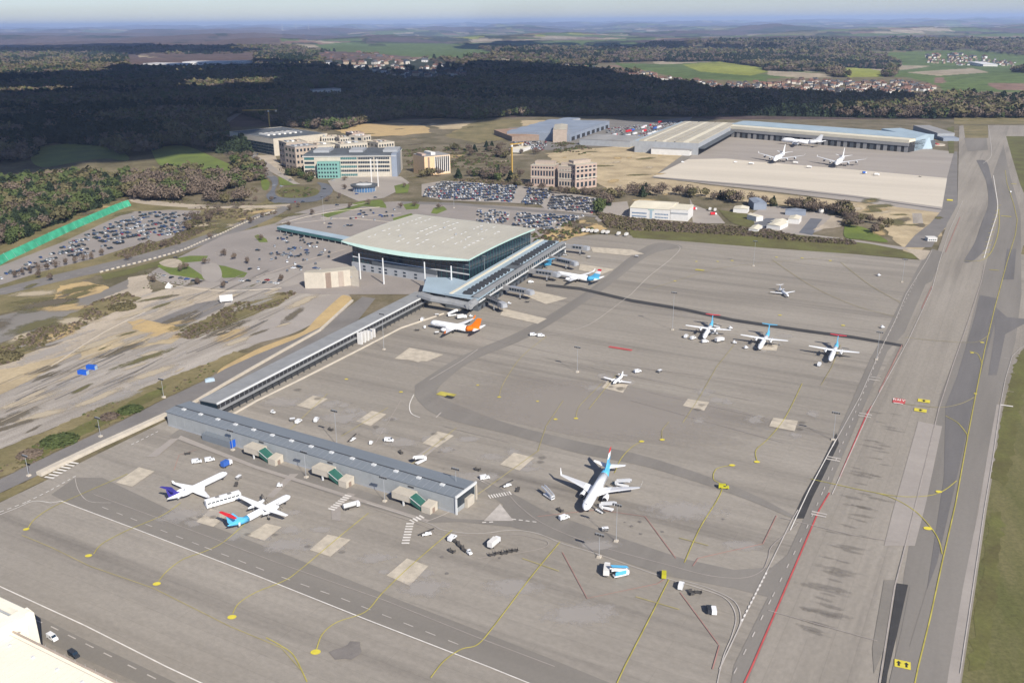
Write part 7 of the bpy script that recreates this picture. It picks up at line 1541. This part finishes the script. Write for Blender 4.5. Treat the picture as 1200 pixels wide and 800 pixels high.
for r0, r1, s in ((650, 1300, 8.5), (1300, 2400, 9.5), (2400, 3600, 12.5), (3600, 5500, 17.0), (5500, 8000, 27.0)):
    x, y, z, a, b = grid_pts(r0, r1, s); m = np.zeros(x.shape, bool)
    for pl in ((F_MAIN, F_BROWN, F_CONIF) if r1 < 2000 else (F_MAIN,) if r0 < 2400 else (F_MAIN, F_FAR)): m |= inpoly(a, b, pl)
    if r1 > 2600: cv = cover(x, y, a, b, np.hypot(x, y)); m |= ((cv == 6) | ((cv < 2))) & (b < 110)
    for pl in CLEAR: m &= ~inpoly(a, b, pl)
    m &= ~(inpoly(a, b, [(368,62),(480,66),(548,78),(550,96),(470,97),(420,88),(380,80)]) & (vnoise(x/60, y/60, 44) > .10))
    m &= RNG.random(x.shape) < .94; m &= ~(inpoly(a, b, F_BROWN) & (fbm(x/70, y/70, 71, 3) > .53))
    x, y, z, a, b = (q[m] for q in (x, y, z, a, b)); con = fbm(x/240, y/240, 51, 3); u = RNG.random(x.shape); cf = inpoly(a, b, F_CONIF)
    k = np.where(con+.25*(u-.5) > .63, 3, np.where(u < .62, 0, np.where(u < .84, 1, 2)))
    k = np.where(cf, np.where(u < .22, 3, np.where(u < .62, 2, np.where(u < .8, 1, 0))), k)
    br = inpoly(a, b, F_BROWN); k = np.where(br & (k == 3) & (u > .2), 0, k)
    hh = (10.5+10*RNG.random(x.shape)**1.3)*(.78+.44*vnoise(x/70, y/70, 81))*np.where(k == 3, 1.15, 1)*(s/10.5 if s > 12 else 1.0)**.45*np.where(r1 < 1400, .85, 1)
    FX.append(x); FY.append(y); FZ.append(z); FS.append(hh); FK.append(k)
FX, FY, FZ, FS, FK = map(np.concatenate, (FX, FY, FZ, FS, FK)); rr = np.hypot(FX, FY); order = np.argsort(rr)
print('trees', len(FX))
KN = ['bare', 'bud', 'leafy', 'conifer']; TL = [('bare brown tree', 'tree'), ('yellowish budding tree', 'tree'), ('green leafy tree', 'tree'), ('dark green conifer', 'conifer')]
N_IND = 130
def tree(x, y, z, h, k, where, group, wide=1.05):
    a_ = project(x, y, 0.0)[0]
    if 'hangar' in group: where += ', left half' if a_ < 800 else ', right half'
    if 'pinkish' in group: where += ', left of them' if a_ < 640 else ', right of centre'
    e = empty('pine_tree' if k == 3 else 'tree', (x, y, z), random.uniform(0, 6.28), TL[k][0]+' '+where, TL[k][1], group); e.scale = (h*wide, h*wide, h)
    link_mesh('crown', random.choice(CR[KN[k]]), e); link_mesh('trunk', TR, e)
for i in order[:N_IND]:
    a, b = project(FX[i], FY[i], FZ[i]); w_ = ('in the wood behind the green netting, '+('at the left edge' if a < 45 else 'in its middle' if a < 95 else 'near its right end')) if a < 150 else 'in the woodland edge left of the roundabout'
    tree(FX[i], FY[i], FZ[i], FS[i], FK[i], w_, 'trees in the wood behind the green netting' if a < 150 else 'trees at the woodland edge left of the roundabout')
rest_ = order[N_IND:]
for k in range(4):
    ms = LOW[KN[k]]; idx = rest_[FK[rest_] == k]
    near_ = idx[rr[idx] < 1250]; far__ = idx[rr[idx] >= 1250]
    for lst, meshes, tg in ((near_, CR[KN[k]], 'near_wood'), (far__, ms, 'far_forest')):
        for j, me_ in enumerate(meshes):
            q = lst[j::len(meshes)]; sc = np.stack([FS[q]*1.15, FS[q]*1.15, FS[q]], 1); scatter(tg, me_, np.stack([FX[q], FY[q], FZ[q]], 1), sc, ('the closed wood of ' if tg == 'near_wood' else 'the wide forest of ')+('bare brown trees', 'budding trees', 'green trees', 'dark conifers')[k])
# tree belts with trees one can tell apart
def belt(poly_, n, ks, hmin, hmax, where, group, seed=0):
    rs = random.Random(seed); xs = [p[0] for p in poly_]; ys = [p[1] for p in poly_]; c = 0; t = 0
    while c < n and t < 9000:
        t += 1; x, y = rs.uniform(min(xs), max(xs)), rs.uniform(min(ys), max(ys))
        if not inpoly(np.array([x]), np.array([y]), poly_)[0]: continue
        p = P(x, y); tree(p.x, p.y, 0, rs.uniform(hmin, hmax), rs.choice(ks), where, group); c += 1
belt([(702,236),(735,229),(738,226),(812,228),(880,238),(900,240),(960,246),(1005,250),(1000,256),(960,250),(900,243),(870,240),(812,234),(806,230),(738,231),(706,244)], 64, [0, 0, 0, 1, 0, 3], 8, 13, 'in the belt behind the white hangar', 'trees in the belt behind the white hangar', 3)
belt([(985,256),(1010,256),(1040,264),(1040,276),(1020,274),(990,264)], 16, [0, 0, 1], 6, 10, 'in the clump beside the sand area left of the taxiway', 'trees in the clump beside the sand area', 4)
belt([(336,203),(350,203),(380,210),(378,214),(345,212)], 12, [0, 2, 1], 7, 11, 'in front of the white banded office', 'trees in front of the banded office', 5)
belt([(468,206),(486,208),(520,209),(560,210),(606,214),(612,208),(590,202),(540,206),(520,204),(500,207)], 34, [0, 0, 2, 3, 1], 8, 13, 'around the peach coloured building', 'trees around the peach building', 6)
belt([(600,214),(620,222),(660,224),(705,228),(704,231),(650,227),(604,218)], 26, [0, 0, 1], 6, 9, 'in front of the pinkish offices', 'trees in front of the pinkish offices', 7)
belt([(226,258),(256,248),(262,250),(240,264),(224,270),(214,272)], 14, [0, 0, 1], 6, 9, 'in the row between the left car park and the main road', 'trees right of the left car park', 8)
belt([(700,240),(712,236),(712,246),(702,250)], 5, [2], 8, 11, 'in the evergreen clump at the left of the hangar yard', 'evergreens at the hangar yard', 9)
belt([(268,186),(292,182),(303,192),(308,210),(300,220),(284,214),(286,200)], 26, [0, 0, 2, 1], 9, 14, 'on the bank left of the roundabout', 'trees left of the roundabout', 11)
belt([(540,168),(600,172),(640,182),(616,192),(560,188),(530,176)], 26, [0, 0, 1, 0, 3], 7, 11, 'on the slope left of the pinkish offices', 'trees on the slope behind the parking fields', 12)
belt([(330,143),(400,146),(420,150),(380,156),(330,152)], 26, [0, 0, 1], 9, 13, 'behind the rear offices', 'trees behind the rear offices', 10)
for x, y in [(18,326),(27,323),(36,321),(46,318),(56,317),(66,314),(77,311),(88,309),(98,306),(108,304),(120,300),(46,326),(60,329)]:
    p = P(x, y); tree(p.x, p.y, 0, 6.5, 0, 'in the young row along the left main road', 'young trees along the left main road', .6)
for x, y in [(263,300),(275,304),(290,309),(180,331),(232,334),(262,338),(338,266),(366,252),(410,244),(432,240),(470,244),(486,242),(514,245),(330,330),(398,232),(404,212),(474,220),(306,282),(240,310),(300,236),(318,236),(150,305),(190,290),(195,288),(246,280),(294,262),(308,255),(212,318),(218,316),(340,247),(350,243),(384,236),(404,222)]:
    p = P(x, y); tree(p.x, p.y, 0, 6, 0, 'standing by itself along the approach to the terminal', 'single trees along the terminal approach', .8)
def bush(x, y, r, h, m, label, cat='bush'):
    p = P(x, y); q = crown_mesh('bush', 'shrub', 900, int(x)); q.materials[0] = MATS[m]
    co = np.empty(len(q.vertices)*3); q.vertices.foreach_get('co', co); co = co.reshape(-1, 4, 3); c = co.mean(1, keepdims=True); co = c+(co-c)*.35; q.vertices.foreach_set('co', co.ravel()); q.update()
    o = link_mesh('bush', q, None, (p.x, p.y, .1)); o.scale = (r*2, r*2, h*2); tag(o, label, cat)
bush(70,517,8.5,2.4,'green_leaves','big round dark green bush beside the perimeter road, the larger of two'); bush(153,481,6.2,2.2,'green_leaves','smaller round dark green bush beside the perimeter road'); bush(35,533,5.5,2.0,'bare_twigs','brown leafless bush left of the larger round green bush'); bush(128,489,4.8,2.0,'bare_twigs','brown leafless bush left of the smaller round green bush'); bush(144,361,9,3.0,'budding_leaves','large olive bush at the end of the scrub bank'); bush(8,420,9,3,'budding_leaves','large olive bush at the left end of the scrub bank')
# scrub as ground cover
def scrub(name, polys, s, meshes, h0, h1, dens, label, seed):
    P_ = []; S_ = []
    for pl in polys:
        w = [P(x, y) for x, y in pl]; pp = [(p.x, p.y) for p in w]; x0, x1 = min(p[0] for p in pp), max(p[0] for p in pp); y0, y1 = min(p[1] for p in pp), max(p[1] for p in pp)
        Xg, Yg = np.meshgrid(np.arange(x0, x1, s), np.arange(y0, y1, s)); Xg = Xg+RNG.uniform(-.5, .5, Xg.shape)*s; Yg = Yg+RNG.uniform(-.5, .5, Yg.shape)*s
        m = inpoly(Xg, Yg, pp) & (vnoise(Xg/14, Yg/14, seed) > 1-dens); P_.append(np.stack([Xg[m], Yg[m], np.zeros(m.sum())], 1)); n = int(m.sum()); hh = RNG.uniform(h0, h1, n); S_.append(np.stack([hh*1.5, hh*1.5, hh*1.3], 1))
    P_ = np.concatenate(P_); S_ = np.concatenate(S_)
    for j, me_ in enumerate(meshes): scatter(name, me_, P_[j::len(meshes)], S_[j::len(meshes)], label)
scrub('hedge', [[(700,250),(740,257),(806,263),(900,271),(940,279),(930,282),(880,277),(800,272),(742,270),(712,266)],[(940,279),(1000,284),(1000,287),(940,283)],[(530,212),(560,211),(604,216),(600,218),(560,214)]], 2.4, SHB, 2.2, 4.2, .95, 'dense brown hedge of shrubs along the grass strip', 61)
scrub('scrub_cover', [[(-60,455),(-60,416),(0,404),(60,380),(110,354),(150,343),(165,350),(110,376),(60,402),(0,430)],[(205,392),(240,374),(275,356),(320,344),(350,341),(330,356),(290,372),(250,388),(225,398)],[(130,300),(180,280),(215,270),(250,265),(210,286),(150,302)]], 2.6, SHB, .8, 2.0, .62, 'low brown scrub', 62)
scrub('scrub_cover', [[(-60,590),(-60,548),(0,527),(60,502),(110,480),(170,453),(240,427),(275,412),(262,430),(185,470),(130,498),(60,532),(0,560)],[(170,318),(230,330),(250,345),(190,345),(160,335)]], 3.4, SHB+SHR[:1], .5, 1.2, .35, 'sparse low scrub on the verge', 63)
scrub('scrub_cover', [[(620,272),(640,268),(668,260),(700,262),(712,268),(680,274),(640,290),(614,292)],[(325,221),(356,219),(372,223),(360,231),(332,231)],[(640,160),(700,176),(680,182),(650,180)],[(470,176),(520,172),(590,178),(600,196),(560,200),(480,196)]], 4.2, SHB+SHR[:1], 1.2, 3.0, .5, 'brown brushwood on the banks', 64)
scrub('scrub_cover', [[(200,243),(300,243),(330,250),(300,256),(240,276),(215,276),(236,262),(240,248)],[(150,226),(166,236),(240,241),(300,241),(306,224),(290,215),(240,238)]], 5.0, SHB, 1.0, 2.4, .5, 'brown brushwood near the netting', 65)

# ================================================================= VILLAGES
mat('house_cream', (0.50, 0.46, 0.40)); mat('house_white', (0.60, 0.59, 0.56)); mat('house_ochre', (0.40, 0.32, 0.23)); mat('tile_red', (0.19, 0.105, 0.08)); mat('tile_brown', (0.13, 0.085, 0.065)); mat('slate', (0.08, 0.085, 0.095))
HM = []
for wl in ('house_cream', 'house_white', 'house_ochre'):
    for rf in ('tile_red', 'tile_brown', 'slate'):
        mb = MB().box(-5.5, 5.5, -4, 4, -4, 5, wl); mb.add([(-5.8, -4.4, 4.8), (5.8, -4.4, 4.8), (5.8, 4.4, 4.8), (-5.8, 4.4, 4.8), (-5.8, 0, 8.2), (5.8, 0, 8.2)], [(0, 1, 5, 4), (2, 3, 4, 5), (0, 4, 3), (1, 2, 5), (3, 2, 1, 0)], rf); mb.box(2, 3, .6, 1.5, 6, 9, 'tile_brown'); mb.box(-3, -1.8, -4.05, -4, 1.5, 3, 'glass_dark').box(1.5, 2.7, -4.05, -4, 1.5, 3, 'glass_dark')
        HM.append((mb.mesh('house'), wl.split('_')[1], rf.replace('tile_', '').replace('slate', 'slate grey')))
VILL = [([(905,98),(940,94),(1000,97),(1060,96),(1092,103),(1100,110),(1060,111),(1000,111),(930,112),(905,110)], 260, 'in the valley village beyond the freight terminal', 'houses of the valley village'),
        ([(700,79),(750,84),(800,95),(860,99),(905,98),(905,110),(860,109),(815,104),(755,93),(700,85)], 200, 'in the hillside village left of the valley village', 'houses of the hillside village'),
        ([(372,65),(420,63),(470,69),(540,80),(545,92),(480,94),(430,85),(385,78)], 120, 'scattered among the trees behind the institute', 'houses scattered among the trees'),
        ([(1080,66),(1120,64),(1150,68),(1200,74),(1190,78),(1140,78),(1090,76)], 110, 'in the distant town at the upper right', 'houses of the distant town'),
        ([(330,38),(410,33),(440,36),(400,42),(360,46)], 60, 'in the hazy village by the radio masts', 'houses by the radio masts'),
        ([(600,76),(660,76),(700,80),(690,84),(640,82)], 30, 'at the forest rim on the hill', 'houses at the forest rim'),
        ([(630,30),(760,30),(800,36),(700,40)], 25, 'on the far horizon', 'houses on the far horizon')]
hs = []
for pl, n, where, grp in VILL:
    xs = [p[0] for p in pl]; ys = [p[1] for p in pl]; c = 0
    while c < n:
        x, y = random.uniform(min(xs), max(xs)), random.uniform(min(ys), max(ys))
        if inpoly(np.array([x]), np.array([y]), pl)[0]: hs.append((PT(x, y), where, grp)); c += 1
hs.sort(key=lambda t: t[0].y); VI = []
for i, (p, where, grp) in enumerate(hs):
    k = int(RNG.integers(9)); s = random.uniform(.9, 1.5)*(1 if p.y < 5000 else 1.6)*(1.35 if 'scattered' in where else 1); rz = random.choice((0.2, 1.8))+random.gauss(0, .3)
    if i < 300:
        o = link_mesh('village_house', HM[k][0], None, p, rz); o.scale = (s, s, s); tag(o, HM[k][1]+' house with '+HM[k][2]+' roof '+where, 'house', grp)
    else: VI.append((k, p, s))
for k in range(9):
    q = [v for v in VI if v[0] == k]
    if q: scatter('village_far', HM[k][0], [tuple(v[1]) for v in q], [(v[2],)*3 for v in q], 'the remaining small houses of the far villages')

# ================================================================= CLOUDS (they shade the forest) AND AIR
mat('cloud', (0.92, 0.92, 0.93), rough=1.0, spec=0.0)
def icos(sub=2):
    bm = bmesh.new(); bmesh.ops.create_icosphere(bm, subdivisions=sub, radius=1.0); me_ = bpy.data.meshes.new('puff'); bm.to_mesh(me_); bm.free(); return me_
def cloud(outline, alt, r, name='cloud', label=None):
    g = []
    for x, y in outline:
        p = PT(x, y) if y < 140 else P(x, y); g.append((p.x+sd.x*(alt)/sd.z, p.y+sd.y*(alt)/sd.z))
    x0, x1 = min(p[0] for p in g), max(p[0] for p in g); y0, y1 = min(p[1] for p in g), max(p[1] for p in g); ico = icos(); n = len(ico.vertices); co = np.empty(n*3); ico.vertices.foreach_get('co', co); co = co.reshape(-1, 3); fs = np.array([list(f.vertices) for f in ico.polygons])
    Xg, Yg = np.meshgrid(np.arange(x0, x1+r, r*.8), np.arange(y0, y1+r, r*.8)); Xg = Xg+RNG.uniform(-.2, .2, Xg.shape)*r; Yg = Yg+RNG.uniform(-.2, .2, Yg.shape)*r; m = inpoly(Xg, Yg, g) & (fbm(Xg/420, Yg/420, 17, 2) < .70); Xg = Xg[m]; Yg = Yg[m]; V_ = []; F_ = []
    for i, (x, y) in enumerate(zip(Xg, Yg)):
        q = r*RNG.uniform(.75, 1.15); b_ = co*np.array([q, q, q*.45])*(1+.18*(vnoise(co[:, :1]*2+i, co[:, 1:2]*2, 5)-.5)); V_.append(b_+np.array([x, y, alt+RNG.uniform(0, 60)])); F_.append(fs+i*n)
    me_ = bpy.data.meshes.new(name); me_.from_pydata(np.concatenate(V_).tolist(), [], np.concatenate(F_).tolist()); me_.materials.append(MATS['cloud']); me_.polygons.foreach_set('use_smooth', [True]*len(me_.polygons)); o = link_mesh(name, me_); o['kind'] = 'structure'; return o
cloud([(-300,94),(0,95),(130,90),(170,81),(300,74),(380,78),(440,84),(520,84),(560,76),(610,79),(700,88),(760,98),(830,110),(900,114),(980,116),(1060,117),(1050,129),(900,133),(800,138),(600,138),(520,140),(470,140),(430,143),(390,148),(340,143),(300,146),(268,160),(262,182),(225,174),(190,175),(150,188),(100,180),(40,188),(0,198),(-300,210)], 1100, 130)
cloud([(560,50),(760,52),(900,58),(880,60),(700,58),(560,57)], 1500, 260, 'cloud'); cloud([(0,55),(260,58),(330,64),(200,64),(0,62)], 1500, 220, 'cloud')
hz = MB().box(-68000, 68000, -68000, 68000, -90, 340, 'cloud').mesh('haze'); hz.materials.clear()
hm = bpy.data.materials.new('haze'); hm.use_nodes = True; hm.node_tree.nodes.clear(); pv = hm.node_tree.nodes.new('ShaderNodeVolumePrincipled'); ou = hm.node_tree.nodes.new('ShaderNodeOutputMaterial')
pv.inputs['Color'].default_value = (0.56, 0.71, 1.0, 1); pv.inputs['Density'].default_value = 3.9e-5; pv.inputs['Anisotropy'].default_value = 0.0
hm.node_tree.links.new(pv.outputs[0], ou.inputs['Volume']); hz.materials.append(hm); o = link_mesh('haze', hz); o['kind'] = 'stuff'; o['label'] = 'thin bluish haze lying over the whole country'
